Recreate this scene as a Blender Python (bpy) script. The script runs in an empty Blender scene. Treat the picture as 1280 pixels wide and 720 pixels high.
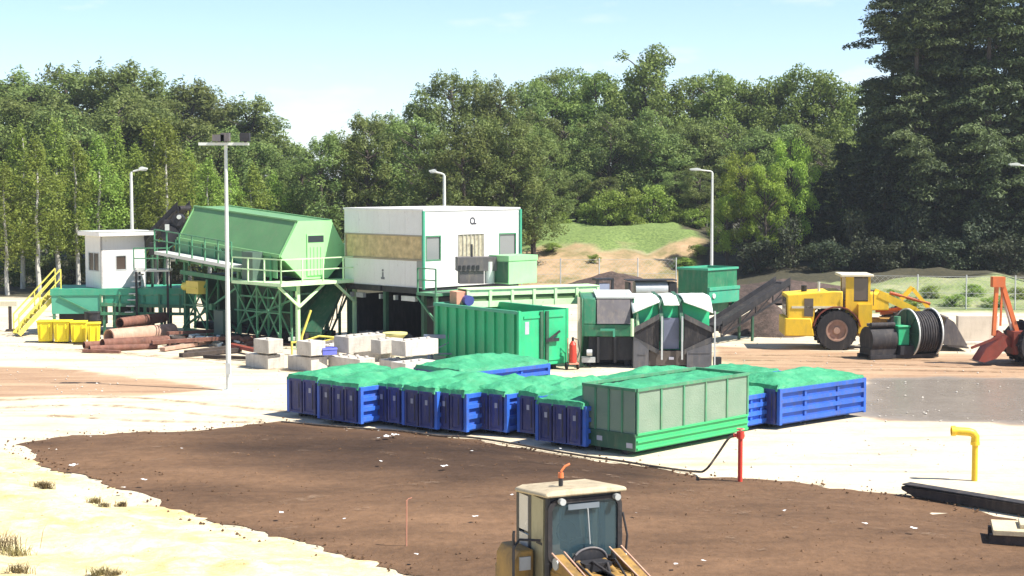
import bpy, bmesh, math, random
import numpy as np
from mathutils import Vector, Matrix, noise, geometry

# ------------------------------------------------------------------ camera, sky, sun, exposure
scene = bpy.context.scene
COL = scene.collection
CAM_H, FOCAL, PITCH = 7.7, 2000.0, math.radians(3.976)
cam_data = bpy.data.cameras.new("camera")
cam = bpy.data.objects.new("camera", cam_data)
COL.objects.link(cam)
cam.location = (0, 0, CAM_H)
cam.rotation_euler = (math.radians(90) - PITCH, 0, 0)
cam_data.sensor_width = 36.0
cam_data.lens = 36.0 * FOCAL / 1280.0
cam_data.clip_start = 0.5
cam_data.clip_end = 9000
scene.camera = cam

SUN_AZ = math.radians(110)      # measured from +Y (view direction) towards +X (right)
SUN_EL = math.radians(54)
world = bpy.data.worlds.new("World")
scene.world = world
world.use_nodes = True
wn, wl = world.node_tree.nodes, world.node_tree.links
wn.clear()
w_out = wn.new("ShaderNodeOutputWorld")
w_bg = wn.new("ShaderNodeBackground")
w_bg.inputs["Strength"].default_value = 0.10
w_sky = wn.new("ShaderNodeTexSky")
w_sky.sky_type = 'NISHITA'
w_sky.sun_disc = False
w_sky.sun_elevation = SUN_EL
w_sky.sun_rotation = SUN_AZ
w_sky.air_density = 0.75
w_sky.dust_density = 0.3
w_sky.altitude = 400
w_sky.ozone_density = 1.5
# thin fair-weather cloud in the sky itself
w_tc = wn.new("ShaderNodeTexCoord")
w_map = wn.new("ShaderNodeMapping")
w_map.inputs["Scale"].default_value = (7.0, 7.0, 26.0)
w_map.inputs["Location"].default_value = (0.35, 0.2, 0.1)
w_no = wn.new("ShaderNodeTexNoise")
w_no.inputs["Scale"].default_value = 1.6
w_no.inputs["Detail"].default_value = 6
w_no.inputs["Roughness"].default_value = 0.55
w_rmp = wn.new("ShaderNodeValToRGB")
w_rmp.color_ramp.elements[0].position = 0.56
w_rmp.color_ramp.elements[1].position = 0.80
w_rmp.color_ramp.elements[1].color = (0.55, 0.55, 0.55, 1)
w_mix = wn.new("ShaderNodeMixRGB")
w_mix.inputs["Color2"].default_value = (6.6, 6.2, 6.5, 1)
wl.new(w_tc.outputs["Generated"], w_map.inputs["Vector"])
wl.new(w_map.outputs["Vector"], w_no.inputs["Vector"])
wl.new(w_no.outputs["Fac"], w_rmp.inputs["Fac"])
wl.new(w_rmp.outputs["Color"], w_mix.inputs["Fac"])
wl.new(w_sky.outputs["Color"], w_mix.inputs["Color1"])
wl.new(w_mix.outputs["Color"], w_bg.inputs["Color"])
wl.new(w_bg.outputs["Background"], w_out.inputs["Surface"])

sun_data = bpy.data.lights.new("sun", 'SUN')
sun_data.energy = 5.0
sun_data.angle = math.radians(0.5)
sun_data.color = (1.0, 0.95, 0.86)
sun = bpy.data.objects.new("sun", sun_data)
COL.objects.link(sun)
to_sun = Vector((math.sin(SUN_AZ) * math.cos(SUN_EL), math.cos(SUN_AZ) * math.cos(SUN_EL), math.sin(SUN_EL)))
sun.rotation_euler = to_sun.to_track_quat('Z', 'Y').to_euler()
sun.location = to_sun * 200

scene.view_settings.view_transform = 'Standard'
scene.view_settings.look = 'None'
scene.view_settings.gamma = 1
scene.view_settings.use_curve_mapping = False
scene.view_settings.exposure = 1.05

# ------------------------------------------------------------------ helpers
SP, CP = math.sin(PITCH), math.cos(PITCH)
R = math.radians
rng = random.Random(7)


def at(px, py, z=0.0):
    """world point at height z seen at pixel (px, py) of the 1280x720 photograph"""
    x, u = (px - 640) / FOCAL, -(py - 360) / FOCAL
    d = Vector((x, CP + u * SP, -SP + u * CP))
    t = (z - CAM_H) / d.z
    return Vector((0, 0, CAM_H)) + d * t


def colx(px, Y, z=0.0):
    return (px - 640) / FOCAL * (Y * CP + (CAM_H - z) * SP)


def rowz(py, Y):
    u = -(py - 360) / FOCAL
    return CAM_H + Y * (u * CP - SP) / (CP + u * SP)


def tag(o, label=None, cat=None, group=None, kind=None):
    if label: o["label"] = label
    if cat: o["category"] = cat
    if group: o["group"] = group
    if kind: o["kind"] = kind
    return o


def thing(name, label, cat, loc=(0, 0, 0), rz=0.0, group=None):
    o = bpy.data.objects.new(name, None)
    COL.objects.link(o)
    o.empty_display_size = 0.3
    o.location = loc
    o.rotation_euler = (0, 0, rz)
    return tag(o, label, cat, group)


def copy_tree(o, parent=None):
    c = o.copy()
    COL.objects.link(c)
    if parent is not None:
        c.parent = parent
    for ch in [k for k in COL.objects if k.parent == o and k != c]:
        copy_tree(ch, c)
    return c


SPLIT = {"corner_trim", "corner_post", "skirt_post", "control_cabinet", "marking", "castor", "light_fitting", "bay_wall", "window", "rear_glass", "side_window", "arm_highlight", "landing_leg", "collar"}


class G:
    def __init__(s):
        s.v, s.f, s.m, s.mi = [], [], [], 0
        s.pieces = []

    def add(s, vs, fs):
        b = len(s.v)
        s.v += [tuple(p) for p in vs]
        s.f += [tuple(b + i for i in f) for f in fs]
        s.m += [s.mi] * len(fs)
        s.pieces.append((b, len(s.v), len(s.f) - len(fs), len(s.f)))
        return s

    def box(s, c, d, rot=None):
        x, y, z = d[0] / 2, d[1] / 2, d[2] / 2
        vs = [Vector(p) for p in ((-x, -y, -z), (x, -y, -z), (x, y, -z), (-x, y, -z), (-x, -y, z), (x, -y, z), (x, y, z), (-x, y, z))]
        if rot is not None:
            vs = [rot @ p for p in vs]
        c = Vector(c)
        return s.add([p + c for p in vs], [(0, 3, 2, 1), (4, 5, 6, 7), (0, 1, 5, 4), (1, 2, 6, 5), (2, 3, 7, 6), (3, 0, 4, 7)])

    def bb(s, x0, x1, y0, y1, z0, z1):
        return s.box(((x0 + x1) / 2, (y0 + y1) / 2, (z0 + z1) / 2), (abs(x1 - x0), abs(y1 - y0), abs(z1 - z0)))

    def beam(s, a, b, w, h=None):
        a, b = Vector(a), Vector(b)
        h = h or w
        d = (b - a)
        L = d.length
        q = d.normalized()
        up = Vector((0, 0, 1)) if abs(q.z) < 0.95 else Vector((0, 1, 0))
        sx = q.cross(up).normalized()
        uz = sx.cross(q).normalized()
        m = Matrix((sx, q, uz)).transposed()
        return s.box((a + b) / 2, (w, L, h), m)

    def cyl(s, a, b, r, r2=None, n=12, caps=True):
        a, b = Vector(a), Vector(b)
        r2 = r if r2 is None else r2
        q = (b - a).normalized()
        t = Vector((1, 0, 0)) if abs(q.x) < 0.9 else Vector((0, 1, 0))
        e1 = q.cross(t).normalized()
        e2 = q.cross(e1)
        vs = []
        for c, rr in ((a, r), (b, r2)):
            for k in range(n):
                an = 2 * math.pi * k / n
                vs.append(c + (e1 * math.cos(an) + e2 * math.sin(an)) * rr)
        fs = [(k, (k + 1) % n, n + (k + 1) % n, n + k) for k in range(n)]
        if caps:
            fs += [tuple(range(n - 1, -1, -1)), tuple(range(n, 2 * n))]
        return s.add(vs, fs)

    def ring(s, a, b, ro, ri, n=24):
        """hollow cylinder"""
        a, b = Vector(a), Vector(b)
        q = (b - a).normalized()
        t = Vector((1, 0, 0)) if abs(q.x) < 0.9 else Vector((0, 1, 0))
        e1 = q.cross(t).normalized()
        e2 = q.cross(e1)
        vs = []
        for c, rr in ((a, ro), (b, ro), (b, ri), (a, ri)):
            for k in range(n):
                an = 2 * math.pi * k / n
                vs.append(c + (e1 * math.cos(an) + e2 * math.sin(an)) * rr)
        fs = []
        for j in range(4):
            j2 = (j + 1) % 4
            for k in range(n):
                k2 = (k + 1) % n
                fs.append((j * n + k, j * n + k2, j2 * n + k2, j2 * n + k))
        return s.add(vs, fs)

    def prism(s, pts, ext):
        pts = [Vector(p) for p in pts]
        e = Vector(ext)
        n = len(pts)
        return s.add(pts + [p + e for p in pts], [tuple(range(n - 1, -1, -1)), tuple(range(n, 2 * n))] + [(k, (k + 1) % n, n + (k + 1) % n, n + k) for k in range(n)])

    def tube(s, pts, r, n=6):
        pts = [Vector(p) for p in pts]
        vs, fs = [], []
        for i, p in enumerate(pts):
            q = (pts[min(i + 1, len(pts) - 1)] - pts[max(i - 1, 0)]).normalized()
            t = Vector((0, 0, 1)) if abs(q.z) < 0.9 else Vector((1, 0, 0))
            e1 = q.cross(t).normalized()
            e2 = q.cross(e1)
            rr = r[i] if isinstance(r, (list, tuple)) else r
            for k in range(n):
                an = 2 * math.pi * k / n
                vs.append(p + (e1 * math.cos(an) + e2 * math.sin(an)) * rr)
        for i in range(len(pts) - 1):
            for k in range(n):
                fs.append((i * n + k, i * n + (k + 1) % n, (i + 1) * n + (k + 1) % n, (i + 1) * n + k))
        fs += [tuple(range(n - 1, -1, -1)), tuple(range((len(pts) - 1) * n, len(pts) * n))]
        return s.add(vs, fs)

    def build(s, name, mats, parent=None, bevel=0.0, smooth=True, fix=True):
        if name in SPLIT and parent is not None and len(s.pieces) > 1:
            out = None
            for (v0, v1, f0, f1) in s.pieces:
                q = G()
                q.add(s.v[v0:v1], [tuple(i - v0 for i in f) for f in s.f[f0:f1]])
                out = q.build(name, mats, parent, bevel, smooth, fix)
            return out
        me = bpy.data.meshes.new(name)
        me.from_pydata(s.v, [], s.f)
        if not isinstance(mats, (list, tuple)):
            mats = [mats]
        for m in mats:
            me.materials.append(m)
        if len(mats) > 1:
            me.polygons.foreach_set("material_index", s.m)
        if fix:
            bm = bmesh.new()
            bm.from_mesh(me)
            bmesh.ops.recalc_face_normals(bm, faces=bm.faces)
            bm.to_mesh(me)
            bm.free()
        if smooth:
            me.polygons.foreach_set("use_smooth", [True] * len(me.polygons))
            me.set_sharp_from_angle(angle=R(35))
        me.update()
        o = bpy.data.objects.new(name, me)
        COL.objects.link(o)
        if parent is not None:
            o.parent = parent
        if bevel:
            b = o.modifiers.new("bevel", 'BEVEL')
            b.width = bevel
            b.segments = 2
            b.limit_method = 'ANGLE'
            b.angle_limit = R(40)
        return o


# ------------------------------------------------------------------ materials
def nt(name):
    m = bpy.data.materials.new(name)
    m.use_nodes = True
    n, l = m.node_tree.nodes, m.node_tree.links
    return m, n, l, n["Principled BSDF"]


def paint(name, col, rough=0.45, var=0.18, scale=1.2, metallic=0.0, dirt=None, dirt_amt=0.35, bump=0.0, bscale=20, spec=0.4):
    """painted / weathered surface: colour drift, streaky dirt patches, uneven gloss"""
    m, n, l, p = nt(name)
    tc = n.new("ShaderNodeTexCoord")
    no = n.new("ShaderNodeTexNoise")
    no.inputs["Scale"].default_value = scale
    no.inputs["Detail"].default_value = 6
    no.inputs["Roughness"].default_value = 0.62
    l.new(tc.outputs["Object"], no.inputs["Vector"])
    rp = n.new("ShaderNodeValToRGB")
    rp.color_ramp.elements[0].position = 0.3
    rp.color_ramp.elements[1].position = 0.72
    a = [max(0, c * (1 - var)) for c in col]
    b = [min(1, c * (1 + var)) for c in col]
    rp.color_ramp.elements[0].color = (*a, 1)
    rp.color_ramp.elements[1].color = (*b, 1)
    l.new(no.outputs["Fac"], rp.inputs["Fac"])
    out = rp.outputs["Color"]
    if dirt is not None:
        mp = n.new("ShaderNodeMapping")
        mp.inputs["Scale"].default_value = (3.2, 3.2, 0.8)
        l.new(tc.outputs["Object"], mp.inputs["Vector"])
        n2 = n.new("ShaderNodeTexNoise")
        n2.inputs["Scale"].default_value = 1.7
        n2.inputs["Detail"].default_value = 8
        n2.inputs["Roughness"].default_value = 0.7
        l.new(mp.outputs["Vector"], n2.inputs["Vector"])
        r2 = n.new("ShaderNodeValToRGB")
        r2.color_ramp.elements[0].position = 0.48
        r2.color_ramp.elements[1].position = 0.75
        r2.color_ramp.elements[1].color = (dirt_amt, dirt_amt, dirt_amt, 1)
        l.new(n2.outputs["Fac"], r2.inputs["Fac"])
        mx = n.new("ShaderNodeMixRGB")
        mx.inputs["Color2"].default_value = (*dirt, 1)
        l.new(r2.outputs["Color"], mx.inputs["Fac"])
        l.new(out, mx.inputs["Color1"])
        out = mx.outputs["Color"]
        n4 = n.new("ShaderNodeTexNoise")
        n4.inputs["Scale"].default_value = 5.5
        n4.inputs["Detail"].default_value = 9
        n4.inputs["Roughness"].default_value = 0.75
        l.new(tc.outputs["Object"], n4.inputs["Vector"])
        r4 = n.new("ShaderNodeValToRGB")
        r4.color_ramp.elements[0].position = 0.6
        r4.color_ramp.elements[1].position = 0.7
        r4.color_ramp.elements[1].color = (0.6, 0.6, 0.6, 1)
        l.new(n4.outputs["Fac"], r4.inputs["Fac"])
        mx4 = n.new("ShaderNodeMixRGB")
        mx4.inputs["Color2"].default_value = (0.45 * dirt[0] + 0.03, 0.4 * dirt[1] + 0.01, 0.35 * dirt[2] + 0.005, 1)
        l.new(r4.outputs["Color"], mx4.inputs["Fac"])
        l.new(out, mx4.inputs["Color1"])
        out = mx4.outputs["Color"]
    oi = n.new("ShaderNodeObjectInfo")
    hv = n.new("ShaderNodeHueSaturation")
    mo = n.new("ShaderNodeMapRange")
    mo.inputs["To Min"].default_value = 0.88
    mo.inputs["To Max"].default_value = 1.12
    l.new(oi.outputs["Random"], mo.inputs["Value"])
    l.new(mo.outputs["Result"], hv.inputs["Value"])
    l.new(out, hv.inputs["Color"])
    out = hv.outputs["Color"]
    l.new(out, p.inputs["Base Color"])
    mr = n.new("ShaderNodeMapRange")
    mr.inputs["To Min"].default_value = max(0.05, rough - 0.12)
    mr.inputs["To Max"].default_value = min(1, rough + 0.2)
    l.new(no.outputs["Fac"], mr.inputs["Value"])
    l.new(mr.outputs["Result"], p.inputs["Roughness"])
    p.inputs["Metallic"].default_value = metallic
    p.inputs["Specular IOR Level"].default_value = spec
    if bump:
        n3 = n.new("ShaderNodeTexNoise")
        n3.inputs["Scale"].default_value = bscale
        n3.inputs["Detail"].default_value = 4
        l.new(tc.outputs["Object"], n3.inputs["Vector"])
        bp = n.new("ShaderNodeBump")
        bp.inputs["Strength"].default_value = bump
        bp.inputs["Distance"].default_value = 0.05
        l.new(n3.outputs["Fac"], bp.inputs["Height"])
        l.new(bp.outputs["Normal"], p.inputs["Normal"])
    return m


def earth(name, c1, c2, c3, s1=0.25, s2=1.6, s3=9.0, rough=0.92, bump=0.5, stretch=(1, 1, 1), rot=0.0):
    """bare soil: broad patches, medium mottling, fine grain, bumpy"""
    m, n, l, p = nt(name)
    tc = n.new("ShaderNodeTexCoord")
    mp = n.new("ShaderNodeMapping")
    mp.inputs["Scale"].default_value = stretch
    mp.inputs["Rotation"].default_value = (0, 0, rot)
    l.new(tc.outputs["Object"], mp.inputs["Vector"])
    facs = []
    for k, s in enumerate((s1, s2, s3)):
        no = n.new("ShaderNodeTexNoise")
        no.inputs["Scale"].default_value = s
        no.inputs["Detail"].default_value = 7
        no.inputs["Roughness"].default_value = 0.65
        l.new((mp.outputs["Vector"] if k < 2 else tc.outputs["Object"]), no.inputs["Vector"])
        facs.append(no.outputs["Fac"])
    mx = None
    r1 = n.new("ShaderNodeValToRGB")
    r1.color_ramp.elements[0].position = 0.38
    r1.color_ramp.elements[1].position = 0.62
    r1.color_ramp.elements[0].color = (*c1, 1)
    r1.color_ramp.elements[1].color = (*c2, 1)
    l.new(facs[0], r1.inputs["Fac"])
    r2 = n.new("ShaderNodeValToRGB")
    r2.color_ramp.elements[0].position = 0.46
    r2.color_ramp.elements[1].position = 0.72
    l.new(facs[1], r2.inputs["Fac"])
    mx = n.new("ShaderNodeMixRGB")
    l.new(r2.outputs["Color"], mx.inputs["Fac"])
    l.new(r1.outputs["Color"], mx.inputs["Color1"])
    mx.inputs["Color2"].default_value = (*c3, 1)
    m2 = n.new("ShaderNodeMixRGB")
    m2.blend_type = 'MULTIPLY'
    m2.inputs["Fac"].default_value = 0.55
    r3 = n.new("ShaderNodeValToRGB")
    r3.color_ramp.elements[0].position = 0.3
    r3.color_ramp.elements[1].position = 0.62
    r3.color_ramp.elements[0].color = (0.5, 0.5, 0.5, 1)
    l.new(facs[2], r3.inputs["Fac"])
    l.new(mx.outputs["Color"], m2.inputs["Color1"])
    l.new(r3.outputs["Color"], m2.inputs["Color2"])
    l.new(m2.outputs["Color"], p.inputs["Base Color"])
    p.inputs["Roughness"].default_value = rough
    p.inputs["Specular IOR Level"].default_value = 0.2
    if bump:
        bp = n.new("ShaderNodeBump")
        bp.inputs["Strength"].default_value = bump
        bp.inputs["Distance"].default_value = 0.08
        l.new(facs[2], bp.inputs["Height"])
        l.new(bp.outputs["Normal"], p.inputs["Normal"])
    return m


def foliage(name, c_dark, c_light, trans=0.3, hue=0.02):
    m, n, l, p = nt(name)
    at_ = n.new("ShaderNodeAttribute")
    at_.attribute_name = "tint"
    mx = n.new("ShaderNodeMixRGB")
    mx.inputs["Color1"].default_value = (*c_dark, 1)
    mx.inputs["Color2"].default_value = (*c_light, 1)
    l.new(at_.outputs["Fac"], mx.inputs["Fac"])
    oi = n.new("ShaderNodeObjectInfo")
    hs = n.new("ShaderNodeHueSaturation")
    mr = n.new("ShaderNodeMapRange")
    mr.inputs["To Min"].default_value = 0.5 - hue
    mr.inputs["To Max"].default_value = 0.5 + hue
    l.new(oi.outputs["Random"], mr.inputs["Value"])
    l.new(mr.outputs["Result"], hs.inputs["Hue"])
    mv = n.new("ShaderNodeMapRange")
    mv.inputs["To Min"].default_value = 0.75
    mv.inputs["To Max"].default_value = 1.25
    l.new(oi.outputs["Random"], mv.inputs["Value"])
    l.new(mv.outputs["Result"], hs.inputs["Value"])
    l.new(mx.outputs["Color"], hs.inputs["Color"])
    p.inputs["Roughness"].default_value = 0.55
    p.inputs["Specular IOR Level"].default_value = 0.25
    l.new(hs.outputs["Color"], p.inputs["Base Color"])
    tr = n.new("ShaderNodeBsdfTranslucent")
    l.new(hs.outputs["Color"], tr.inputs["Color"])
    ms = n.new("ShaderNodeMixShader")
    ms.inputs["Fac"].default_value = trans
    l.new(p.outputs["BSDF"], ms.inputs[1])
    l.new(tr.outputs["BSDF"], ms.inputs[2])
    l.new(ms.outputs["Shader"], n["Material Output"].inputs["Surface"])
    return m


def glass_mat(name, col=(0.03, 0.04, 0.05), rough=0.08):
    m, n, l, p = nt(name)
    p.inputs["Base Color"].default_value = (*col, 1)
    p.inputs["Roughness"].default_value = rough
    p.inputs["Specular IOR Level"].default_value = 0.8
    return m


M = {}
DUST = (0.36, 0.29, 0.21)
M["green_shell_shaded"] = paint("green_shell_shaded", (0.125, 0.28, 0.115), 0.45, 0.10, 0.8, dirt=DUST, dirt_amt=0.2)  # housing green, darkened for the shaded flank of the drum
M["green_deep"] = paint("green_deep", (0.025, 0.40, 0.17), 0.42, 0.16, 1.0, dirt=(0.12, 0.2, 0.12), dirt_amt=0.4)
M["green_frame"] = paint("green_frame", (0.06, 0.22, 0.115), 0.5, 0.2, 1.5, dirt=DUST, dirt_amt=0.35)
M["green_pale"] = paint("green_pale", (0.55, 0.78, 0.44), 0.45, 0.12, 1.0, dirt=DUST, dirt_amt=0.25)
M["hopper_green"] = paint("hopper_green", (0.26, 0.52, 0.25), 0.45, 0.1, 1.0, dirt=DUST, dirt_amt=0.25)
M["green_dark"] = paint("green_dark", (0.028, 0.095, 0.055), 0.5, 0.25, 1.2, dirt=DUST, dirt_amt=0.2)
M["teal"] = paint("teal", (0.05, 0.33, 0.2), 0.45, 0.12, 1.0, dirt=DUST, dirt_amt=0.2)
M["mesh_green"] = paint("mesh_green", (0.045, 0.44, 0.15), 0.42, 0.12, 1.0, dirt=(0.1, 0.22, 0.12), dirt_amt=0.3)
M["blue"] = paint("blue", (0.028, 0.115, 0.5), 0.4, 0.22, 1.4, dirt=(0.13, 0.12, 0.14), dirt_amt=0.6)
M["blue_shaded"] = paint("blue_shaded", (0.028, 0.036, 0.16), 0.45, 0.3, 1.6, dirt=(0.16, 0.13, 0.13), dirt_amt=0.7)  # skip blue darkened for the end doors that lie in shade
M["black_steel"] = paint("black_steel", (0.02, 0.02, 0.024), 0.5, 0.3, 2.0, dirt=(0.13, 0.11, 0.1), dirt_amt=0.3)
M["rubber"] = paint("rubber", (0.022, 0.02, 0.022), 0.75, 0.25, 3.0, dirt=(0.16, 0.13, 0.11), dirt_amt=0.4, bump=0.2)
M["grey_rubber"] = paint("grey_rubber", (0.12, 0.11, 0.115), 0.7, 0.2, 1.5, dirt=DUST, dirt_amt=0.4)
M["white_wall"] = paint("white_wall", (0.74, 0.72, 0.70), 0.5, 0.05, 0.7, dirt=(0.5, 0.44, 0.38), dirt_amt=0.22)
M["cream"] = paint("cream", (0.66, 0.6, 0.44), 0.5, 0.08, 0.9, dirt=(0.4, 0.33, 0.22), dirt_amt=0.3)
M["light_steel"] = paint("light_steel", (0.62, 0.64, 0.60), 0.4, 0.08, 1.5, metallic=0.1)
M["galv"] = paint("galv", (0.5, 0.52, 0.52), 0.42, 0.15, 3.0, metallic=0.35)
M["grey_blue"] = paint("grey_blue", (0.17, 0.21, 0.3), 0.45, 0.15, 2.0, dirt=DUST, dirt_amt=0.2)
M["concrete"] = paint("concrete", (0.52, 0.48, 0.42), 0.9, 0.14, 1.6, dirt=(0.25, 0.21, 0.17), dirt_amt=0.5, bump=0.3, bscale=14)
M["yellow"] = paint("yellow", (0.84, 0.53, 0.03), 0.45, 0.12, 1.0, dirt=(0.3, 0.2, 0.08), dirt_amt=0.35)
M["ochre"] = paint("ochre", (0.36, 0.215, 0.055), 0.55, 0.3, 2.2, dirt=(0.10, 0.07, 0.045), dirt_amt=0.85)
M["ochre_worn"] = paint("ochre_worn", (0.30, 0.175, 0.045), 0.6, 0.35, 3.0, dirt=(0.075, 0.055, 0.038), dirt_amt=0.95)
M["lemon"] = paint("lemon", (0.82, 0.66, 0.02), 0.4, 0.06, 1.0, dirt=(0.5, 0.3, 0.05), dirt_amt=0.3)
M["rail_yellow"] = paint("rail_yellow", (0.72, 0.62, 0.12), 0.45, 0.12, 2.0)
M["orange"] = paint("orange", (0.68, 0.17, 0.05), 0.45, 0.15, 1.2, dirt=(0.3, 0.16, 0.1), dirt_amt=0.4)
M["red"] = paint("red", (0.55, 0.05, 0.03), 0.4, 0.12, 2.0)
M["dull_red"] = paint("dull_red", (0.2, 0.04, 0.025), 0.55, 0.25, 2.0, dirt=(0.14, 0.08, 0.06), dirt_amt=0.5)
M["rust"] = paint("rust", (0.15, 0.065, 0.045), 0.8, 0.35, 2.5, dirt=(0.3, 0.17, 0.12), dirt_amt=0.5, bump=0.25)
M["rust_pale"] = paint("rust_pale", (0.42, 0.26, 0.19), 0.8, 0.25, 2.5, dirt=(0.2, 0.1, 0.07), dirt_amt=0.5)
M["timber_dark"] = paint("timber_dark", (0.05, 0.038, 0.032), 0.85, 0.3, 3.0, dirt=(0.17, 0.12, 0.09), dirt_amt=0.4, bump=0.3)
M["chaff"] = paint("chaff", (0.58, 0.44, 0.23), 0.8, 0.35, 3.2, dirt=(0.55, 0.46, 0.3), dirt_amt=0.5)
M["salmon"] = paint("salmon", (0.6, 0.27, 0.18), 0.5, 0.15, 2.0)
M["glass"] = glass_mat("glass")
M["glass_brown"] = glass_mat("glass_brown", (0.075, 0.055, 0.045), 0.15)
M["glass_grey"] = glass_mat("glass_grey", (0.2, 0.21, 0.21), 0.2)
def cab_glass():
    m, n, l, p = nt("cab_glass")
    p.inputs["Base Color"].default_value = (0.065, 0.12, 0.15, 1)
    p.inputs["Roughness"].default_value = 0.08
    p.inputs["Specular IOR Level"].default_value = 0.7
    tr = n.new("ShaderNodeBsdfTransparent")
    tr.inputs["Color"].default_value = (0.68, 0.80, 0.84, 1)
    ms = n.new("ShaderNodeMixShader")
    ms.inputs["Fac"].default_value = 0.68
    l.new(p.outputs["BSDF"], ms.inputs[1])
    l.new(tr.outputs["BSDF"], ms.inputs[2])
    l.new(ms.outputs["Shader"], n["Material Output"].inputs["Surface"])
    return m


M["glass_sky"] = cab_glass()
M["white_plate"] = paint("white_plate", (0.36, 0.36, 0.42), 0.5, 0.1, 4)
M["paper"] = paint("paper", (0.75, 0.74, 0.72), 0.8, 0.05, 4)
M["lamp_glass"] = paint("lamp_glass", (0.8, 0.8, 0.78), 0.25, 0.03, 4)


def tarp_mat():
    m, n, l, p = nt("tarp_net")
    tc = n.new("ShaderNodeTexCoord")
    no = n.new("ShaderNodeTexNoise")
    no.inputs["Scale"].default_value = 1.3
    no.inputs["Detail"].default_value = 8
    no.inputs["Roughness"].default_value = 0.65
    no.inputs["Distortion"].default_value = 0.6
    l.new(tc.outputs["Object"], no.inputs["Vector"])
    rp = n.new("ShaderNodeValToRGB")
    e = rp.color_ramp.elements
    e[0].position, e[0].color = 0.3, (0.022, 0.19, 0.075, 1)
    e[1].position, e[1].color = 0.72, (0.09, 0.36, 0.16, 1)
    k = e.new(0.52)
    k.color = (0.035, 0.28, 0.13, 1)
    l.new(no.outputs["Fac"], rp.inputs["Fac"])
    l.new(rp.outputs["Color"], p.inputs["Base Color"])
    p.inputs["Roughness"].default_value = 0.6
    n3 = n.new("ShaderNodeTexNoise")
    n3.inputs["Scale"].default_value = 7
    n3.inputs["Detail"].default_value = 5
    n3.inputs["Distortion"].default_value = 1.2
    l.new(tc.outputs["Object"], n3.inputs["Vector"])
    bp = n.new("ShaderNodeBump")
    bp.inputs["Strength"].default_value = 0.6
    bp.inputs["Distance"].default_value = 0.06
    l.new(n3.outputs["Fac"], bp.inputs["Height"])
    l.new(bp.outputs["Normal"], p.inputs["Normal"])
    return m


M["tarp"] = tarp_mat()


def netting_mat():
    m, n, l, p = nt("grey_netting")
    tc = n.new("ShaderNodeTexCoord")
    no = n.new("ShaderNodeTexNoise")
    no.inputs["Scale"].default_value = 1.1
    no.inputs["Detail"].default_value = 5
    l.new(tc.outputs["Object"], no.inputs["Vector"])
    rp = n.new("ShaderNodeValToRGB")
    rp.color_ramp.elements[0].color = (0.14, 0.24, 0.16, 1)
    rp.color_ramp.elements[1].color = (0.31, 0.38, 0.29, 1)
    l.new(no.outputs["Fac"], rp.inputs["Fac"])
    l.new(rp.outputs["Color"], p.inputs["Base Color"])
    p.inputs["Roughness"].default_value = 0.7
    vo = n.new("ShaderNodeTexVoronoi")
    vo.inputs["Scale"].default_value = 26
    l.new(tc.outputs["Object"], vo.inputs["Vector"])
    bp = n.new("ShaderNodeBump")
    bp.inputs["Strength"].default_value = 0.4
    bp.inputs["Distance"].default_value = 0.02
    l.new(vo.outputs["Distance"], bp.inputs["Height"])
    l.new(bp.outputs["Normal"], p.inputs["Normal"])
    tr = n.new("ShaderNodeBsdfTransparent")
    ms = n.new("ShaderNodeMixShader")
    ms.inputs["Fac"].default_value = 0.2
    l.new(p.outputs["BSDF"], ms.inputs[1])
    l.new(tr.outputs["BSDF"], ms.inputs[2])
    l.new(ms.outputs["Shader"], n["Material Output"].inputs["Surface"])
    return m


M["netting"] = netting_mat()
M["bark_birch"] = paint("bark_birch", (0.5, 0.48, 0.42), 0.8, 0.2, 2.5, dirt=(0.05, 0.045, 0.04), dirt_amt=0.75)
M["bark_pine"] = paint("bark_pine", (0.065, 0.052, 0.042), 0.9, 0.3, 3.0, bump=0.4)
M["leaf_birch"] = foliage("leaf_birch", (0.15, 0.22, 0.04), (0.335, 0.425, 0.085), 0.47)
M["leaf_broad"] = foliage("leaf_broad", (0.11, 0.175, 0.042), (0.26, 0.345, 0.085), 0.45)
M["leaf_pine"] = foliage("leaf_pine", (0.10, 0.15, 0.046), (0.255, 0.315, 0.09), 0.42)
M["leaf_dark"] = foliage("leaf_dark", (0.022, 0.034, 0.022), (0.085, 0.105, 0.048), 0.25)  # dark needles and leaves, deepened to carry the shade of the right-hand wood
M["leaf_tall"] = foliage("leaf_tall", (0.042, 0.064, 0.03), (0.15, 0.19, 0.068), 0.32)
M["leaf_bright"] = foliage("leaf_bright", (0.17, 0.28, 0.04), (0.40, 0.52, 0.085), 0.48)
M["leaf_grass"] = foliage("leaf_grass", (0.16, 0.12, 0.055), (0.40, 0.34, 0.17), 0.3)

# ------------------------------------------------------------------ ground
def px_poly(pts, z=0.0):
    return [tuple(at(px, py, z).xy) for px, py in pts]


def sdist(P, poly):
    """signed distance of points P (n,2) to polygon, positive inside"""
    poly = np.array(poly, float)
    A, B = poly, np.roll(poly, -1, axis=0)
    best = np.full(len(P), 1e9)
    inside = np.zeros(len(P), bool)
    for a, b in zip(A, B):
        ab = b - a
        t = np.clip(((P - a) @ ab) / max(ab @ ab, 1e-9), 0, 1)
        d = np.linalg.norm(P - (a + t[:, None] * ab), axis=1)
        best = np.minimum(best, d)
        c = ((a[1] > P[:, 1]) != (b[1] > P[:, 1])) & (P[:, 0] < (b[0] - a[0]) * (P[:, 1] - a[1]) / (b[1] - a[1] + 1e-12) + a[0])
        inside ^= c
    return np.where(inside, best, -best)


def sst(x, a, b):
    t = np.clip((x - a) / (b - a), 0, 1)
    return t * t * (3 - 2 * t)


def vnoise(x, y, s, seed=0.0):
    return np.array([noise.noise((a * s + seed, b * s - seed, seed * 1.7)) for a, b in zip(np.atleast_1d(x), np.atleast_1d(y))])


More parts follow.
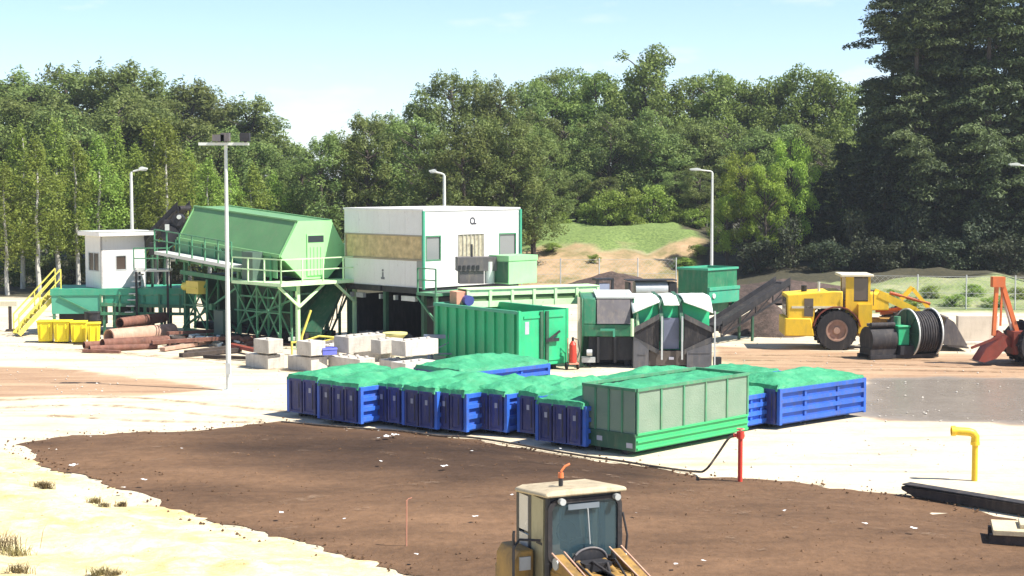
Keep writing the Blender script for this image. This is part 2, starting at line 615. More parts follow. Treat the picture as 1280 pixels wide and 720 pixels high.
def bank_h(x, y):
    """terrain height beyond the yard"""
    x, y = np.asarray(x, float), np.asarray(y, float)
    w = sst(x, -8, 4) * (1 - 0.68 * sst(x, 15, 24))
    top = 3.7 * sst(y, 112, 129) * w
    right = 1.15 * sst(y, 88, 108) * sst(x, 14, 21)
    hill = 1.5 * sst(y, 150, 230)
    return np.maximum(top, right) + hill


xs = np.concatenate([[-3000, -1500, -700, -350, -200, -130, -90, -65], np.arange(-50, 50.1, 0.9), [65, 90, 130, 200, 350, 700, 1500, 3000]])
ys = np.concatenate([[-200, -60, -10], np.arange(10, 150.1, 0.9), [165, 190, 230, 300, 500, 900, 1800, 4000]])
GX, GY = np.meshgrid(xs, ys)
gx, gy = GX.ravel(), GY.ravel()
gz = bank_h(gx, gy)
lump = vnoise(gx, gy, 0.22, 3.1) * 0.5 + vnoise(gx, gy, 0.6, 9.1) * 0.25
gz = gz + lump * sst(gz, 0.15, 1.2) * 1.1
gz = gz + 0.02 * vnoise(gx, gy, 0.3, 5.0)
P2 = np.stack([gx, gy], 1)
wob = vnoise(gx, gy, 0.35, 1.3) * 1.6 + vnoise(gx, gy, 1.1, 2.3) * 0.7
dirt_px = [[(-200, 459), (0, 459), (100, 462), (200, 474), (262, 487), (180, 496), (0, 497), (-200, 498)],
           [(885, 432), (1000, 436), (1100, 441), (1500, 441), (1600, 536), (1290, 532), (1180, 528), (1076, 524), (1070, 478), (1000, 470), (900, 466)]]
dirt = np.zeros(len(gx))
for k, pp in enumerate(dirt_px):
    dirt = np.maximum(dirt, sst(sdist(P2, px_poly(pp)) + wob * 0.45, -0.7, 0.7) * (1.0 if k == 0 else 0.75))
wet = sst(sdist(P2, px_poly([(1078, 472), (1500, 476), (1600, 533), (1290, 529), (1180, 526), (1082, 519)])) + wob * 0.4, -0.9, 0.5)
forest = sst(gy + wob * 0.8 + (gx < -5) * 6, 112, 116)
right_v = sst(gx + wob, 17.5, 20.5) * sst(gy + wob * 0.6, 88.5, 91)
grass = np.maximum(np.maximum(forest * sst(gy + wob * 1.6, 121, 124) * sst(gx, -6, 2), right_v * 0.62), 0)
sand = sst(gx, -6, 0) * (1 - sst(gx, 19, 23)) * sst(gy + wob * 0.5, 108, 111) * (1 - sst(gy + wob * 2.2, 120, 126))
litter = np.maximum((1 - sst(gx, -9, -3)) * sst(gy + wob * 0.8, 100, 104), sst(gx + wob, 12.5, 15.5) * sst(gy + wob - 5 * sst(gx, 17, 20), 98, 101))  # second term darkens the ground as shade of the tall pines

gme = bpy.data.meshes.new("ground")
nx, ny = len(xs), len(ys)
idx = np.arange(nx * ny).reshape(ny, nx)
gf = np.stack([idx[:-1, :-1], idx[:-1, 1:], idx[1:, 1:], idx[1:, :-1]], -1).reshape(-1, 4)
gme.from_pydata(np.stack([gx, gy, gz], 1).tolist(), [], gf.tolist())
for nm, arr in (("dirt", dirt), ("wet", wet), ("grass", grass), ("sand", sand), ("litter", litter)):
    a_ = gme.attributes.new(nm, 'FLOAT', 'POINT')
    a_.data.foreach_set("value", np.clip(arr, 0, 1).astype(np.float32))
gme.polygons.foreach_set("use_smooth", [True] * len(gme.polygons))


def ground_mat():
    m, n, l, p = nt("ground_yard")
    tc = n.new("ShaderNodeTexCoord")

    def nz(scale, detail=7, rough=0.65, st=None):
        no = n.new("ShaderNodeTexNoise")
        no.inputs["Scale"].default_value = scale
        no.inputs["Detail"].default_value = detail
        no.inputs["Roughness"].default_value = rough
        if st:
            mp = n.new("ShaderNodeMapping")
            mp.inputs["Scale"].default_value = st
            mp.inputs["Rotation"].default_value = (0, 0, R(-8))
            l.new(tc.outputs["Object"], mp.inputs["Vector"])
            l.new(mp.outputs["Vector"], no.inputs["Vector"])
        else:
            l.new(tc.outputs["Object"], no.inputs["Vector"])
        return no.outputs["Fac"]

    def ramp(fac, a, b, ca, cb):
        r = n.new("ShaderNodeValToRGB")
        r.color_ramp.elements[0].position, r.color_ramp.elements[1].position = a, b
        r.color_ramp.elements[0].color, r.color_ramp.elements[1].color = (*ca, 1), (*cb, 1)
        l.new(fac, r.inputs["Fac"])
        return r.outputs["Color"]

    def mix(f, a, b):
        x = n.new("ShaderNodeMixRGB")
        l.new(f, x.inputs["Fac"])
        l.new(a, x.inputs["Color1"])
        l.new(b, x.inputs["Color2"])
        return x.outputs["Color"]

    def attr(nm, noisef, k=0.55):
        t = n.new("ShaderNodeAttribute")
        t.attribute_name = nm
        ad = n.new("ShaderNodeMath")
        ad.operation = 'MULTIPLY_ADD'
        l.new(noisef, ad.inputs[0])
        ad.inputs[1].default_value = k
        l.new(t.outputs["Fac"], ad.inputs[2])
        r = n.new("ShaderNodeMapRange")
        r.interpolation_type = 'SMOOTHSTEP'
        r.inputs["From Min"].default_value = 0.5 * k + 0.25
        r.inputs["From Max"].default_value = 0.5 * k + 0.75
        l.new(ad.outputs[0], r.inputs["Value"])
        return r.outputs["Result"]

    n_mid, n_fine, n_str = nz(0.5), nz(5.0), nz(0.8, 6, 0.6, (0.22, 1.6, 1))
    yard = ramp(n_mid, 0.3, 0.7, (0.51, 0.43, 0.30), (0.65, 0.565, 0.42))
    streak = ramp(n_str, 0.52, 0.74, (0, 0, 0), (0.8, 0.8, 0.8))
    yd = n.new("ShaderNodeMixRGB")
    l.new(streak, yd.inputs["Fac"])
    l.new(yard, yd.inputs["Color1"])
    yd.inputs["Color2"].default_value = (0.40, 0.30, 0.17, 1)
    c = yd.outputs["Color"]
    c = mix(attr("dirt", n_mid), c, ramp(n_str, 0.35, 0.68, (0.28, 0.17, 0.10), (0.43, 0.29, 0.18)))
    c = mix(attr("wet", n_mid, 0.3), c, ramp(n_mid, 0.35, 0.65, (0.22, 0.185, 0.15), (0.27, 0.23, 0.19)))
    c = mix(attr("sand", n_mid), c, ramp(n_mid, 0.38, 0.62, (0.17, 0.15, 0.06), (0.42, 0.28, 0.165)))
    c = mix(attr("grass", n_mid), c, ramp(n_fine, 0.35, 0.65, (0.085, 0.135, 0.035), (0.18, 0.245, 0.07)))
    c = mix(attr("litter", n_mid), c, ramp(n_fine, 0.35, 0.65, (0.03, 0.03, 0.018), (0.07, 0.06, 0.03)))  # leaf litter at left, painted pine shade at right
    fine = ramp(n_fine, 0.3, 0.6, (0.8, 0.8, 0.8), (1, 1, 1))
    mu = n.new("ShaderNodeMixRGB")
    mu.blend_type = 'MULTIPLY'
    mu.inputs["Fac"].default_value = 0.8
    l.new(c, mu.inputs["Color1"])
    l.new(fine, mu.inputs["Color2"])
    l.new(mu.outputs["Color"], p.inputs["Base Color"])
    wt = n.new("ShaderNodeAttribute")
    wt.attribute_name = "wet"
    wm = n.new("ShaderNodeMath")
    wm.operation = 'MULTIPLY'
    l.new(wt.outputs["Fac"], wm.inputs[0])
    l.new(ramp(n_mid, 0.2, 0.45, (0.5, 0.5, 0.5), (1, 1, 1)), wm.inputs[1])
    rr_ = n.new("ShaderNodeMapRange")
    rr_.inputs["To Min"].default_value = 0.9
    rr_.inputs["To Max"].default_value = 0.22
    l.new(wm.outputs[0], rr_.inputs["Value"])
    l.new(rr_.outputs["Result"], p.inputs["Roughness"])
    p.inputs["Specular IOR Level"].default_value = 0.35
    bp = n.new("ShaderNodeBump")
    bp.inputs["Strength"].default_value = 0.35
    bp.inputs["Distance"].default_value = 0.06
    l.new(n_fine, bp.inputs["Height"])
    l.new(bp.outputs["Normal"], p.inputs["Normal"])
    return m


gme.materials.append(ground_mat())
ground = bpy.data.objects.new("ground", gme)
COL.objects.link(ground)
tag(ground, kind="structure")


def patch(name, poly, mat, res, hfun, jit=0.25, jscale=0.9, seed=1.0):
    """irregular sheet of soil laid on the yard: outline roughened, height from hfun(x, y, inside_distance)"""
    pts = []
    n = len(poly)
    for i in range(n):
        a, b = Vector(poly[i]), Vector(poly[(i + 1) % n])
        k = max(1, int((b - a).length / (res * 0.55)))
        for j in range(k):
            q = a.lerp(b, j / k)
            nv = Vector(((b - a).y, -(b - a).x)).normalized()
            o = noise.noise((q.x * jscale * 0.35, q.y * jscale * 0.35, seed)) * jit * 1.6 + noise.noise((q.x * jscale * 1.6, q.y * jscale * 1.6, seed + 5)) * jit * 0.8
            pts.append(q + nv * o)
    arr = np.array([(q.x, q.y) for q in pts])
    x0, y0 = arr.min(0)
    x1, y1 = arr.max(0)
    X, Y = np.meshgrid(np.arange(x0, x1, res), np.arange(y0, y1, res))
    Q = np.stack([X.ravel(), Y.ravel()], 1)
    r_ = np.random.RandomState(4)
    Q = Q + r_.uniform(-0.3, 0.3, Q.shape) * res
    Q = Q[sdist(Q, arr) > res * 0.45]
    allv = [Vector(p) for p in arr.tolist()] + [Vector(p) for p in Q.tolist()]
    nb = len(arr)
    out = geometry.delaunay_2d_cdt(allv, [(i, (i + 1) % nb) for i in range(nb)], [list(range(nb))], 1, 1e-4)
    v2 = np.array([(p.x, p.y) for p in out[0]])
    d = np.maximum(sdist(v2, arr), 0)
    z = hfun(v2[:, 0], v2[:, 1], d)
    me = bpy.data.meshes.new(name)
    me.from_pydata(np.column_stack([v2, z]).tolist(), [], [tuple(f) for f in out[2]])
    bm = bmesh.new()
    bm.from_mesh(me)
    bmesh.ops.recalc_face_normals(bm, faces=bm.faces)
    if sum(f.normal.z for f in bm.faces) < 0:
        bmesh.ops.reverse_faces(bm, faces=bm.faces)
    bm.to_mesh(me)
    bm.free()
    me.materials.append(mat)
    me.polygons.foreach_set("use_smooth", [True] * len(me.polygons))
    o = bpy.data.objects.new(name, me)
    COL.objects.link(o)
    tag(o, kind="structure")
    return o


M["compost"] = earth("compost", (0.072, 0.041, 0.023), (0.205, 0.118, 0.065), (0.145, 0.082, 0.045), 0.11, 0.7, 4.0, stretch=(0.55, 1.5, 1), rot=R(12), bump=0.7)
M["sand"] = earth("sand", (0.56, 0.41, 0.18), (0.74, 0.63, 0.36), (0.78, 0.70, 0.48), 0.35, 1.2, 7.0, bump=0.6)


def h_compost(x, y, d):
    return 0.012 + 0.10 * sst(d, 0, 2.2) + sst(d, 0, 1.5) * (0.10 * vnoise(x, y, 0.18, 2.0) + 0.05 * vnoise(x, y, 0.7, 4.0) + 0.03 * vnoise(x, y, 2.0, 7.0))


def h_sand(x, y, d):
    return 0.02 + 0.16 * sst(d, 0, 2.2) + sst(d, 0.3, 2.0) * (0.24 * vnoise(x, y, 0.3, 12.0) + 0.16 * vnoise(x, y, 0.9, 14.0) + 0.07 * vnoise(x, y, 2.5, 17.0))


compost_px = [(14, 556), (90, 544), (250, 539), (350, 527), (420, 534), (520, 543), (600, 552), (690, 568), (800, 584), (880, 596), (1000, 604),
              (1130, 622), (1280, 652), (1420, 690), (1500, 800), (1100, 1000), (600, 1000), (560, 760), (520, 722), (400, 682), (280, 657), (180, 622), (70, 583)]
field_ob = patch("compost_field", px_poly(compost_px), M["compost"], 0.42, h_compost, 0.3, 1.3, 2.0)
# damp, darker compost along the skips (a wet patch with its own outline)
co_ = np.array([v.co[:2] for v in field_ob.data.vertices])
dw_ = sdist(co_, px_poly([(330, 534), (420, 536), (600, 553), (720, 574), (830, 590), (800, 612), (640, 604), (480, 596), (300, 588), (240, 566)]))
dw_ = sst(dw_ + 0.9 * vnoise(co_[:, 0], co_[:, 1], 0.5, 6.0), -1.6, 1.2)
at_d = field_ob.data.attributes.new("damp", 'FLOAT', 'POINT')
at_d.data.foreach_set("value", dw_.astype(np.float32))
mt_ = M["compost"].node_tree
pb_ = mt_.nodes["Principled BSDF"]
src_ = pb_.inputs["Base Color"].links[0].from_socket
an_ = mt_.nodes.new("ShaderNodeAttribute")
an_.attribute_name = "damp"
mx_ = mt_.nodes.new("ShaderNodeMixRGB")
mx_.blend_type = 'MULTIPLY'
mx_.inputs["Color2"].default_value = (0.5, 0.5, 0.52, 1)
mt_.links.new(an_.outputs["Fac"], mx_.inputs["Fac"])
mt_.links.new(src_, mx_.inputs["Color1"])
mt_.links.new(mx_.outputs["Color"], pb_.inputs["Base Color"])
sand_px = [(-160, 530), (6, 560), (66, 586), (176, 625), (276, 660), (396, 685), (512, 724), (556, 766), (560, 900), (200, 1000), (-300, 900), (-300, 560)]
patch("sand_bank", px_poly(sand_px), M["sand"], 0.3, h_sand, 0.34, 1.8, 8.0)

# wheel tracks: thin sheets of tracked-in soil or dust, broken up by noise
def track_mat(name, col, cover=0.5):
    m, n, l, p = nt(name)
    tc = n.new("ShaderNodeTexCoord")
    no = n.new("ShaderNodeTexNoise")
    no.inputs["Scale"].default_value = 1.4
    no.inputs["Detail"].default_value = 9
    no.inputs["Roughness"].default_value = 0.75
    l.new(tc.outputs["Object"], no.inputs["Vector"])
    rp = n.new("ShaderNodeValToRGB")
    rp.color_ramp.elements[0].position = 0.6 - cover * 0.3
    rp.color_ramp.elements[1].position = 0.8 - cover * 0.3
    rp.color_ramp.elements[1].color = (0.8, 0.8, 0.8, 1)
    l.new(no.outputs["Fac"], rp.inputs["Fac"])
    p.inputs["Base Color"].default_value = (*col, 1)
    p.inputs["Roughness"].default_value = 0.95
    tr = n.new("ShaderNodeBsdfTransparent")
    ms = n.new("ShaderNodeMixShader")
    l.new(rp.outputs["Color"], ms.inputs["Fac"])
    l.new(tr.outputs["BSDF"], ms.inputs[1])
    l.new(p.outputs["BSDF"], ms.inputs[2])
    l.new(ms.outputs["Shader"], n["Material Output"].inputs["Surface"])
    return m


M["track_soil"] = track_mat("track_soil", (0.27, 0.18, 0.10), 0.55)
M["track_dust"] = track_mat("track_dust", (0.27, 0.18, 0.115), 0.2)


def track(pts_px, w, mat, gauge=0.0, on_field=False):
    P = [at(px, py, 0) for px, py in pts_px]
    sm = []
    for i in range(len(P) - 1):
        a, b = P[i], P[i + 1]
        pa, nb_ = P[max(i - 1, 0)], P[min(i + 2, len(P) - 1)]
        k = max(4, int((b - a).length / 0.5))
        for j in range(k):
            u = j / k
            sm.append(0.5 * ((2 * a) + (b - pa) * u + (2 * pa - 5 * a + 4 * b - nb_) * u * u + (3 * a - pa - 3 * b + nb_) * u ** 3))
    sm.append(P[-1])
    for off in ((-gauge / 2, gauge / 2) if gauge else (0.0,)):
        vs, fs = [], []
        for i, q in enumerate(sm):
            d = (sm[min(i + 1, len(sm) - 1)] - sm[max(i - 1, 0)]).normalized()
            nv = Vector((d.y, -d.x, 0))
            for j in range(4):
                wj = w * (0.8 + 0.4 * noise.noise((q.x * 0.6, q.y * 0.6, off)))
                r = q + nv * (off + (j / 3 - 0.5) * wj)
                z = 0.03
                if on_field:
                    dd = max(0.0, float(sdist(np.array([[r.x, r.y]]), px_poly(compost_px))[0]))
                    z = float(h_compost(np.array([r.x]), np.array([r.y]), np.array([dd]))[0]) + 0.022
                vs.append((r.x, r.y, z))
        for i in range(len(sm) - 1):
            for j in range(3):
                fs.append((i * 4 + j, i * 4 + j + 1, i * 4 + j + 5, i * 4 + j + 4))
        g = G()
        g.add(vs, fs)
        tag(g.build("wheel_track", mat, fix=False), kind="structure")


track([(-20, 431), (120, 439), (310, 454)], 0.5, M["track_soil"])
track([(40, 436), (200, 447), (420, 470)], 0.35, M["track_soil"])
track([(-30, 506), (130, 502), (250, 511), (352, 521)], 0.45, M["track_soil"], 1.9)
track([(60, 520), (200, 527), (330, 528)], 0.4, M["track_soil"])
track([(900, 447), (1040, 449), (1180, 455), (1300, 459)], 0.5, M["track_soil"], 2.0)
track([(930, 474), (1060, 463), (1300, 466)], 0.45, M["track_soil"])
track([(300, 660), (480, 625), (700, 612), (960, 640), (1200, 668)], 0.4, M["track_dust"], 1.9, True)
track([(120, 580), (260, 566), (420, 560), (600, 580), (830, 632), (1000, 690)], 0.35, M["track_dust"], 1.8, True)

# ------------------------------------------------------------------ trees and shrubs
ORD = ["first", "second", "third", "fourth", "fifth", "sixth", "seventh", "eighth", "ninth", "tenth", "eleventh", "twelfth",
       "thirteenth", "fourteenth", "fifteenth", "sixteenth", "seventeenth", "eighteenth", "nineteenth", "twentieth",
       "twenty-first", "twenty-second", "twenty-third", "twenty-fourth", "twenty-fifth", "twenty-sixth"]


def crown_mesh(name, clumps, mat, seed, card=(0.12, 0.24), up=0.3, droop=0.0, per=70):
    """leaf-sized faces spread through clumps: (x, y, z, rx, rz)"""
    r_ = np.random.RandomState(seed)
    V, T = [], []
    for (cx, cy, cz, rx, rz) in clumps:
        n = max(12, int(per * (rx * rx) ** 0.8))
        d = r_.normal(size=(n, 3))
        d /= np.linalg.norm(d, axis=1)[:, None]
        rad = r_.uniform(0.12, 1.0, n) ** 0.5
        rad *= 1 + 0.35 * (r_.uniform(size=n) ** 4)
        p = d * rad[:, None] * np.array([rx, rx, rz]) + np.array([cx, cy, cz])
        p[:, 2] -= droop * (np.hypot(d[:, 0], d[:, 1]) * rad) ** 2 * rx
        nn = d * 0.7 + r_.normal(size=(n, 3)) * 0.55 + np.array([0, 0, up])
        nn /= np.linalg.norm(nn, axis=1)[:, None]
        a = r_.normal(size=(n, 3))
        t = np.cross(nn, a)
        t /= np.linalg.norm(t, axis=1)[:, None]
        b = np.cross(nn, t)
        s = r_.uniform(0.65, 1.35, n)[:, None]
        w, h = card[0] * s, card[1] * s
        k = nn * h * 0.25
        V.append(np.stack([p - t * h, p + b * w + k, p + t * h, p - b * w + k], 1).reshape(-1, 3))
        base = r_.uniform(0.1, 0.9)
        T.append(np.clip(base * 0.6 + r_.uniform(0, 0.5, n) - 0.05, 0, 1))
    V, T = np.concatenate(V), np.concatenate(T)
    nf = len(T)
    me = bpy.data.meshes.new(name)
    me.vertices.add(len(V))
    me.vertices.foreach_set("co", V.astype(np.float32).ravel())
    me.loops.add(nf * 4)
    me.loops.foreach_set("vertex_index", np.arange(nf * 4, dtype=np.int32))
    me.polygons.add(nf)
    me.polygons.foreach_set("loop_start", np.arange(0, nf * 4, 4, dtype=np.int32))
    at_ = me.attributes.new("tint", 'FLOAT', 'FACE')
    at_.data.foreach_set("value", T.astype(np.float32))
    me.materials.append(mat)
    me.update(calc_edges=True)
    return me


def wobble_line(a, b, amp, n, r_):
    a, b = Vector(a), Vector(b)
    return [a.lerp(b, i / n) + Vector((r_.uniform(-1, 1), r_.uniform(-1, 1), 0)) * amp * (0 if i in (0,) else 1) for i in range(n + 1)]


def tree_proto(kind, seed):
    """returns (trunk G, clump list, settings); unit: metres"""
    r_ = random.Random(seed)
    g = G()
    C = []
    if kind == "birch":
        H = 13.0
        pts = wobble_line((0, 0, -0.3), (r_.uniform(-.4, .4), r_.uniform(-.4, .4), H * 0.93), 0.1, 9, r_)
        g.tube(pts, [0.19 * (1 - i / 10.5) + 0.015 for i in range(10)], 7)
        for i in range(46):
            u = i / 45
            z = H * (0.31 + 0.67 * u)
            rad = 2.15 * (math.sin(math.pi * min(1, (u * 0.86 + 0.16)) ** 0.8)) ** 0.8 + 0.15
            for k in range(2):
                an = r_.uniform(0, 6.28)
                q = rad * r_.uniform(0.25, 1.0)
                p = Vector((math.cos(an) * q, math.sin(an) * q, z + r_.uniform(-.4, .4)))
                ax = Vector(pts[min(9, max(1, int(z / H * 9.5)))])
                g.mi = 1
                g.tube([(ax.x, ax.y, z - 0.25 * q), ((ax.x + p.x) / 2, (ax.y + p.y) / 2, z + 0.15 * q), p], [0.022, 0.014, 0.006], 4)
                g.mi = 0
                rr = r_.uniform(0.42, 0.85) * (1 - 0.35 * u)
                C.append((p.x, p.y, p.z - 0.2, rr, rr * r_.uniform(0.9, 1.7)))
        return g, C, dict(mat="leaf_birch", bark="bark_birch", card=(0.06, 0.115), up=0.2, droop=0.5, per=170)
    if kind == "round_pine":
        H = 13.0
        pts = wobble_line((0, 0, -0.3), (r_.uniform(-.5, .5), r_.uniform(-.5, .5), H * 0.9), 0.14, 7, r_)
        g.tube(pts, [0.24 * (1 - i / 9) + 0.03 for i in range(8)], 7)
        for i in range(78):
            u = r_.random()
            z = H * (0.16 + 0.82 * u)
            rad = 3.1 * math.sqrt(max(0.02, 1 - ((u - 0.42) / 0.62) ** 2))
            an = r_.uniform(0, 6.28)
            q = rad * r_.uniform(0.45, 1.05)
            p = Vector((math.cos(an) * q, math.sin(an) * q, z + r_.uniform(-.3, .5)))
            g.tube([(pts[3].x * u, pts[3].y * u, max(0.5, z - 0.5 * q)), (p.x * 0.6, p.y * 0.6, z - 0.12 * q), p], [0.05, 0.03, 0.01], 4)
            rr = r_.uniform(0.55, 1.0) * (1 - 0.25 * u)
            C.append((p.x, p.y, p.z, rr, rr * r_.uniform(0.7, 1.15)))
            if r_.random() < 0.5:
                C.append((p.x * 1.03, p.y * 1.03, p.z + rr * 0.8, rr * 0.35, rr * 0.75))
        return g, C, dict(mat="leaf_pine", bark="bark_pine", card=(0.05, 0.15), up=0.5, droop=0.0, per=210)
    if kind == "broadleaf":
        H = 14.0
        pts = wobble_line((0, 0, -0.3), (r_.uniform(-.6, .6), r_.uniform(-.6, .6), H * 0.8), 0.2, 6, r_)
        g.tube(pts, [0.28 * (1 - i / 8) + 0.03 for i in range(7)], 7)
        for i in range(60):
            u = r_.random() ** 0.85
            z = H * (0.18 + 0.80 * u)
            rad = 3.9 * math.sqrt(max(0.03, 1 - ((u - 0.45) / 0.62) ** 2))
            an = r_.uniform(0, 6.28)
            q = rad * r_.uniform(0.4, 1.02)
            p = Vector((math.cos(an) * q, math.sin(an) * q, z + r_.uniform(-.5, .6)))
            g.tube([(0, 0, max(1.5, z - 0.7 * q)), (p.x * 0.55, p.y * 0.55, z - 0.25 * q), p], [0.08, 0.045, 0.012], 4)
            rr = r_.uniform(0.7, 1.35) * (1 - 0.2 * u)
            C.append((p.x, p.y, p.z, rr, rr * r_.uniform(0.65, 0.95)))
        return g, C, dict(mat="leaf_broad", bark="bark_pine", card=(0.075, 0.125), up=0.4, droop=0.15, per=220)
    if kind == "tall_pine":
        H = 27.0
        pts = wobble_line((0, 0, -0.3), (r_.uniform(-.5, .5), r_.uniform(-.5, .5), H * 0.97), 0.12, 12, r_)
        g.tube(pts, [0.36 * (1 - i / 13.5) + 0.02 for i in range(13)], 8)
        z = H * 0.06
        while z < H * 0.985:
            u = z / H
            for k in range(r_.choice((3, 4, 4, 5))):
                an = r_.uniform(0, 6.28)
                Lb = (5.3 * (1 - u) ** 0.55 + 0.6) * r_.uniform(0.5, 1.12) * (0.72 + 0.28 * math.sin(u * 11 + seed * 2 + an))
                zz = z + r_.uniform(-0.4, 0.4)
                dz = Lb * r_.uniform(-0.22, 0.10)
                tip = Vector((math.cos(an) * Lb, math.sin(an) * Lb, zz + dz))
                g.tube([(0, 0, zz - 0.2), (tip.x * 0.5, tip.y * 0.5, zz + dz * 0.25), tip], [0.07, 0.045, 0.015], 4)
                nb = max(2, int(Lb / 0.75))
                for b in range(1, nb + 1):
                    f = b / nb
                    if f < 0.25:
                        continue
                    wv = Lb * 0.16 * (1.3 - f)
                    C.append((tip.x * f + r_.uniform(-wv, wv), tip.y * f + r_.uniform(-wv, wv), zz + dz * f * f + r_.uniform(-.35, .5),
                              r_.uniform(0.65, 1.3), r_.uniform(0.22, 0.5)))
            z += r_.uniform(0.55, 1.05)
        return g, C, dict(mat="leaf_tall", bark="bark_pine", card=(0.06, 0.19), up=0.5, droop=0.3, per=125)
    if kind == "dark_spruce":
        H = 13.0
        g.tube([(0, 0, -0.3), (0.05, 0, H * 0.5), (0, 0, H * 0.98)], [0.2, 0.12, 0.02], 7)
        z = 0.4
        while z < H * 0.98:
            u = z / H
            for k in range(6):
                an = r_.uniform(0, 6.28)
                Lb = (3.0 * (1 - u) ** 0.8 + 0.25) * r_.uniform(0.6, 1.15)
                g.tube([(0, 0, z), (math.cos(an) * Lb, math.sin(an) * Lb, z - 0.2 * Lb)], [0.03, 0.01], 4)
                for f in (0.4, 0.72, 1.0):
                    C.append((math.cos(an) * Lb * f, math.sin(an) * Lb * f, z - 0.2 * Lb * f, 0.36 + 0.3 * (1 - u), 0.3))
            z += r_.uniform(0.5, 0.8)
        return g, C, dict(mat="leaf_dark", bark="bark_pine", card=(0.07, 0.2), up=0.4, droop=0.5, per=75)
    if kind == "shrub":
        H = 3.4
        for i in range(34):
            u = r_.random()
            z = H * (0.1 + 0.86 * u)
            rad = 1.9 * math.sqrt(max(0.05, 1 - ((u - 0.35) / 0.7) ** 2))
            an = r_.uniform(0, 6.28)
            q = rad * r_.uniform(0.2, 1.0)
            p = Vector((math.cos(an) * q, math.sin(an) * q, z))
            g.tube([(0, 0, -0.2), (p.x * 0.4, p.y * 0.4, z * 0.6), p], [0.05, 0.03, 0.01], 4)
            rr = r_.uniform(0.35, 0.7)
            C.append((p.x, p.y, p.z, rr, rr * r_.uniform(0.7, 1.2)))
        return g, C, dict(mat="leaf_bright", bark="bark_pine", card=(0.055, 0.105), up=0.35, droop=0.1, per=240)


PROTO = {}


def proto_meshes(kind, seed, leaf=None):
    key = (kind, seed, leaf)
    if key not in PROTO:
        g, C, s = tree_proto(kind, seed)
        tr = g.build("trunk", [M[s["bark"]], M["bark_pine"]] if kind == "birch" else M[s["bark"]], fix=False)
        me = tr.data
        bpy.data.objects.remove(tr)
        cm = crown_mesh("crown", C, M[leaf or s["mat"]], seed, s["card"], s["up"], s["droop"], s["per"])
        PROTO[key] = (me, cm)
    return PROTO[key]


BASE_H = {"birch": 13.0, "round_pine": 13.0, "broadleaf": 14.0, "tall_pine": 27.0, "dark_spruce": 13.0, "shrub": 3.4}


def plant_tree(kind, seed, px, Y, top_py, label, cat, group, name, leaf=None, wide=1.0, height=None):
    z0 = float(bank_h(colx(px, Y), Y)) - 0.1
    x = colx(px, Y, z0)
    h = height or (rowz(top_py, Y) - z0)
    t = thing(name, label, cat, (x, Y, z0), rng.uniform(0, 6.28), group)
    k = h / BASE_H[kind]
    w = k ** 0.6 * wide
    t.scale = (w, w, k)
    tm, cm = proto_meshes(kind, seed, leaf)
    for nm, me in (("trunk", tm), ("crown", cm)):
        o = bpy.data.objects.new(nm, me)
        COL.objects.link(o)
        o.parent = t
    return t


def row(spec, kind, seeds, label, cat, group, name, leaf=None, wide=1.0):
    spec = sorted(spec, key=lambda s: s[0])
    vis = [s for s in spec]
    for i, s in enumerate(spec):
        px, Y, top = s[:3]
        w = s[3] if len(s) > 3 else wide
        plant_tree(kind, seeds[i % len(seeds)], px, Y, top, label.format(ORD[i]), cat, group, name, leaf, w)


# left: pale birches in front, dark pines on the skyline behind
row([(-14, 107, 172), (10, 104, 205), (28, 110, 158), (49, 105, 168), (72, 111, 150), (97, 107, 176), (126, 108, 168), (146, 113, 160), (172, 110, 182),
     (196, 113, 146), (212, 109, 152), (238, 114, 186), (262, 111, 196), (288, 116, 208), (318, 117, 205), (344, 119, 214)],
    "birch", (11, 12, 13), "slender light green birch with white trunk, {} from the left in the front row", "birch tree", "birches at the left edge of the yard", "birch_tree")
row([(-20, 131, 118), (8, 128, 150), (40, 130, 122), (66, 127, 142), (92, 132, 118), (118, 128, 140), (150, 131, 116), (178, 129, 128), (208, 132, 122),
     (240, 130, 150), (272, 132, 162), (304, 134, 176), (332, 136, 190)],
    "broadleaf", (21, 22, 23), "mid green leafy tree above the birches at left, {} from the left", "tree", "leafy trees behind the birches", "leafy_tree", "leaf_pine", 1.2)
row([(-10, 149, 104), (18, 152, 96), (44, 150, 92), (70, 154, 90), (98, 151, 88), (126, 153, 92), (152, 150, 87), (180, 152, 91), (206, 154, 100), (232, 150, 108),
     (258, 153, 114), (284, 151, 120), (308, 150, 128), (326, 152, 148), (342, 153, 172), (356, 155, 186)],
    "round_pine", (31, 32, 33), "dark green pine on the skyline of the left wood, {} from the left", "pine tree", "pines on the left skyline", "pine_tree", None, 1.4)
# centre: bushy pines behind the sorting cabin
row([(374, 124, 186), (402, 119, 174), (430, 122, 172), (462, 120, 150), (492, 124, 160), (520, 121, 152), (548, 118, 172), (580, 117, 164), (606, 119, 150), (640, 118, 158), (668, 120, 166)],
    "round_pine", (31, 34, 35), "bushy olive green pine behind the white sorting cabin, {} from the left", "pine tree", "bushy pines behind the sorting cabin", "bushy_pine")
row([(436, 140, 166), (470, 141, 148), (508, 140, 148), (540, 137, 116), (566, 138, 98), (596, 139, 96), (624, 137, 104), (652, 141, 112)],
    "round_pine", (33, 34, 32), "tall dark pine behind the bushy pines in the centre, {} from the left", "pine tree", "tall pines in the centre", "tall_centre_pine")
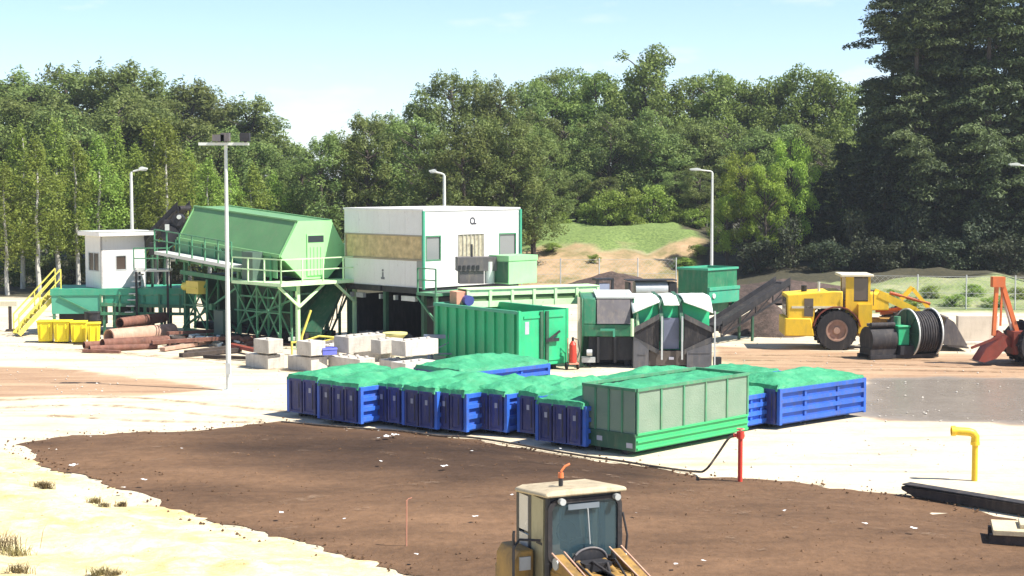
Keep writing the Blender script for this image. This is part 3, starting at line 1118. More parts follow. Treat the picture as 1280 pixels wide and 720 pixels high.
# centre right: mixed wood above the grassy bank
row([(664, 152, 96), (690, 150, 98), (716, 153, 86), (744, 149, 96), (770, 151, 88), (802, 148, 58), (832, 150, 98), (860, 152, 94), (888, 149, 96), (914, 151, 94), (940, 150, 104), (962, 152, 100),
     (988, 151, 90), (1012, 149, 88), (1040, 150, 100), (1066, 151, 108)],
    "broadleaf", (21, 23, 24), "leafy tree on the skyline above the grassy bank, {} from the left", "tree", "skyline trees above the grassy bank", "skyline_tree")
row([(682, 138, 168), (706, 140, 150), (736, 139, 160), (764, 138, 142), (792, 140, 150), (822, 138, 140), (852, 140, 150), (880, 139, 168), (908, 140, 152), (936, 138, 160), (966, 140, 158), (1000, 139, 160), (1030, 138, 172)],
    "broadleaf", (22, 24, 21), "green tree halfway down the wood above the bank, {} from the left", "tree", "trees in the middle of the wood", "leafy_tree", "leaf_pine")
row([(690, 132, 212), (720, 133, 214), (752, 132, 222), (848, 132, 214), (872, 131, 210), (1000, 131, 212)],
    "broadleaf", (23, 22, 24), "low dark tree at the foot of the wood, {} from the left", "tree", "low trees at the foot of the wood", "low_tree", "leaf_pine")
row([(702, 130, 266), (740, 130, 252), (762, 129, 240), (786, 129, 238), (816, 130, 234), (842, 130, 258), (866, 129, 262)],
    "shrub", (41, 42), "light green shrub at the top of the grassy bank, {} from the left", "shrub", "shrubs on top of the bank", "shrub", "leaf_birch")
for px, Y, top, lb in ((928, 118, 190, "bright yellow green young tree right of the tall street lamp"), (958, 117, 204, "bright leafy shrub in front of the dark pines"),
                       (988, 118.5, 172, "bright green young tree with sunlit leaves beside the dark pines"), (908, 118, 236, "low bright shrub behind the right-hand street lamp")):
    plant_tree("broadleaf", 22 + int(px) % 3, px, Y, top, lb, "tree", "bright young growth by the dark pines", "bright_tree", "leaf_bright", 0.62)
# right: tall dark pines and their understorey
for i, (px, Y, top, wd) in enumerate(((1116, 121, -20, 1.15), (1148, 117, -60, 1.1), (1176, 124, -70, 1.1), (1206, 119, -75, 1.15), (1238, 116, -80, 1.1), (1272, 123, -70, 1.15), (1304, 117, -70, 1.1), (1345, 119, -60, 1.1), (1092, 126, 96, 0.9))):
    plant_tree("tall_pine", (51, 52, 53)[i % 3], px, Y, top,
               ("tall dark pine cut by the top of the photo, {} from the left".format(ORD[i]) if i < 8 else "shorter dark pine at the left end of the tall pines"),
               "pine tree", "tall dark pines on the right", "tall_dark_pine", None, wd)
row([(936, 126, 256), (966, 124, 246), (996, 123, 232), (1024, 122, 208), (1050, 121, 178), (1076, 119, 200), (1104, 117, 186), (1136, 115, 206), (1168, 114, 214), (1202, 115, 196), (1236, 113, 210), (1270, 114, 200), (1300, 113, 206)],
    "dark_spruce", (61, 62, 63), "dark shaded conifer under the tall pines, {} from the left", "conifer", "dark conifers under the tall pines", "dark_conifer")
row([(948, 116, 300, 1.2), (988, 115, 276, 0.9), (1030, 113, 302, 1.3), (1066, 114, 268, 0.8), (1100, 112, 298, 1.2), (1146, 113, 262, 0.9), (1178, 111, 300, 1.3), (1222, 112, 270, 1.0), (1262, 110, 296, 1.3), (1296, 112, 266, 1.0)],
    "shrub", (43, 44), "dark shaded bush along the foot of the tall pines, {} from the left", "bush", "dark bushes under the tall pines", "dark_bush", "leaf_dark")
row([(1088, 93, 372, 1.2), (1112, 95.5, 362, 1.0), (1140, 92, 374, 1.3), (1166, 96, 358, 1.0), (1192, 93, 368, 1.2), (1214, 97, 356, 1.1), (1246, 92.5, 370, 1.2), (1272, 96, 360, 1.1)],
    "shrub", (43, 45), "low olive weed clump in the grass behind the yellow loader, {} from the left", "weeds", "weed clumps on the right verge", "weed_clump", "leaf_birch")
row([(690, 121.5, 304, 1.3), (742, 119, 318, 0.8), (852, 118, 322, 1.5), (872, 120.5, 306, 1.0)],
    "shrub", (45, 43), "low green weed clump on the sandy slope, {} from the left", "weeds", "weed clumps on the sandy slope", "weed_clump", "leaf_birch")
# undergrowth behind the yard at left and behind the plant
row([(-6, 112, 322), (26, 113, 318), (60, 114, 320), (92, 113, 322), (126, 115, 316), (160, 114, 318), (196, 115, 312), (232, 114, 316), (268, 116, 308), (304, 115, 312), (340, 116, 300), (376, 115, 304), (408, 114, 300), (440, 113, 306), (640, 114, 318), (664, 124, 292)],
    "shrub", (43, 45), "dull green bush in the undergrowth beyond the plant, {} from the left", "bush", "undergrowth beyond the plant", "undergrowth_bush", "leaf_pine")

# ------------------------------------------------------------------ roll-off skips with tarps
def tarp_mesh(L, W, h, seed, heap=0.34, lip=0.12):
    """crumpled cover over a heaped load; local x 0..L, y -W..0"""
    nx_, ny_ = 64, 34
    g = G()
    vs = []
    for i in range(nx_ + 1):
        for j in range(ny_ + 1):
            u, v = i / nx_, j / ny_
            x = -0.04 + (L + 0.08) * u
            y = 0.04 - (W + 0.08) * v
            e = min(u, 1 - u) * L
            f = min(v, 1 - v) * W
            m = min(e, f)
            dome = min(1, m / (0.46 * W)) ** 0.9
            z = h + 0.05 + heap * dome
            z += dome * 0.13 * noise.noise((x * 0.75, y * 0.9, seed)) + 0.07 * dome * noise.noise((x * 1.9 + seed, y * 2.3, seed)) + 0.035 * (1 - abs(noise.noise((x * 3.1, y * 0.7, seed + 3))) * 2.4) * (0.4 + 0.6 * (1 - dome)) + 0.02 * (1 - abs(noise.noise((x * 1.2 + y * 1.6, y * 3.0 - x, seed + 5))) * 2.4) + 0.012 * noise.noise((x * 7, y * 7, seed))
            if m < 0.02:
                z = h - lip * (0.55 + 0.75 * abs(noise.noise((x * 1.3, y * 1.3, seed + 8))))
            vs.append((x, y, z))
    k = ny_ + 1
    fs = [(i * k + j, i * k + j + 1, (i + 1) * k + j + 1, (i + 1) * k + j) for i in range(nx_) for j in range(ny_)]
    g.add(vs, fs)
    return g


def make_skip(name, label, bl, W, L, h, rz, seed, leaves=2, group="blue skips under green tarps", heap=0.2, plates=True):
    t = thing(name, label, "skip", (bl[0], bl[1], 0.0), rz, group)
    b = G()
    th = 0.06
    z0 = 0.14
    b.bb(0.03, L, -W, 0, z0, z0 + 0.06)                      # floor
    b.bb(0.03, L, -W, -W + th, z0 + 0.06, h)                 # long side (lit)
    b.bb(0.03, L, -th, 0, z0 + 0.06, h)
    b.bb(L - th, L, -W + th, -th, z0 + 0.06, h)
    for yy, s in ((-W, -1), (0, 1)):
        for q in (0.0, 0.33, 0.66, 1.0):                     # horizontal ribs
            zz = z0 + 0.12 + q * (h - z0 - 0.19)
            b.bb(0.035, L - 0.02, yy, yy + s * 0.085, zz - 0.062, zz + 0.062)
        for q in (0.30, 0.68):
            b.bb(L * q - 0.05, L * q + 0.05, yy, yy + s * 0.05, z0 + 0.02, h - 0.02)
        b.bb(0.0, 0.12, yy - s * 0.02, yy + s * 0.088, z0, h + 0.003)
        b.bb(L - 0.11, L + 0.004, yy - s * 0.02, yy + s * 0.088, z0, h + 0.003)
    for q in (0.25, 0.5, 0.75):
        b.bb(L, L + 0.06, -W * q - 0.05, -W * q + 0.05, z0, h)
    b.build("body", M["blue"], t)
    s = G()
    for yy in (-W * 0.26, -W * 0.74):
        s.bb(0.15, L - 0.1, yy - 0.06, yy + 0.06, 0.03, z0)
        s.cyl((0.35, yy - 0.12, 0.09), (0.35, yy + 0.12, 0.09), 0.09, n=10)
        s.cyl((L - 0.4, yy - 0.12, 0.09), (L - 0.4, yy + 0.12, 0.09), 0.09, n=10)
    s.build("skid", M["black_steel"], t)
    lw = (W - 0.1) / leaves
    for k in range(leaves):
        d = G()
        y1 = -0.05 - k * lw - 0.03
        y0 = -0.05 - (k + 1) * lw + 0.03
        d.bb(-0.01, 0.03, y0, y1, z0 + 0.03, h - 0.02)
        for yy in (y0 + 0.03, y1 - 0.03):
            d.bb(-0.045, -0.01, yy - 0.03, yy + 0.03, z0 + 0.03, h - 0.02)
        d.bb(-0.04, -0.01, y0 + 0.06, y1 - 0.06, z0 + 0.03, z0 + 0.1)
        d.bb(-0.04, -0.01, y0 + 0.06, y1 - 0.06, h - 0.1, h - 0.02)
        dd = d.build("door", M["blue_shaded"], t)
        if plates and (seed + k) % 5 != 3:
            p = G()
            p.bb(-0.016, -0.0105, (y0 + y1) / 2 - 0.05, (y0 + y1) / 2 + 0.05, h * 0.66, h * 0.66 + 0.15)
            p.build("plate", M["white_plate"], dd)
        hb = G()
        hb.cyl((-0.075, y0 + 0.09, z0 + 0.2), (-0.075, y0 + 0.09, h - 0.15), 0.014, n=6)
        hb.build("locking_bar", M["black_steel"], dd)
    tarp_mesh(L, W, h, seed * 3.7, heap).build("tarp", M["tarp"], t, fix=False)
    return t


TH = R(40)
skip_px = [((361, 520), 398, 3.3, 2, "blue skip under a green tarp at the left end of the skip row"),
           ((399, 528.5), 449, 3.6, 3, "blue skip second from the left in the row, its ribbed blue side showing"),
           ((468, 531), 503, 3.5, 2, "blue skip third from the left in the row, set back beside the ribbed side"),
           ((505, 537), 544, 3.6, 2, "blue skip fourth from the left in the row, two pale plates on its doors"),
           ((546, 541), 581, 3.6, 2, "blue skip fifth from the left, a thin strip of its lit side showing"),
           ((592, 541), 631, 3.6, 2, "blue skip third from the mesh container, its ribbed blue side lit"),
           ((649, 546), 672, 3.4, 1, "narrow blue skip half hidden behind the one next to the mesh container"),
           ((672, 556.5), 729, 3.4, 3, "blue skip nearest the camera, standing against the green mesh container")]
for i, ((px, py), pr, L, lv, lb) in enumerate(skip_px):
    p = at(px, py, 0.0)
    q = at(pr, py + (pr - px) * 0.2, 0.0)
    # width so that the end face ends at column pr
    W = 0.3
    for _ in range(60):
        e = p + Vector((math.sin(TH), -math.cos(TH), 0)) * 0  # kept explicit: end runs along +right, towards camera
        e = p + Vector((math.cos(TH - R(0)) * 0, 0, 0))
        e = p + Vector((math.sin(R(90) - TH + R(0)) , -math.sin(TH), 0)) * W
        pxe = 640 + FOCAL * e.x / (e.y * CP + CAM_H * SP)
        if pxe >= pr:
            break
        W += 0.03
    make_skip("blue_skip", lb, p, W - 0.03, L, 1.27, R(90) - TH, 3 + i, lv)
# behind the row and to the right
p = at(517, 486, 0)
make_skip("blue_skip", "low blue skip behind the row, in front of the green ribbed container", at(519, 497, 0), 2.3, 4.3, 1.05, R(44), 17, 3, heap=0.32)
V46 = Vector((math.sin(R(46)), -math.cos(R(46)), 0))
U46 = Vector((math.cos(R(46)), math.sin(R(46)), 0))
rp = at(976, 536.5, 0) - V46 * 2.0
make_skip("blue_skip", "long bright blue skip at the right end, its ribbed side fully lit", rp, 2.0, 4.3, 1.25, R(41), 21, 3, heap=0.3)
rp = Vector((7.75, 48.75, 0)) - V46 * 2.0
make_skip("blue_skip", "short blue skip between the mesh container and the long bright blue skip", rp - U46 * 1.15, 2.0, 1.35, 1.1, R(46), 22, 3, heap=0.3)
rp = Vector((6.0, 51.4, 0)) - V46 * 2.1
make_skip("blue_skip", "skip with a wide green tarp behind the mesh container, tarp reaching furthest right", rp, 2.1, 4.6, 1.05, R(46), 25, 3, heap=0.12)
rp = Vector((4.1, 50.9, 0)) - V46 * 2.1
make_skip("blue_skip", "skip with a peaked green tarp in front of the black and green compactors", rp, 2.1, 3.9, 1.0, R(46), 29, 3, heap=0.3)

# ------------------------------------------------------------------ green mesh-sided container
MC = at(795, 572, 0)
mcW, mcL, mcH, mcB = 1.95, 5.2, 1.88, 0.62
o = MC - V46 * mcW
t = thing("mesh_container", "green container with grey netting panels at the right end of the skip row", "container", (o.x, o.y, 0), R(46))
b = G()
b.bb(0, mcL, -mcW, 0, 0.16, 0.22)
b.bb(0, mcL, -mcW, -mcW + 0.05, 0.22, mcB)
b.bb(0, mcL, -0.05, 0, 0.22, mcB)
b.bb(mcL - 0.05, mcL, -mcW + 0.05, -0.05, 0.22, mcB)
for q in (0.2, 0.4, 0.6):
    b.bb(0.02, mcL - 0.02, -mcW - 0.05, -mcW, q, q + 0.055)
b.build("lower_side", M["mesh_green"], t)
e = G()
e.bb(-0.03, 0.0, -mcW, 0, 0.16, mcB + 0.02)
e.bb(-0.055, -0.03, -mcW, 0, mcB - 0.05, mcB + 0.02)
e.build("end_plate", M["green_dark"], t)  # darker green puts the shade of this end into the plate
fr = G()
nL = 5
for k in range(nL + 1):
    x = 0.04 + (mcL - 0.08) * k / nL
    for y in (-mcW - 0.01, -0.0):
        fr.bb(x - 0.035, x + 0.035, y - 0.03, y + 0.03, mcB, mcH)
for k in range(1, 4):
    y = -mcW * k / 4
    for x in (-0.01, mcL - 0.0):
        fr.bb(x - 0.03, x + 0.03, y - 0.03, y + 0.03, mcB, mcH)
for y in (-mcW - 0.01, 0.0):
    fr.bb(0, mcL, y - 0.045, y + 0.045, mcH - 0.06, mcH + 0.02)
for x in (0.0, mcL):
    fr.bb(x - 0.04, x + 0.04, -mcW, 0, mcH - 0.062, mcH + 0.018)
fr.build("frame", M["green_frame"], t)
for k in range(nL):
    x0, x1 = 0.075 + (mcL - 0.08) * k / nL, 0.005 + (mcL - 0.08) * (k + 1) / nL
    for y in (-mcW - 0.004, -0.004):
        g = G()
        g.bb(x0, x1, y - 0.006, y + 0.006, mcB + 0.002, mcH - 0.062)
        g.build("netting_panel", M["netting"], t)
for k in range(4):
    y1, y0 = -mcW * k / 4 - 0.035, -mcW * (k + 1) / 4 + 0.035
    g = G()
    g.bb(-0.014, -0.002, y0, y1, mcB + 0.022, mcH - 0.064)
    g.build("netting_panel", M["netting"], t)
s = G()
for yy in (-mcW * 0.25, -mcW * 0.75):
    s.bb(0.1, mcL - 0.1, yy - 0.08, yy + 0.08, 0.02, 0.16)
s.build("skid", M["black_steel"], t)
g = G()
g.bb(-0.036, -0.031, -0.75, -0.55, 0.34, 0.47)
g.bb(-0.036, -0.031, -mcW + 0.1, -mcW + 0.32, 0.24, 0.38)
g.build("marking", M["white_plate"], t)
tarp_mesh(mcL - 0.14, mcW - 0.14, mcH - 0.16, 40.0, 0.03, 0.02).build("tarp", M["tarp"], t, fix=False).location = (0.07, -0.07, 0)

# ------------------------------------------------------------------ green ribbed roll-off container
gc = at(650, 466, 0)
gcH, gcL, gcW = 2.42, 5.7, 2.35
yaw = R(38)
Uy, Vy = Vector((math.cos(yaw), math.sin(yaw), 0)), Vector((math.sin(yaw), -math.cos(yaw), 0))
t = thing("ribbed_container", "tall green ribbed container with its bright doors facing right", "container", tuple(gc), yaw)
# local: end face on y = 0 facing -y, body runs to +y; x 0..W
b = G()
b.bb(0, 0.05, 0.05, gcL, 0.2, gcH)
b.bb(gcW - 0.05, gcW, 0.05, gcL, 0.2, gcH)
b.bb(0.05, gcW - 0.05, gcL - 0.05, gcL, 0.2, gcH)
b.bb(0.05, gcW - 0.05, 0.05, gcL - 0.05, 0.2, 0.27)
for k in range(9):
    y = 0.35 + k * (gcL - 0.5) / 8
    b.bb(-0.09, 0, y - 0.08, y + 0.08, 0.22, gcH - 0.1)
    b.bb(gcW, gcW + 0.09, y - 0.08, y + 0.08, 0.22, gcH - 0.1)
b.build("body", M["green_deep"], t)
r_ = G()
for x in (-0.06, gcW + 0.06):
    r_.bb(x - 0.07, x + 0.07, 0.0, gcL + 0.03, gcH - 0.12, gcH + 0.01)
r_.bb(0.01, gcW - 0.01, gcL - 0.08, gcL + 0.032, gcH - 0.121, gcH + 0.008)
r_.build("top_rail", M["teal"], t)
r_ = G()
for x0, x1 in ((-0.1, 0.02), (gcW - 0.02, gcW + 0.1)):
    r_.bb(x0, x1, -0.05, 0.06, 0.2, gcH + 0.02)
r_.build("corner_post", M["green_deep"], t)
for k in range(2):
    x0, x1 = 0.03 + k * (gcW / 2 - 0.01), gcW / 2 - 0.03 + k * (gcW / 2 - 0.01)
    d = G()
    d.bb(x0, x1, -0.04, 0.02, 0.24, gcH - 0.02)
    d.bb(x0 + 0.12, x1 - 0.12, -0.075, -0.04, 0.4, 0.5)
    d.bb(x0 + 0.12, x1 - 0.12, -0.075, -0.04, gcH - 0.3, gcH - 0.2)
    dd = d.build("door", M["green_deep"], t)
    h = G()
    xx = x1 - 0.12 if k == 0 else x0 + 0.12
    h.bb(xx - 0.07, xx + 0.07, -0.11, -0.042, 0.24, gcH - 0.04)
    h.build("locking_bar", M["green_dark"], dd)
g = G()
g.bb(gcW * 0.5 + 0.02, gcW * 0.5 + 0.7, -0.16, -0.113, 1.15, 1.28)
g.beam((gcW * 0.5 + 0.1, -0.14, 1.2), (gcW * 0.5 + 0.75, -0.14, 1.55), 0.05, 0.08)
g.build("latch_lever", M["black_steel"], t)
g = G()
g.bb(0.22, 0.42, -0.046, -0.041, 1.5, 2.0)
g.build("plate", M["white_plate"], t)
s = G()
for xx in (0.5, gcW - 0.5):
    s.bb(xx - 0.08, xx + 0.08, 0.1, gcL - 0.1, 0.02, 0.2)
s.build("skid", M["black_steel"], t)

# ------------------------------------------------------------------ concrete blocks
def block(corner_px, base_py, lv, lu, hh, label, z=0.0, rz=R(46), dy=None):
    """corner = lowest near vertical edge; lv = length along the dark face, lu = along the lit face"""
    p = at(corner_px, base_py, 0.0)
    g = G()
    a = R(rng.uniform(-2, 2))
    g.bb(0, lu, 0, lv, 0, hh)
    for k in range(max(1, int(lu / 0.4))):
        for j in range(max(1, int(lv / 0.6))):
            g.cyl((0.22 + k * 0.4 if lu > 0.5 else lu / 2, 0.3 + j * 0.55, hh + 0.001), (0.22 + k * 0.4 if lu > 0.5 else lu / 2, 0.3 + j * 0.55, hh + 0.07), 0.09, 0.075, n=8)
    ob = g.build("concrete_block", M["concrete"], None, bevel=0.018)
    ob.location = (p.x, p.y, z)
    ob.rotation_euler = (0, 0, rz + a)
    tag(ob, label, "concrete block", "stacked concrete blocks")
    return ob


bh = 0.56
block(335, 462, 1.45, 0.85, bh, "pale concrete block at the left end of the stacked blocks, on the ground")
block(336, 462.6, 0.95, 0.75, bh, "concrete block lying on top of the leftmost block", bh + 0.08)
block(389, 465, 1.45, 0.85, bh, "concrete block on the ground, second from the left behind the first skip")
block(389, 465.6, 0.9, 0.75, bh, "concrete block on top of the second block from the left, by the yellow pole", bh + 0.08)
block(450, 467, 1.9, 0.8, bh, "long concrete block on the ground behind the tarp of the leftmost skip")
block(436, 462, 0.9, 2.0, bh + 0.1, "wide sunlit concrete block on top in the middle of the stack", bh + 0.08)
block(500, 470, 1.25, 0.9, bh, "concrete block on the ground left of the corner block")
block(476, 463, 0.6, 1.2, bh, "pale concrete block on top, behind the corner block", bh + 0.08)
block(507, 476, 0.85, 1.55, 0.66, "nearest concrete block at the right corner of the stack, on the ground")
block(507, 470, 0.85, 1.7, 0.6, "tall sunlit concrete block on top at the right corner", 0.74)
block(470, 452, 1.3, 0.8, bh, "concrete block at the back of the stack below the sorting cabin", 0.0)
block(424, 450, 1.3, 0.8, bh, "concrete block at the back left of the stack beside the blue crate", 0.0)
block(452, 448, 1.6, 0.8, bh, "dim concrete block furthest back in the stack", 0.0)

# rubble between the blocks and the cabin
g = G()
r2_ = random.Random(5)
for i in range(420):
    x = r2_.uniform(-2.7, 2.7)
    y = r2_.uniform(-1.1, 1.1)
    hgt = 0.75 * max(0, 1 - (x / 2.8) ** 2) * max(0, 1 - (y / 1.2) ** 2)
    s_ = r2_.uniform(0.06, 0.28)
    g.mi = 0 if r2_.random() < 0.86 else 1
    g.box((x, y, hgt * r2_.uniform(0.5, 1.0) + 0.05), (s_, s_ * r2_.uniform(0.5, 1.4), s_ * 0.7),
          Matrix.Rotation(r2_.uniform(0, 3), 3, 'X') @ Matrix.Rotation(r2_.uniform(0, 3), 3, 'Z'))
ob = g.build("rubble", [paint("rubble", (0.16, 0.135, 0.12), 0.9, 0.4, 3), M["concrete"]])
p = at(470, 437, 0)
ob.location = (p.x, p.y, 0)
tag(ob, kind="stuff", label="heap of grey rubble behind the concrete blocks")

t = thing("blue_crate", "small blue crate on top of the blocks beside the yellow pole", "crate", tuple(at(409, 464, 0) + Vector((0, 0.3, 0.64))), R(30))
g = G()
for a in ((-0.3, 0.3, -0.2, -0.18), (-0.3, 0.3, 0.18, 0.2), (-0.3, -0.28, -0.18, 0.18), (0.28, 0.3, -0.18, 0.18)):
    g.bb(*a, 0.02, 0.28)
g.bb(-0.3, 0.3, -0.2, 0.2, 0.0, 0.02)
g.build("body", paint("crate_blue", (0.13, 0.15, 0.6), 0.5), t)
g = G()
g.bb(-0.32, 0.32, -0.225, -0.202, 0.2, 0.26)
g.bb(-0.32, 0.32, 0.202, 0.225, 0.2, 0.26)
g.build("rim", paint("crate_rim", (0.16, 0.18, 0.62), 0.5), t)

t = thing("yellow_stand", "pale yellow flared stand behind the concrete blocks", "stand", tuple(at(494, 452, 0)), 0.2)
g = G()
g.cyl((0, 0, 0.9), (0, 0, 1.15), 0.22, 0.52, n=20)
g.cyl((0, 0, 1.15), (0, 0, 1.22), 0.52, 0.52, n=20)
g.build("bowl", paint("pale_yellow", (0.72, 0.68, 0.28), 0.5), t)
g = G()
g.cyl((0, 0, 0.0), (0, 0, 0.9), 0.2, 0.16, n=14)
g.build("column", M["cream"], t)
g = G()
g.cyl((0, 0, 0), (0, 0, 0.1), 0.4, 0.36, n=18)
g.build("base", M["concrete"], t)

# ------------------------------------------------------------------ low steel trestle in front of the container
p = at(570, 452, 0)
t = thing("steel_trestle", "low blue grey steel trestle in front of the green ribbed container", "trestle", (p.x, p.y, 0), R(-4))
g = G()
g.beam((-1.35, 0, 1.05), (1.2, 0, 1.05), 0.12, 0.16)
g.beam((-1.35, 0.55, 0.98), (1.2, 0.55, 0.98), 0.08, 0.1)
g.build("top_beam", M["grey_blue"], t)
for xx in (-1.2, 0.0, 1.05):
    for s in (-1, 1):
        g = G()
        g.beam((xx, 0.27 + s * 0.2, 0.99), (xx + (0.45 if xx > 0.5 else 0.1), 0.27 + s * 0.62, 0.0), 0.07, 0.07)
        g.build("leg", M["grey_blue"], t)
g = G()
g.beam((-1.15, -0.2, 0.35), (1.25, -0.2, 0.35), 0.05, 0.06)
g.beam((-1.15, -0.2, 0.35), (0.0, 0.0, 0.97), 0.045)
g.build("brace", M["grey_blue"], t)

# ------------------------------------------------------------------ trommel plant
# local frame for the plant: +x runs away to the right, -y runs nearer to the right
def rail(pts, top=1.05, mids=(0.55,), rad=0.028, spacing=1.0):
    """handrail G along a floor polyline"""
    g = G()
    for a, b in zip(pts[:-1], pts[1:]):
        a, b = Vector(a), Vector(b)
        for h in (*mids, top):
            g.beam(a + Vector((0, 0, h)), b + Vector((0, 0, h)), rad * 1.8, rad * 1.8)
        n = max(1, round((b - a).length / spacing))
        for k in range(n + 1):
            q = a.lerp(b, k / n)
            g.beam(q, q + Vector((0, 0, top)), rad * 2, rad * 2)
    return g


end_c = Vector((colx(394, 73.2), 73.2, 0))
t = thing("trommel_screen", "large green faceted trommel drum housing on a tall steel frame", "trommel screen", tuple(end_c), R(46))
LT = 8.0
TILT = 0.072            # rise towards the far left end


def tz(y, z):
    return z + TILT * y


sec = [(-0.95, 5.68), (0.95, 5.68), (1.95, 4.12), (0.72, 3.05), (-0.72, 3.05), (-1.95, 4.12)]
g = G()
n = len(sec)
for a, b in zip(sec, sec[1:] + sec[:1]):
    pass
vs = [(x, 0.0, z) for x, z in sec] + [(x, LT, tz(LT, z)) for x, z in sec]
g.add(vs, [(k, (k + 1) % n, n + (k + 1) % n, n + k) for k in range(n)] + [tuple(range(n, 2 * n))])
g.build("housing", M["green_shell_shaded"], t)
g = G()
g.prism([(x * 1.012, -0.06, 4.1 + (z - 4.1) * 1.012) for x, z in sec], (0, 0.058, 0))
g.build("end_wall", paint("end_green_lit", (0.30, 0.62, 0.27), 0.45, 0.06, 0.8, dirt=DUST, dirt_amt=0.12), t)  # housing green brightened for the sunlit end
g = G()
for zz, xx in ((5.70, 0.96), ):
    for s in (-1, 1):
        g.beam((s * xx, -0.05, zz), (s * xx, LT + 0.03, tz(LT, zz)), 0.1, 0.07)
for y in (0.05, LT - 0.05):
    for s in (-1, 1):
        g.beam((s * 0.98, y, tz(y, 5.68)), (s * 1.98, y, tz(y, 4.14)), 0.06, 0.05)
g.beam((-1.98, 0, 4.14), (-1.98, LT, tz(LT, 4.14)), 0.1, 0.14)
g.build("housing_seam", paint("seam_green", (0.17, 0.36, 0.15), 0.45, 0.1), t)
g = G()
g.bb(-0.5, 0.5, -0.11, -0.062, 3.2, 5.1)
for xx in (-0.3, -0.1, 0.1, 0.3):
    g.bb(xx - 0.03, xx + 0.03, -0.14, -0.11, 3.25, 4.5)
d = g.build("door", paint("door_green", (0.34, 0.66, 0.3), 0.45, 0.06), t)
g = G()
g.bb(-0.45, 0.45, -0.125, -0.112, 4.72, 5.02)
g.build("door_window", M["glass"], d)
# cladding under the eave on the shaded side, with posts
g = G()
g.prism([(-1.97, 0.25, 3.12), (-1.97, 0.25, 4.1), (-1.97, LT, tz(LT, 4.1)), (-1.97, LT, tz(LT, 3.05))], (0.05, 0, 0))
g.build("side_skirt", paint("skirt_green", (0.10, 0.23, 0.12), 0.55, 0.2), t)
g = G()
for y in np.linspace(0.6, LT, 8):
    g.beam((-2.05, y, tz(y, 2.95)), (-2.05, y, tz(y, 4.1)), 0.07)
g.beam((-2.08, 4.4, tz(4.4, 4.0)), (-2.08, 2.3, tz(2.3, 2.95)), 0.07)
g.build("skirt_post", M["green_frame"], t)
# walkway along the shaded side
g = G()
g.prism([(-2.9, 2.4, tz(2.4, 3.35)), (-2.9, LT + 0.6, tz(LT + .6, 3.35)), (-2.9, LT + 0.6, tz(LT + .6, 3.5)), (-2.9, 2.4, tz(2.4, 3.5))], (0.85, 0, 0))
g.build("walkway", M["light_steel"], t)
rail([(-2.88, 2.4, tz(2.4, 3.5)), (-2.88, LT + 0.6, tz(LT + .6, 3.5))], spacing=1.1).build("walkway_rail", M["green_frame"], t)
# lower deck round the door end
g = G()
g.bb(-2.9, 2.0, -1.25, -0.07, 2.86, 3.0)
g.bb(-2.9, -1.7, -0.06, 2.4, 2.86, 3.0)
g.build("door_deck", M["green_pale"], t)
rail([(-2.86, 2.4, 3.0), (-2.86, -1.2, 3.0), (1.9, -1.2, 3.0)], spacing=1.15).build("deck_rail", M["green_pale"], t)
# legs and bracing
for (x, y, zt) in ((-1.7, -0.9, 2.86), (1.6, -0.9, 2.86), (-1.75, 3.4, 3.3), (-1.75, LT - 0.3, 3.6), (1.6, 3.4, 3.3), (1.6, LT - 0.3, 3.6)):
    g = G()
    g.beam((x, y, 0.0), (x, y, zt), 0.15, 0.15)
    g.bb(x - 0.2, x + 0.2, y - 0.2, y + 0.2, 0, 0.03)
    g.build("leg", M["green_frame"] if y > 0 else M["green_pale"], t)
g = G()
g.beam((-1.7, -1.0, 1.9), (-2.85, -1.0, 2.85), 0.1)
g.beam((-1.7, -1.0, 1.9), (-0.3, -1.0, 2.85), 0.1)
g.beam((1.6, -1.0, 1.9), (0.4, -1.0, 2.85), 0.1)
g.build("deck_brace", M["green_pale"], t)
g = G()
for x in (-1.78,):
    g.beam((x, 3.4, 2.6), (x, LT - 0.3, 0.5), 0.09)
    g.beam((x - 0.02, 3.4, 0.5), (x - 0.02, LT - 0.3, 2.6), 0.09)
    g.beam((x, 3.4, 0.32), (x, LT - 0.3, 0.32), 0.13)
    g.beam((x, -0.9, 2.7), (x, LT, 3.1), 0.16, 0.2)
    g.beam((x, 3.4, 2.2), (x, 0.8, 2.2), 0.08)
    g.beam((x, 3.4, 0.9), (x, -0.9, 2.3), 0.08)
g.bb(-1.95, -1.72, 5.3, 5.65, 1.4, 1.7)
for x in (-2.0, -1.35):
    for y0, y1 in ((0.0, 1.7), (1.7, 3.4), (5.6, 7.6)):
        g.beam((x, y0, 0.4), (x, y1, 2.7), 0.06)
        g.beam((x, y1, 0.4), (x, y0, 2.7), 0.06)
        g.beam((x, y0, 1.55), (x, y1, 1.55), 0.06)
        g.beam((x, y0, 0), (x, y0, 2.85), 0.08)
g.build("cross_bracing", M["green_frame"], t)
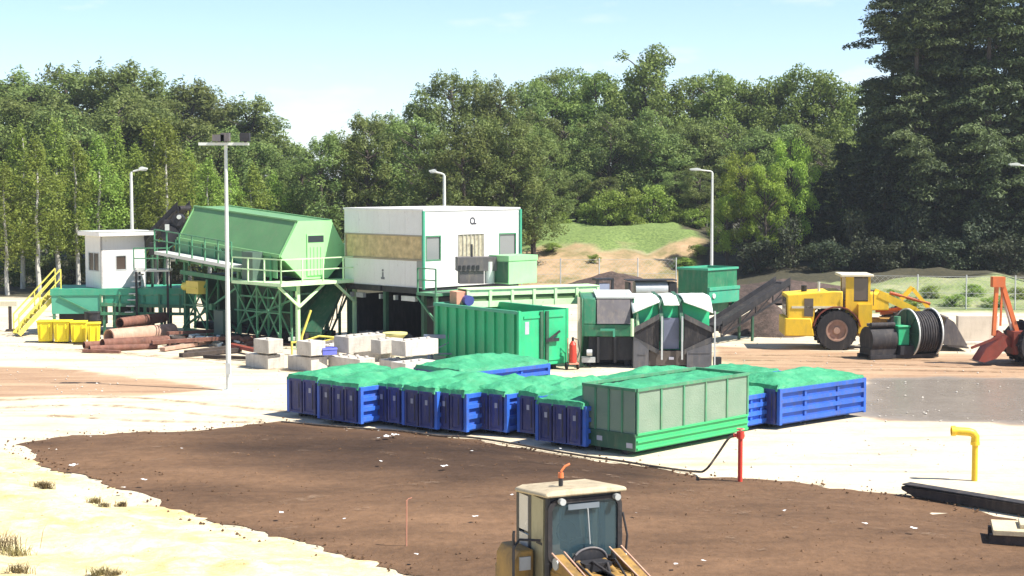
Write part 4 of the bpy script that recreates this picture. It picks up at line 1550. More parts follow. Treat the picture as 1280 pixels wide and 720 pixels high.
# discharge hoppers under the drum
for y0, y1 in ((0.3, 3.1), (3.6, 5.4), (5.7, LT - 0.5)):
    g = G()
    vs = [(-1.5, y0, 3.0), (1.5, y0, 3.0), (1.5, y1, 3.0), (-1.5, y1, 3.0), (-0.85, y0 + 0.3, 0.75), (0.85, y0 + 0.3, 0.75), (0.85, y1 - 0.3, 0.75), (-0.85, y1 - 0.3, 0.75)]
    g.add(vs, [(0, 1, 2, 3), (7, 6, 5, 4), (0, 4, 5, 1), (1, 5, 6, 2), (2, 6, 7, 3), (3, 7, 4, 0)])
    g.build("hopper", paint("hopper_dark", (0.014, 0.045, 0.028), 0.6, 0.3, 1.5, dirt=DUST, dirt_amt=0.2), t)
g = G()
g.bb(-0.9, 0.9, -0.4, LT + 0.2, 0.3, 0.62)
for y in np.linspace(0, LT, 9):
    g.cyl((-1.0, y, 0.46), (1.0, y, 0.46), 0.12, n=8)
g.build("discharge_belt", M["rubber"], t)
g = G()
g.bb(-2.35, -1.82, LT - 2.2, LT - 1.2, 2.15, 2.75)
g.build("motor_cover", paint("motor_yellow", (0.72, 0.58, 0.12), 0.45, 0.1), t)
g = G()
g.bb(-2.40, -2.36, LT - 2.1, LT - 1.3, 2.4, 2.45)
g.cyl((-2.1, LT - 1.15, 2.45), (-2.1, LT - 0.7, 2.45), 0.2, n=14)
g.build("drive_motor", M["rail_yellow"], t)
# cable trunking, cabinets on the shaded side
g = G()
g.bb(-2.6, -2.0, 1.2, 2.0, 3.0, 4.3)
g.bb(-2.55, -2.05, 3.6, 4.3, 0.0, 1.5)
g.build("control_cabinet", paint("cabinet", (0.09, 0.14, 0.11), 0.5), t)

# ------------------------------------------------------------------ inclined conveyors
def conveyor(name, label, a, b, width, depth, mat, leg_mat, legs=((0.25,), (0.75,)), rails=False, group=None, belt=True):
    a, b = Vector(a), Vector(b)
    L = (Vector((b.x, b.y, 0)) - Vector((a.x, a.y, 0))).length
    rz = math.atan2(b.y - a.y, b.x - a.x)
    t = thing(name, label, "conveyor", (a.x, a.y, 0), rz, group)
    za, zb = a.z, b.z
    sl = (zb - za) / L
    w = width / 2
    f = G()
    for s in (-1, 1):
        f.beam((0, s * w, za), (L, s * w, zb), 0.06, 0.09)
        f.beam((0, s * w, za - depth), (L, s * w, zb - depth), 0.06, 0.09)
        n_ = max(3, int(L / 0.9))
        for k in range(n_):
            x0, x1 = L * k / n_, L * (k + 1) / n_
            f.beam((x0, s * w, za + sl * x0), (x0, s * w, za + sl * x0 - depth), 0.05)
            f.beam((x0, s * w, za + sl * x0 - depth), (x1, s * w, za + sl * x1), 0.04)
        f.beam((L, s * w, zb), (L, s * w, zb - depth), 0.05)
    f.build("frame", mat, t)
    if belt:
        q = G()
        q.prism([(-0.1, -w + 0.05, za + 0.02), (L + 0.1, -w + 0.05, zb + 0.02), (L + 0.1, -w + 0.05, zb + 0.07), (-0.1, -w + 0.05, za + 0.07)], (0, width - 0.1, 0))
        q.cyl((0, -w + 0.06, za - 0.06), (0, w - 0.06, za - 0.06), 0.13, n=12)
        q.cyl((L, -w + 0.06, zb - 0.06), (L, w - 0.06, zb - 0.06), 0.13, n=12)
        q.build("belt", mat if mat is M["green_dark"] else M["rubber"], t)
        g_ = G()
        for s in (-1, 1):
            g_.prism([(0.05, s * (w + 0.02), za + 0.05), (L, s * (w + 0.02), zb + 0.05), (L, s * (w + 0.02), zb + 0.3), (0.05, s * (w + 0.02), za + 0.3)], (0, 0.03 * s, 0))
        g_.build("side_guard", mat, t)
    for (u,) in legs:
        for s in (-1, 1):
            zt = za + sl * L * u - depth
            if zt > 0.3:
                g_ = G()
                g_.beam((L * u, s * w, 0), (L * u, s * w, zt), 0.1)
                g_.build("leg", leg_mat, t)
    if rails:
        rail([(0.0, -w - 0.35, za), (L, -w - 0.35, zb)], spacing=1.2).build("handrail", leg_mat, t)
    return t


dk = M["green_dark"]
conveyor("feed_conveyor", "dark conveyor climbing from the left into the top of the trommel", (colx(150, 80.5), 80.5, 2.9), (colx(232, 79.6), 79.6, 6.2), 1.3, 0.55, M["black_steel"], dk, ((0.2,), (0.6,)))
conveyor("lift_conveyor", "dark green inclined conveyor between the trommel and the sorting cabin", (colx(386, 72.6), 72.6, 0.6), (colx(437, 75.5), 75.5, 4.5), 1.6, 0.7, dk, dk, ((0.4,), (0.8,)))

# stair platform with railings left of the drum
p = Vector((colx(176, 78.0), 78.0, 0))
t = thing("access_gantry", "dark railed access gantry between the white hut and the trommel", "gantry", tuple(p), R(4))
g = G()
g.bb(-0.2, 1.5, -0.5, 0.6, 3.1, 3.2)
g.bb(1.5, 2.3, -0.5, 0.6, 3.6, 3.7)
g.build("deck", M["light_steel"], t)
rail([(-0.2, -0.5, 3.2), (1.5, -0.5, 3.2), (2.25, -0.5, 3.7)], spacing=0.55).build("guard_rail", M["green_frame"], t)
for x, zt in ((-0.1, 3.1), (1.4, 3.1), (2.2, 3.6)):
    for y in (-0.45, 0.55):
        g = G()
        g.beam((x, y, 0), (x, y, zt), 0.1)
        g.build("leg", M["black_steel"], t)
g = G()
g.bb(0.5, 1.6, -0.2, 0.5, 3.9, 4.5)
g.cyl((1.5, -0.3, 4.9), (1.5, 0.4, 4.9), 0.42, n=16)
g.cyl((1.9, -0.3, 5.6), (1.9, 0.4, 5.6), 0.3, n=16)
g.bb(1.2, 2.2, -0.1, 0.4, 4.4, 5.6)
g.build("head_drive", M["black_steel"], t)
g = G()
g.cyl((1.98, -0.42, 5.75), (1.98, -0.31, 5.75), 0.11, n=12)
g.bb(1.3, 1.5, -0.4, -0.32, 5.1, 5.4)
g.build("drive_guard", M["light_steel"], t)
g = G()
for k in range(10):
    z = 0.2 + k * 0.3
    g.bb(-0.9 + k * 0.07, -0.5 + k * 0.07, -0.4, 0.5, z, z + 0.05)
g.build("steps", M["galv"], t)

# ------------------------------------------------------------------ left platform, hut and stair
p = Vector((colx(64, 77.5), 77.5, 0))
W_hut = Vector((colx(127, 78), 78.0, 0))
t = thing("steel_platform", "long green steel platform carrying the white hut", "platform", (p.x, p.y, 0), R(5))
LP = 6.9
g = G()
g.bb(0, LP, 0.0, 3.2, 2.12, 2.25)
g.bb(0, LP, -0.06, 0.0, 1.95, 2.27)
g.build("deck", M["teal"], t)
g = G()
g.bb(0.05, 2.4, -0.02, 0.04, 1.05, 1.95)
g.build("side_panel", paint("panel_teal", (0.09, 0.36, 0.24), 0.5, 0.1), t)
g = G()
g.beam((0.4, -0.06, 1.9), (2.1, -0.06, 1.05), 0.07)
g.beam((2.4, -0.03, 1.5), (LP, -0.03, 1.35), 0.1, 0.16)
g.beam((2.4, -0.03, 1.05), (LP, -0.03, 1.0), 0.1, 0.14)
for x in (2.4, 3.3, 4.2, 5.2, 6.2):
    g.beam((x, -0.03, 2.0), (x, -0.03, 1.0), 0.08)
g.build("truss", M["green_frame"], t)
g = G()
g.bb(2.5, LP, -0.005, 0.03, 1.44, 1.93)
g.build("belt_guard", M["teal"], t)
for x in (0.15, 2.55, 3.05, 3.9, 4.5, 5.3, 6.6):
    for y in (0.06, 3.0):
        g = G()
        g.beam((x, y, 0), (x, y, 2.1 if y > 1 else 1.95), 0.13)
        g.build("leg", M["green_frame"], t)
g = G()
g.bb(0.3, 2.3, 0.5, 2.6, 0.35, 1.4)
g.bb(2.9, 4.6, 0.8, 2.4, 0.3, 1.6)
g.build("machine_box", M["black_steel"], t)

hc = Vector((colx(127, 77.9, 2.25), 77.9, 2.26))
t = thing("white_hut", "small white cabin with overhanging flat roof standing on the green platform", "cabin", tuple(hc), R(40))
hw, hl, hh = 2.4, 1.75, 2.55        # x = lit face along +x, y = shaded face along +y
g = G()
w_, th = 0.0, 0.08
def wall_open(g, axis, length, z0, z1, openings, off, thick):
    """wall along x (axis 0, at y=off) or y (axis 1, at x=off) with rectangular openings (a, b, za, zb)"""
    def put(a, b, za, zb):
        if b - a < 1e-4 or zb - za < 1e-4:
            return
        if axis == 0:
            g.bb(a, b, off, off + thick, za, zb)
        else:
            g.bb(off, off + thick, a, b, za, zb)
    x = 0.0
    for (a, b, za, zb) in sorted(openings):
        put(x, a, z0, z1)
        put(a, b, z0, za)
        put(a, b, zb, z1)
        x = b
    put(x, length, z0, z1)
wall_open(g, 0, hw, 0, hh, [(0.75, 1.35, 0.85, 1.6)], 0, th)
wall_open(g, 1, hl, 0, hh, [(0.22, 1.4, 0.8, 1.75)], 0, th)
g.bb(hw - th, hw, th, hl, 0, hh)
g.bb(th, hw - th, hl - th, hl, 0, hh)
g.bb(th, hw - th, th, hl - th, 0.0, 0.06)
g.build("wall", M["white_wall"], t)
for nm, a in (("window", (0.75, 1.35, 0.03, 0.05, 0.85, 1.6)), ("window", (0.03, 0.05, 0.22, 1.4, 0.8, 1.75))):
    g = G()
    g.bb(*a)
    wdw = g.build(nm, M["glass_brown"], t)
    f = G()
    x0, x1, y0, y1, z0, z1 = a
    if x1 - x0 > 0.1:
        for q in ((x0, x0 + 0.05, z0, z1), (x1 - 0.05, x1, z0, z1), (x0 + .05, x1 - .05, z0, z0 + 0.05), (x0 + .05, x1 - .05, z1 - 0.05, z1)):
            f.bb(q[0], q[1], -0.012, 0.029, q[2], q[3])
    else:
        for q in ((y0, y0 + 0.05, z0, z1), (y1 - 0.05, y1, z0, z1), (y0 + .05, y1 - .05, z0, z0 + 0.05), (y0 + .05, y1 - .05, z1 - 0.05, z1), ((y0 + y1) / 2 - 0.02, (y0 + y1) / 2 + 0.02, z0 + .05, z1 - .05)):
            f.bb(-0.012, 0.029, q[0], q[1], q[2], q[3])
    f.build("frame", M["galv"], wdw)
g = G()
g.bb(-0.3, hw + 0.35, -0.45, hl + 0.2, hh + 0.002, hh + 0.2)
g.build("roof", M["white_wall"], t, bevel=0.02)
g = G()
g.bb(-0.32, hw + 0.37, -0.47, hl + 0.22, hh + 0.202, hh + 0.23)
g.build("roof_trim", M["light_steel"], t)

p = at(24, 421, 0)
t = thing("yellow_stair", "steep yellow railed stair at the left end of the green platform", "stair", (p.x, p.y, 0), R(35))
run, rise = 2.1, 2.2
for s in (0, 0.8):
    g = G()
    g.beam((0, s, 0.1), (run, s, rise), 0.06, 0.2)
    g.build("stringer", M["rail_yellow"], t)
    g = G()
    g.beam((0, s, 1.05), (run, s, rise + 1.0), 0.06)
    g.beam((0, s, 0.6), (run, s, rise + 0.55), 0.05)
    for q in (0.0, 0.5, 1.0):
        g.beam((run * q, s, 0.1 + rise * q * 0.96), (run * q, s, 1.05 + (rise - 0.05) * q), 0.05)
    g.build("handrail", M["rail_yellow"], t)
g = G()
for k in range(10):
    g.bb(run * k / 10, run * k / 10 + 0.24, 0.03, 0.77, 0.12 + rise * k / 10, 0.16 + rise * k / 10)
g.build("tread", M["rail_yellow"], t)

# barrier at the far left
p = at(13, 414, 0)
t = thing("barrier_rail", "low pale barrier rail on dark posts at the left edge", "barrier", (p.x, p.y, 0), R(3))
g = G()
g.bb(-3.2, 0.35, -0.08, 0.08, 1.25, 1.5)
g.build("rail", M["cream"], t)
for x in (0.0, -1.6, -3.0):
    g = G()
    g.bb(x - 0.07, x + 0.07, -0.06, 0.06, 0, 1.25)
    g.bb(x - 0.2, x + 0.2, -0.18, 0.18, 0, 0.1)
    g.build("post", M["timber_dark"], t)

# yellow bins
def yellow_bin(px, py, w, d, h, label, rz):
    p = at(px, py, 0)
    t = thing("yellow_bin", label, "bin", (p.x, p.y, 0), rz, "yellow bins below the platform")
    g = G()
    vs = []
    for z, k in ((0.08, 0.86), (h, 1.0)):
        for sx, sy in ((-1, -1), (1, -1), (1, 1), (-1, 1)):
            vs.append((sx * w / 2 * k, sy * d / 2 * k, z))
    g.add(vs, [(3, 2, 1, 0), (0, 1, 5, 4), (1, 2, 6, 5), (2, 3, 7, 6), (3, 0, 4, 7), (4, 5, 6, 7)])
    for sx in (-0.25, 0.25):
        g.bb(sx * w - 0.03, sx * w + 0.03, -d / 2 * 0.98 - 0.03, -d / 2 * 0.88, 0.2, h - 0.1)
    g.build("body", M["lemon"], t, bevel=0.02)
    g = G()
    g.bb(-w / 2 - 0.03, w / 2 + 0.03, -d / 2 - 0.04, d / 2 + 0.03, h + 0.002, h + 0.05)
    g.build("rim", M["lemon"], t, bevel=0.015)
    g = G()
    for sx in (-0.36, 0.36):
        g.cyl((sx * w - 0.03, -d * 0.36, 0.06), (sx * w + 0.03, -d * 0.36, 0.06), 0.06, n=10)
        g.cyl((sx * w - 0.03, d * 0.36, 0.06), (sx * w + 0.03, d * 0.36, 0.06), 0.06, n=10)
    g.build("castor", M["rubber"], t)


yellow_bin(58, 428, 0.72, 0.8, 0.98, "yellow bin at the left end of the row by the yellow stair", R(8))
yellow_bin(79, 428.5, 0.74, 0.8, 1.0, "yellow bin second from the left below the teal panel", R(4))
yellow_bin(99, 429, 0.7, 0.8, 0.98, "yellow bin third from the left below the teal panel", R(10))
yellow_bin(117.5, 431, 0.6, 0.7, 0.98, "narrow yellow bin at the right end, beside the dark machine box", R(14))
t = thing("dark_barrel", "dark round drum standing behind the yellow bins", "drum", tuple(at(116, 424, 0)), 0.0)
g = G()
g.cyl((0, 0, 0), (0, 0, 1.3), 0.36, n=20)
g.build("body", M["black_steel"], t)
g = G()
for z in (0.02, 0.45, 0.9, 1.25):
    g.ring((0, 0, z), (0, 0, z + 0.06), 0.385, 0.362, n=20)
g.build("hoop", M["rubber"], t)

# ------------------------------------------------------------------ pipes and scrap timber
def pipe(pxa, pya, pxb, pyb, r, z, label, mat="rust", hollow=True):
    a, b = at(pxa, pya, 0), at(pxb, pyb, 0)
    a.z = b.z = 0
    g = G()
    L = (b - a).length
    if hollow:
        g.ring((0, 0, 0), (L, 0, 0), r, r * 0.82, n=18)
    else:
        g.bb(0, L, -r, r, -r * 0.5, r * 0.5)
    ob = g.build("rusty_pipe" if hollow else "timber_plank", M[mat], None, bevel=0 if hollow else 0.01)
    ob.location = (a.x, a.y, z)
    ob.rotation_euler = (0, R(rng.uniform(-1.5, 1.5)), math.atan2(b.y - a.y, b.x - a.x))
    tag(ob, label, "pipe" if hollow else "plank", "rusty pipes and planks below the trommel" if hollow else "planks in front of the trommel")


pipe(136, 432, 216, 423, 0.36, 0.40, "thick rusty pipe with a pale open end, top of the pile", "rust_pale")
pipe(128, 437, 210, 430, 0.22, 0.26, "dark rusty pipe lying in front of the thick pale pipe")
pipe(150, 428, 205, 420, 0.25, 0.9, "short rusty pipe resting on top of the thick pipe")
pipe(112, 441, 196, 436, 0.14, 0.18, "thin rusty pipe on the ground at the front of the pile")
pipe(105, 437, 160, 433, 0.16, 0.2, "rusty pipe whose left end reaches towards the yellow bins")
pipe(104, 441, 150, 441.5, 0.13, 0.1, "reddish plank lying at the left front of the pipe pile", "rust", False)
pipe(203, 440, 292, 427, 0.15, 0.12, "long pale red plank slanting from the pipes to the mast", "rust_pale", False)
pipe(190, 437, 300, 432, 0.16, 0.32, "reddish brown beam lying behind the long pale plank", "rust", False)
pipe(226, 447, 300, 441, 0.17, 0.1, "dark plank nearest the camera left of the mast", "timber_dark", False)
pipe(232, 444, 306, 437, 0.13, 0.14, "dark beam behind the nearest dark plank", "timber_dark", False)
pipe(256, 448, 318, 452, 0.13, 0.1, "dark plank crossing at the foot of the left concrete block", "timber_dark", False)
pipe(288, 438, 330, 447, 0.15, 0.25, "reddish beam sloping towards the left concrete block", "dull_red", False)
pipe(210, 430, 290, 424, 0.14, 0.5, "brown beam at the back under the cross bracing", "rust", False)
# scrap gathered at the foot of the trommel
g = G()
for i in range(130):
    x, y = r2_.uniform(-3.2, 3.0), r2_.uniform(-1.2, 1.2)
    s_ = r2_.uniform(0.06, 0.3)
    g.mi = r2_.choice((0, 0, 0, 1, 2))
    g.box((x, y, r2_.uniform(0.03, 0.35)), (s_ * r2_.uniform(1, 3), s_, s_ * 0.5), Matrix.Rotation(r2_.uniform(0, 3), 3, 'Z') @ Matrix.Rotation(r2_.uniform(-.5, .5), 3, 'X'))
ob = g.build("rubbish", [M["timber_dark"], M["rust"], M["light_steel"]])
p = at(300, 430, 0)
ob.location = (p.x, p.y, 0)
tag(ob, kind="stuff", label="scattered scrap below the trommel")

# yellow guard frame and pole right of the trommel
p = at(376, 444, 0)
t = thing("yellow_gate", "yellow tubular guard frame with a slanting pole by the trommel leg", "guard frame", (p.x, p.y, 0), R(6))
g = G()
g.tube([(0.0, 0, 0.0), (0.05, 0, 0.8), (0.45, 0, 1.95)], 0.05, 8)
g.build("pole", M["rail_yellow"], t)
g = G()
g.tube([(-0.4, 0.02, 0.55), (0.2, 0.02, 0.62), (0.8, 0.02, 0.82), (1.5, 0.02, 0.75)], 0.045, 8)
g.tube([(0.15, 0.02, 0.15), (0.8, 0.02, 0.55), (1.5, 0.02, 0.72)], 0.035, 8)
g.build("hoop", M["rail_yellow"], t)
g = G()
for x in (-0.38, 1.48):
    g.tube([(x, 0.02, 0), (x, 0.02, 0.6 if x < 0 else 0.74)], 0.04, 8)
g.build("leg", M["rail_yellow"], t)

# ------------------------------------------------------------------ sorting cabin
sc = Vector((colx(530, 70.0), 70.0, 0))
t = thing("sorting_cabin", "big white raised sorting cabin with a brown window band on its shaded side", "sorting cabin", tuple(sc), R(46))
LX, LY, ZB, ZT = 6.05, 5.35, 2.82, 6.2
b1, b2 = 4.03, 5.1            # band of the shaded side
g = G()
wall_open(g, 0, LX, ZB, ZT, [(0.12, 1.05, 4.0, 5.12), (2.1, 3.75, 4.0, 5.12), (4.7, 5.85, 4.0, 5.12)], 0, 0.1)
wall_open(g, 1, LY, ZB, ZT, [(0.12, LY - 0.06, b1, b2)], 0.0, 0.1)
g.bb(LX - 0.1, LX, 0.1, LY, ZB, ZT)
g.bb(0.1, LX - 0.1, LY - 0.1, LY, ZB, ZT)
g.bb(0.1, LX - 0.1, 0.1, LY - 0.1, ZB, ZB + 0.1)
for y in (1.2, 2.25, 3.3, 4.35):
    g.bb(-0.006, 0.0, y - 0.012, y + 0.012, ZB, b1 - 0.04)
    g.bb(-0.006, 0.0, y - 0.012, y + 0.012, b2 + 0.04, ZT)
for x in (1.2, 2.0, 3.9, 4.6):
    g.bb(x - 0.012, x + 0.012, -0.006, 0.0, ZB, ZT)
g.build("wall", M["white_wall"], t)
g = G()
g.bb(-0.04, LX + 0.04, -0.04, LY + 0.04, ZT + 0.002, ZT + 0.09)
g.build("roof", M["white_wall"], t)
g = G()
g.bb(0.03, 0.06, 0.12, LY - 0.06, b1, b2)
band = g.build("window_band", M["chaff"], t)
band["label"] = "dusty brown window band"
g = G()
for y in (0.1, LY - 0.07):
    g.bb(-0.015, 0.028, y - 0.03, y + 0.03, b1, b2)
for z in (b1, b2):
    g.bb(-0.02, 0.028, 0.07, LY - 0.02, z - 0.035, z + 0.035)
g.build("frame", paint("band_trim", (0.3, 0.25, 0.18), 0.6), band)
for (x0, x1) in ((0.12, 1.05), (4.7, 5.85)):
    g = G()
    g.bb(x0, x1, 0.04, 0.06, 4.0, 5.12)
    w0 = g.build("window", M["glass_grey"], t)
    f = G()
    for q in ((x0, x0 + 0.06, 4.0, 5.12), (x1 - 0.06, x1, 4.0, 5.12), (x0 + .06, x1 - .06, 4.0, 4.06), (x0 + .06, x1 - .06, 5.06, 5.12)):
        f.bb(q[0], q[1], -0.012, 0.038, q[2], q[3])
    f.build("frame", M["green_frame"], w0)
g = G()
g.bb(2.1, 3.75, 0.05, 0.07, 4.0, 5.12)
w0 = g.build("strip_curtain", paint("curtain", (0.42, 0.38, 0.27), 0.6, 0.5, 4.0), t)
f = G()
for k in range(7):
    x = 2.15 + k * 0.25
    f.bb(x, x + 0.09, 0.02, 0.049, 4.02, 5.1)
f.build("strip", paint("strip", (0.3, 0.28, 0.22), 0.5, 0.4, 5.0), w0)
g = G()
for x, y in ((-0.04, -0.04), (LX + 0.04, -0.04)):
    g.bb(x - 0.05, x + 0.05, y - 0.05, y + 0.05, ZB - 0.05, ZT + 0.002)
g.build("corner_trim", M["teal"], t)
# printed marks on the walls: small dark emblem above, small upright figure on the shaded side
g = G()
g.ring((3.0, -0.012, 5.72), (3.0, -0.002, 5.72), 0.17, 0.10, n=20)
g.bb(2.97, 3.25, -0.013, -0.003, 5.56, 5.63)
g.build("emblem", paint("print_dark", (0.05, 0.05, 0.06), 0.6), t)
g = G()
g.bb(-0.012, -0.002, 2.65, 2.75, 3.2, 3.42)
g.bb(-0.012, -0.002, 2.58, 2.82, 3.1, 3.2)
g.cyl((-0.012, 2.7, 3.5), (-0.002, 2.7, 3.5), 0.06, n=10)
g.build("sign", paint("print_grey", (0.2, 0.2, 0.21), 0.6), t)
g = G()
g.bb(-0.03, 0.0, 0.06, 0.42, ZB + 0.05, 4.0)
g.build("side_door", M["glass_grey"], t)
# support frame
for x in (0.15, 3.2, LX - 0.15):
    for y in (0.15, LY / 2, LY - 0.15):
        g = G()
        g.beam((x, y, 0), (x, y, ZB - 0.25), 0.18)
        g.build("leg", M["green_dark"], t)
g = G()
for y in (0.15, LY / 2, LY - 0.15):
    g.bb(0, LX, y - 0.1, y + 0.1, ZB - 0.25, ZB - 0.003)
for x in (0.0, LX):
    g.bb(x - 0.08, x + 0.08, 0.26, LY / 2 - 0.11, ZB - 0.26, ZB - 0.01)
    g.bb(x - 0.08, x + 0.08, LY / 2 + 0.11, LY - 0.26, ZB - 0.26, ZB - 0.01)
g.build("floor_beam", M["black_steel"], t)
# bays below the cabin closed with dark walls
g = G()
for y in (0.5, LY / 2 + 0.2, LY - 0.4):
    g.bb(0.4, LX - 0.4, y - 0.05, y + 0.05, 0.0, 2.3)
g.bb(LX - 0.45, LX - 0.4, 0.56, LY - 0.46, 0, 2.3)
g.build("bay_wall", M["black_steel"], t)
g = G()
for y, w in ((0.6, 0.9), (1.9, 0.12), (2.9, 0.1), (4.1, 0.5), (4.9, 0.12)):
    g.bb(0.02, 0.2, y, y + w, 2.2, 2.42)
g.build("light_fitting", M["galv"], t)
# landing in front of the lit face
g = G()
g.bb(-0.5, 2.0, -1.3, -0.06, 2.55, 2.68)
g.build("landing", M["green_frame"], t)
rail([(-0.45, -0.1, 2.68), (-0.45, -1.25, 2.68)], spacing=0.8).build("landing_rail", M["green_frame"], t)
g = G()
g.beam((-0.4, -1.2, 0), (-0.4, -1.2, 2.55), 0.14)
g.beam((1.9, -1.2, 0), (1.9, -1.2, 2.55), 0.14)
g.beam((-0.4, -1.2, 1.4), (-0.4, 0.0, 2.5), 0.08)
g.build("landing_leg", M["green_frame"], t)

# light green collecting conveyor in front of the cabin
a = Vector((colx(578, 67.3, 2.8), 67.3, 2.85))
b = Vector((colx(742, 69.9, 2.8), 69.9, 2.92))
L = (b - a).length
t = thing("sorting_conveyor", "light green box conveyor running right from the sorting cabin", "conveyor", (a.x, a.y, -0.08), math.atan2(b.y - a.y, b.x - a.x))
g = G()
for z0, z1 in ((2.30, 2.56), (2.78, 3.04)):
    g.bb(0, L, -0.5, -0.44, z0, z1)
    g.bb(0, L, 0.44, 0.5, z0, z1)
g.bb(0, L, -0.55, 0.55, 3.042, 3.08)
for k in range(7):
    x = 0.05 + k * (L - 0.1) / 6
    g.bb(x - 0.06, x + 0.06, -0.53, -0.44, 2.30, 3.03)
    g.bb(x - 0.06, x + 0.06, 0.44, 0.53, 2.30, 3.03)
g.build("side_frame", M["green_pale"], t)
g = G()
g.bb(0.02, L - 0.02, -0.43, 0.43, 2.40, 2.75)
g.build("belt", paint("belt_dark_green", (0.10, 0.17, 0.07), 0.7), t)  # dark green middle between the two pale strips
for x in (0.6, L * 0.55, L - 0.4):
    for y in (-0.42, 0.42):
        g = G()
        g.beam((x, y, 0), (x, y, 2.30), 0.12)
        g.build("leg", M["green_frame"], t)
g = G()
g.bb(-0.45, 0.02, -0.45, 0.3, 2.45, 2.98)
g.build("motor_housing", M["salmon"], t)
g = G()
g.cyl((0.0, -0.75, 2.62), (0.0, -0.46, 2.62), 0.22, n=16)
g.build("gear_motor", paint("motor_blue", (0.07, 0.08, 0.3), 0.45), t)
g = G()
g.bb(-0.6, 0.3, -0.5, 0.4, 2.0, 2.3)
g.build("drive_bracket", M["dull_red"], t)

# hopper and small machines on that conveyor
p = Vector((colx(636, 68.6, 3.1), 68.6, 3.09))
t = thing("feed_hopper", "green box hopper with a bright lit face on top of the light green conveyor", "hopper", tuple(p), R(44))
g = G()
g.bb(0, 1.7, 0, 1.2, 0, 1.0)
g.build("lower_box", M["hopper_green"], t)
g = G()
g.bb(-0.03, 1.73, -0.03, 1.23, 1.003, 1.22)
g.build("upper_box", M["hopper_green"], t)
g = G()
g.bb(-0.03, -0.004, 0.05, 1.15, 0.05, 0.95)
g.build("side_panel", M["green_dark"], t)  # dark sheet over the left face paints in its shade
p = Vector((colx(578, 68.8, 3.1), 68.8, 3.09))
t = thing("press_unit", "dark grey machine with pale cylinder in front of the white cabin wall", "machine", tuple(p), R(10))
g = G()
g.bb(-0.2, 1.5, 0, 0.8, 0.55, 1.15)
g.bb(-0.1, 0.95, 0.05, 0.75, 0.0, 0.54)
g.build("housing", M["grey_rubber"], t)
g = G()
for k in range(5):
    g.bb(-0.18 + k * 0.2, -0.06 + k * 0.2, -0.03, -0.002, 0.62, 0.8)
g.build("grille", M["black_steel"], t)
g = G()
g.bb(0.42, 0.5, 0.3, 0.38, 1.15, 1.7)
g.build("stack", M["black_steel"], t)
g = G()
g.cyl((1.22, 0.2, 0.0), (1.22, 0.2, 0.95), 0.22, n=18)
g.build("cylinder", M["light_steel"], t)

# ------------------------------------------------------------------ compactors between the containers
p = at(727, 459.5, 0)
t = thing("green_compactor", "dark green compactor with sloping grey hood, right of the ribbed container", "compactor", (p.x, p.y, 0), R(-1))
cw, cd, ch = 2.15, 4.6, 2.78
g = G()
g.prism([(0, 0.9, 0.25), (0, cd, 0.25), (0, cd, ch), (0, 0.35, ch), (0, 0.05, 1.75), (0, 0.05, 1.25)], (0.07, 0, 0))
g.prism([(cw, 0.9, 0.25), (cw, cd, 0.25), (cw, cd, ch), (cw, 0.35, ch), (cw, 0.05, 1.75), (cw, 0.05, 1.25)], (-0.07, 0, 0))
g.bb(0.072, cw - 0.072, 0.9, cd, 0.25, 1.25)
g.bb(0.072, cw - 0.072, 0.08, cd, 1.25, 1.75)
g.bb(0.072, cw - 0.072, 1.0, cd, 1.752, ch - 0.06)
g.prism([(0.072, 0.07, 1.752), (0.072, 0.36, ch - 0.005), (0.072, 0.98, ch - 0.005), (0.072, 0.98, 1.752)], (0.53, 0, 0))
g.build("body", paint("compactor_green", (0.03, 0.17, 0.085), 0.42, 0.2, 1.0, dirt=DUST, dirt_amt=0.3), t, bevel=0.05)
g = G()
g.bb(0.6, cw + 0.02, 0.33, cd, ch, ch + 0.06)
g.build("lid", M["light_steel"], t)
g = G()
g.prism([(0.62, 0.02, 1.78), (0.62, 0.32, 2.74), (0.62, 0.4, 2.74), (0.62, 0.1, 1.78)], (1.35, 0, 0))
g.build("hood", M["grey_rubber"], t)
g = G()
g.bb(0.3, cw - 0.1, 0.3, 0.88, 0.28, 1.22)
g.bb(0.62, 0.72, 0.02, 0.3, 0.2, 1.24)
g.bb(1.3, 1.4, 0.02, 0.3, 0.2, 1.24)
g.build("charge_box", M["black_steel"], t)
g = G()
g.bb(0.75, 1.35, -0.03, 0.048, 1.5, 1.58)
g.bb(1.26, 1.35, -0.03, 0.048, 1.25, 1.5)
g.build("handle_bar", M["teal"], t)
g = G()
g.cyl((cw + 0.1, 0.15, 1.2), (cw + 0.1, 0.15, 1.95), 0.08, n=12)
g.cyl((cw + 0.1, 0.15, 1.9), (cw + 0.1, 0.5, 2.3), 0.06, n=12)
g.build("hydraulic_ram", M["green_pale"], t)
g = G()
for yy in (1.2, cd - 0.4):
    g.cyl((0.1, yy, 0.14), (cw - 0.1, yy, 0.14), 0.14, n=12)
g.bb(0.2, 0.4, 0.5, cd, 0.02, 0.25)
g.bb(cw - 0.4, cw - 0.2, 0.5, cd, 0.02, 0.25)
g.build("skid", M["black_steel"], t)
g = G()
g.beam((-0.12, 0.25, 0), (-0.12, 0.25, ch + 0.05), 0.1)
g.build("post", M["cream"], t)
g = G()
g.cyl((0.2, -0.1, 0.62), (0.42, -0.1, 0.62), 0.13, n=14)
g.bb(0.0, 0.55, -0.12, 0.28, 0.22, 0.42)
g.build("coupling", M["galv"], t)

p = at(790, 460.5, 0)
t = thing("twin_hopper_press", "wide press with white sloping lids, two green ribs and black open mouths", "press", (p.x, p.y, 0), R(3))
W = 3.32
H = 2.82
g = G()
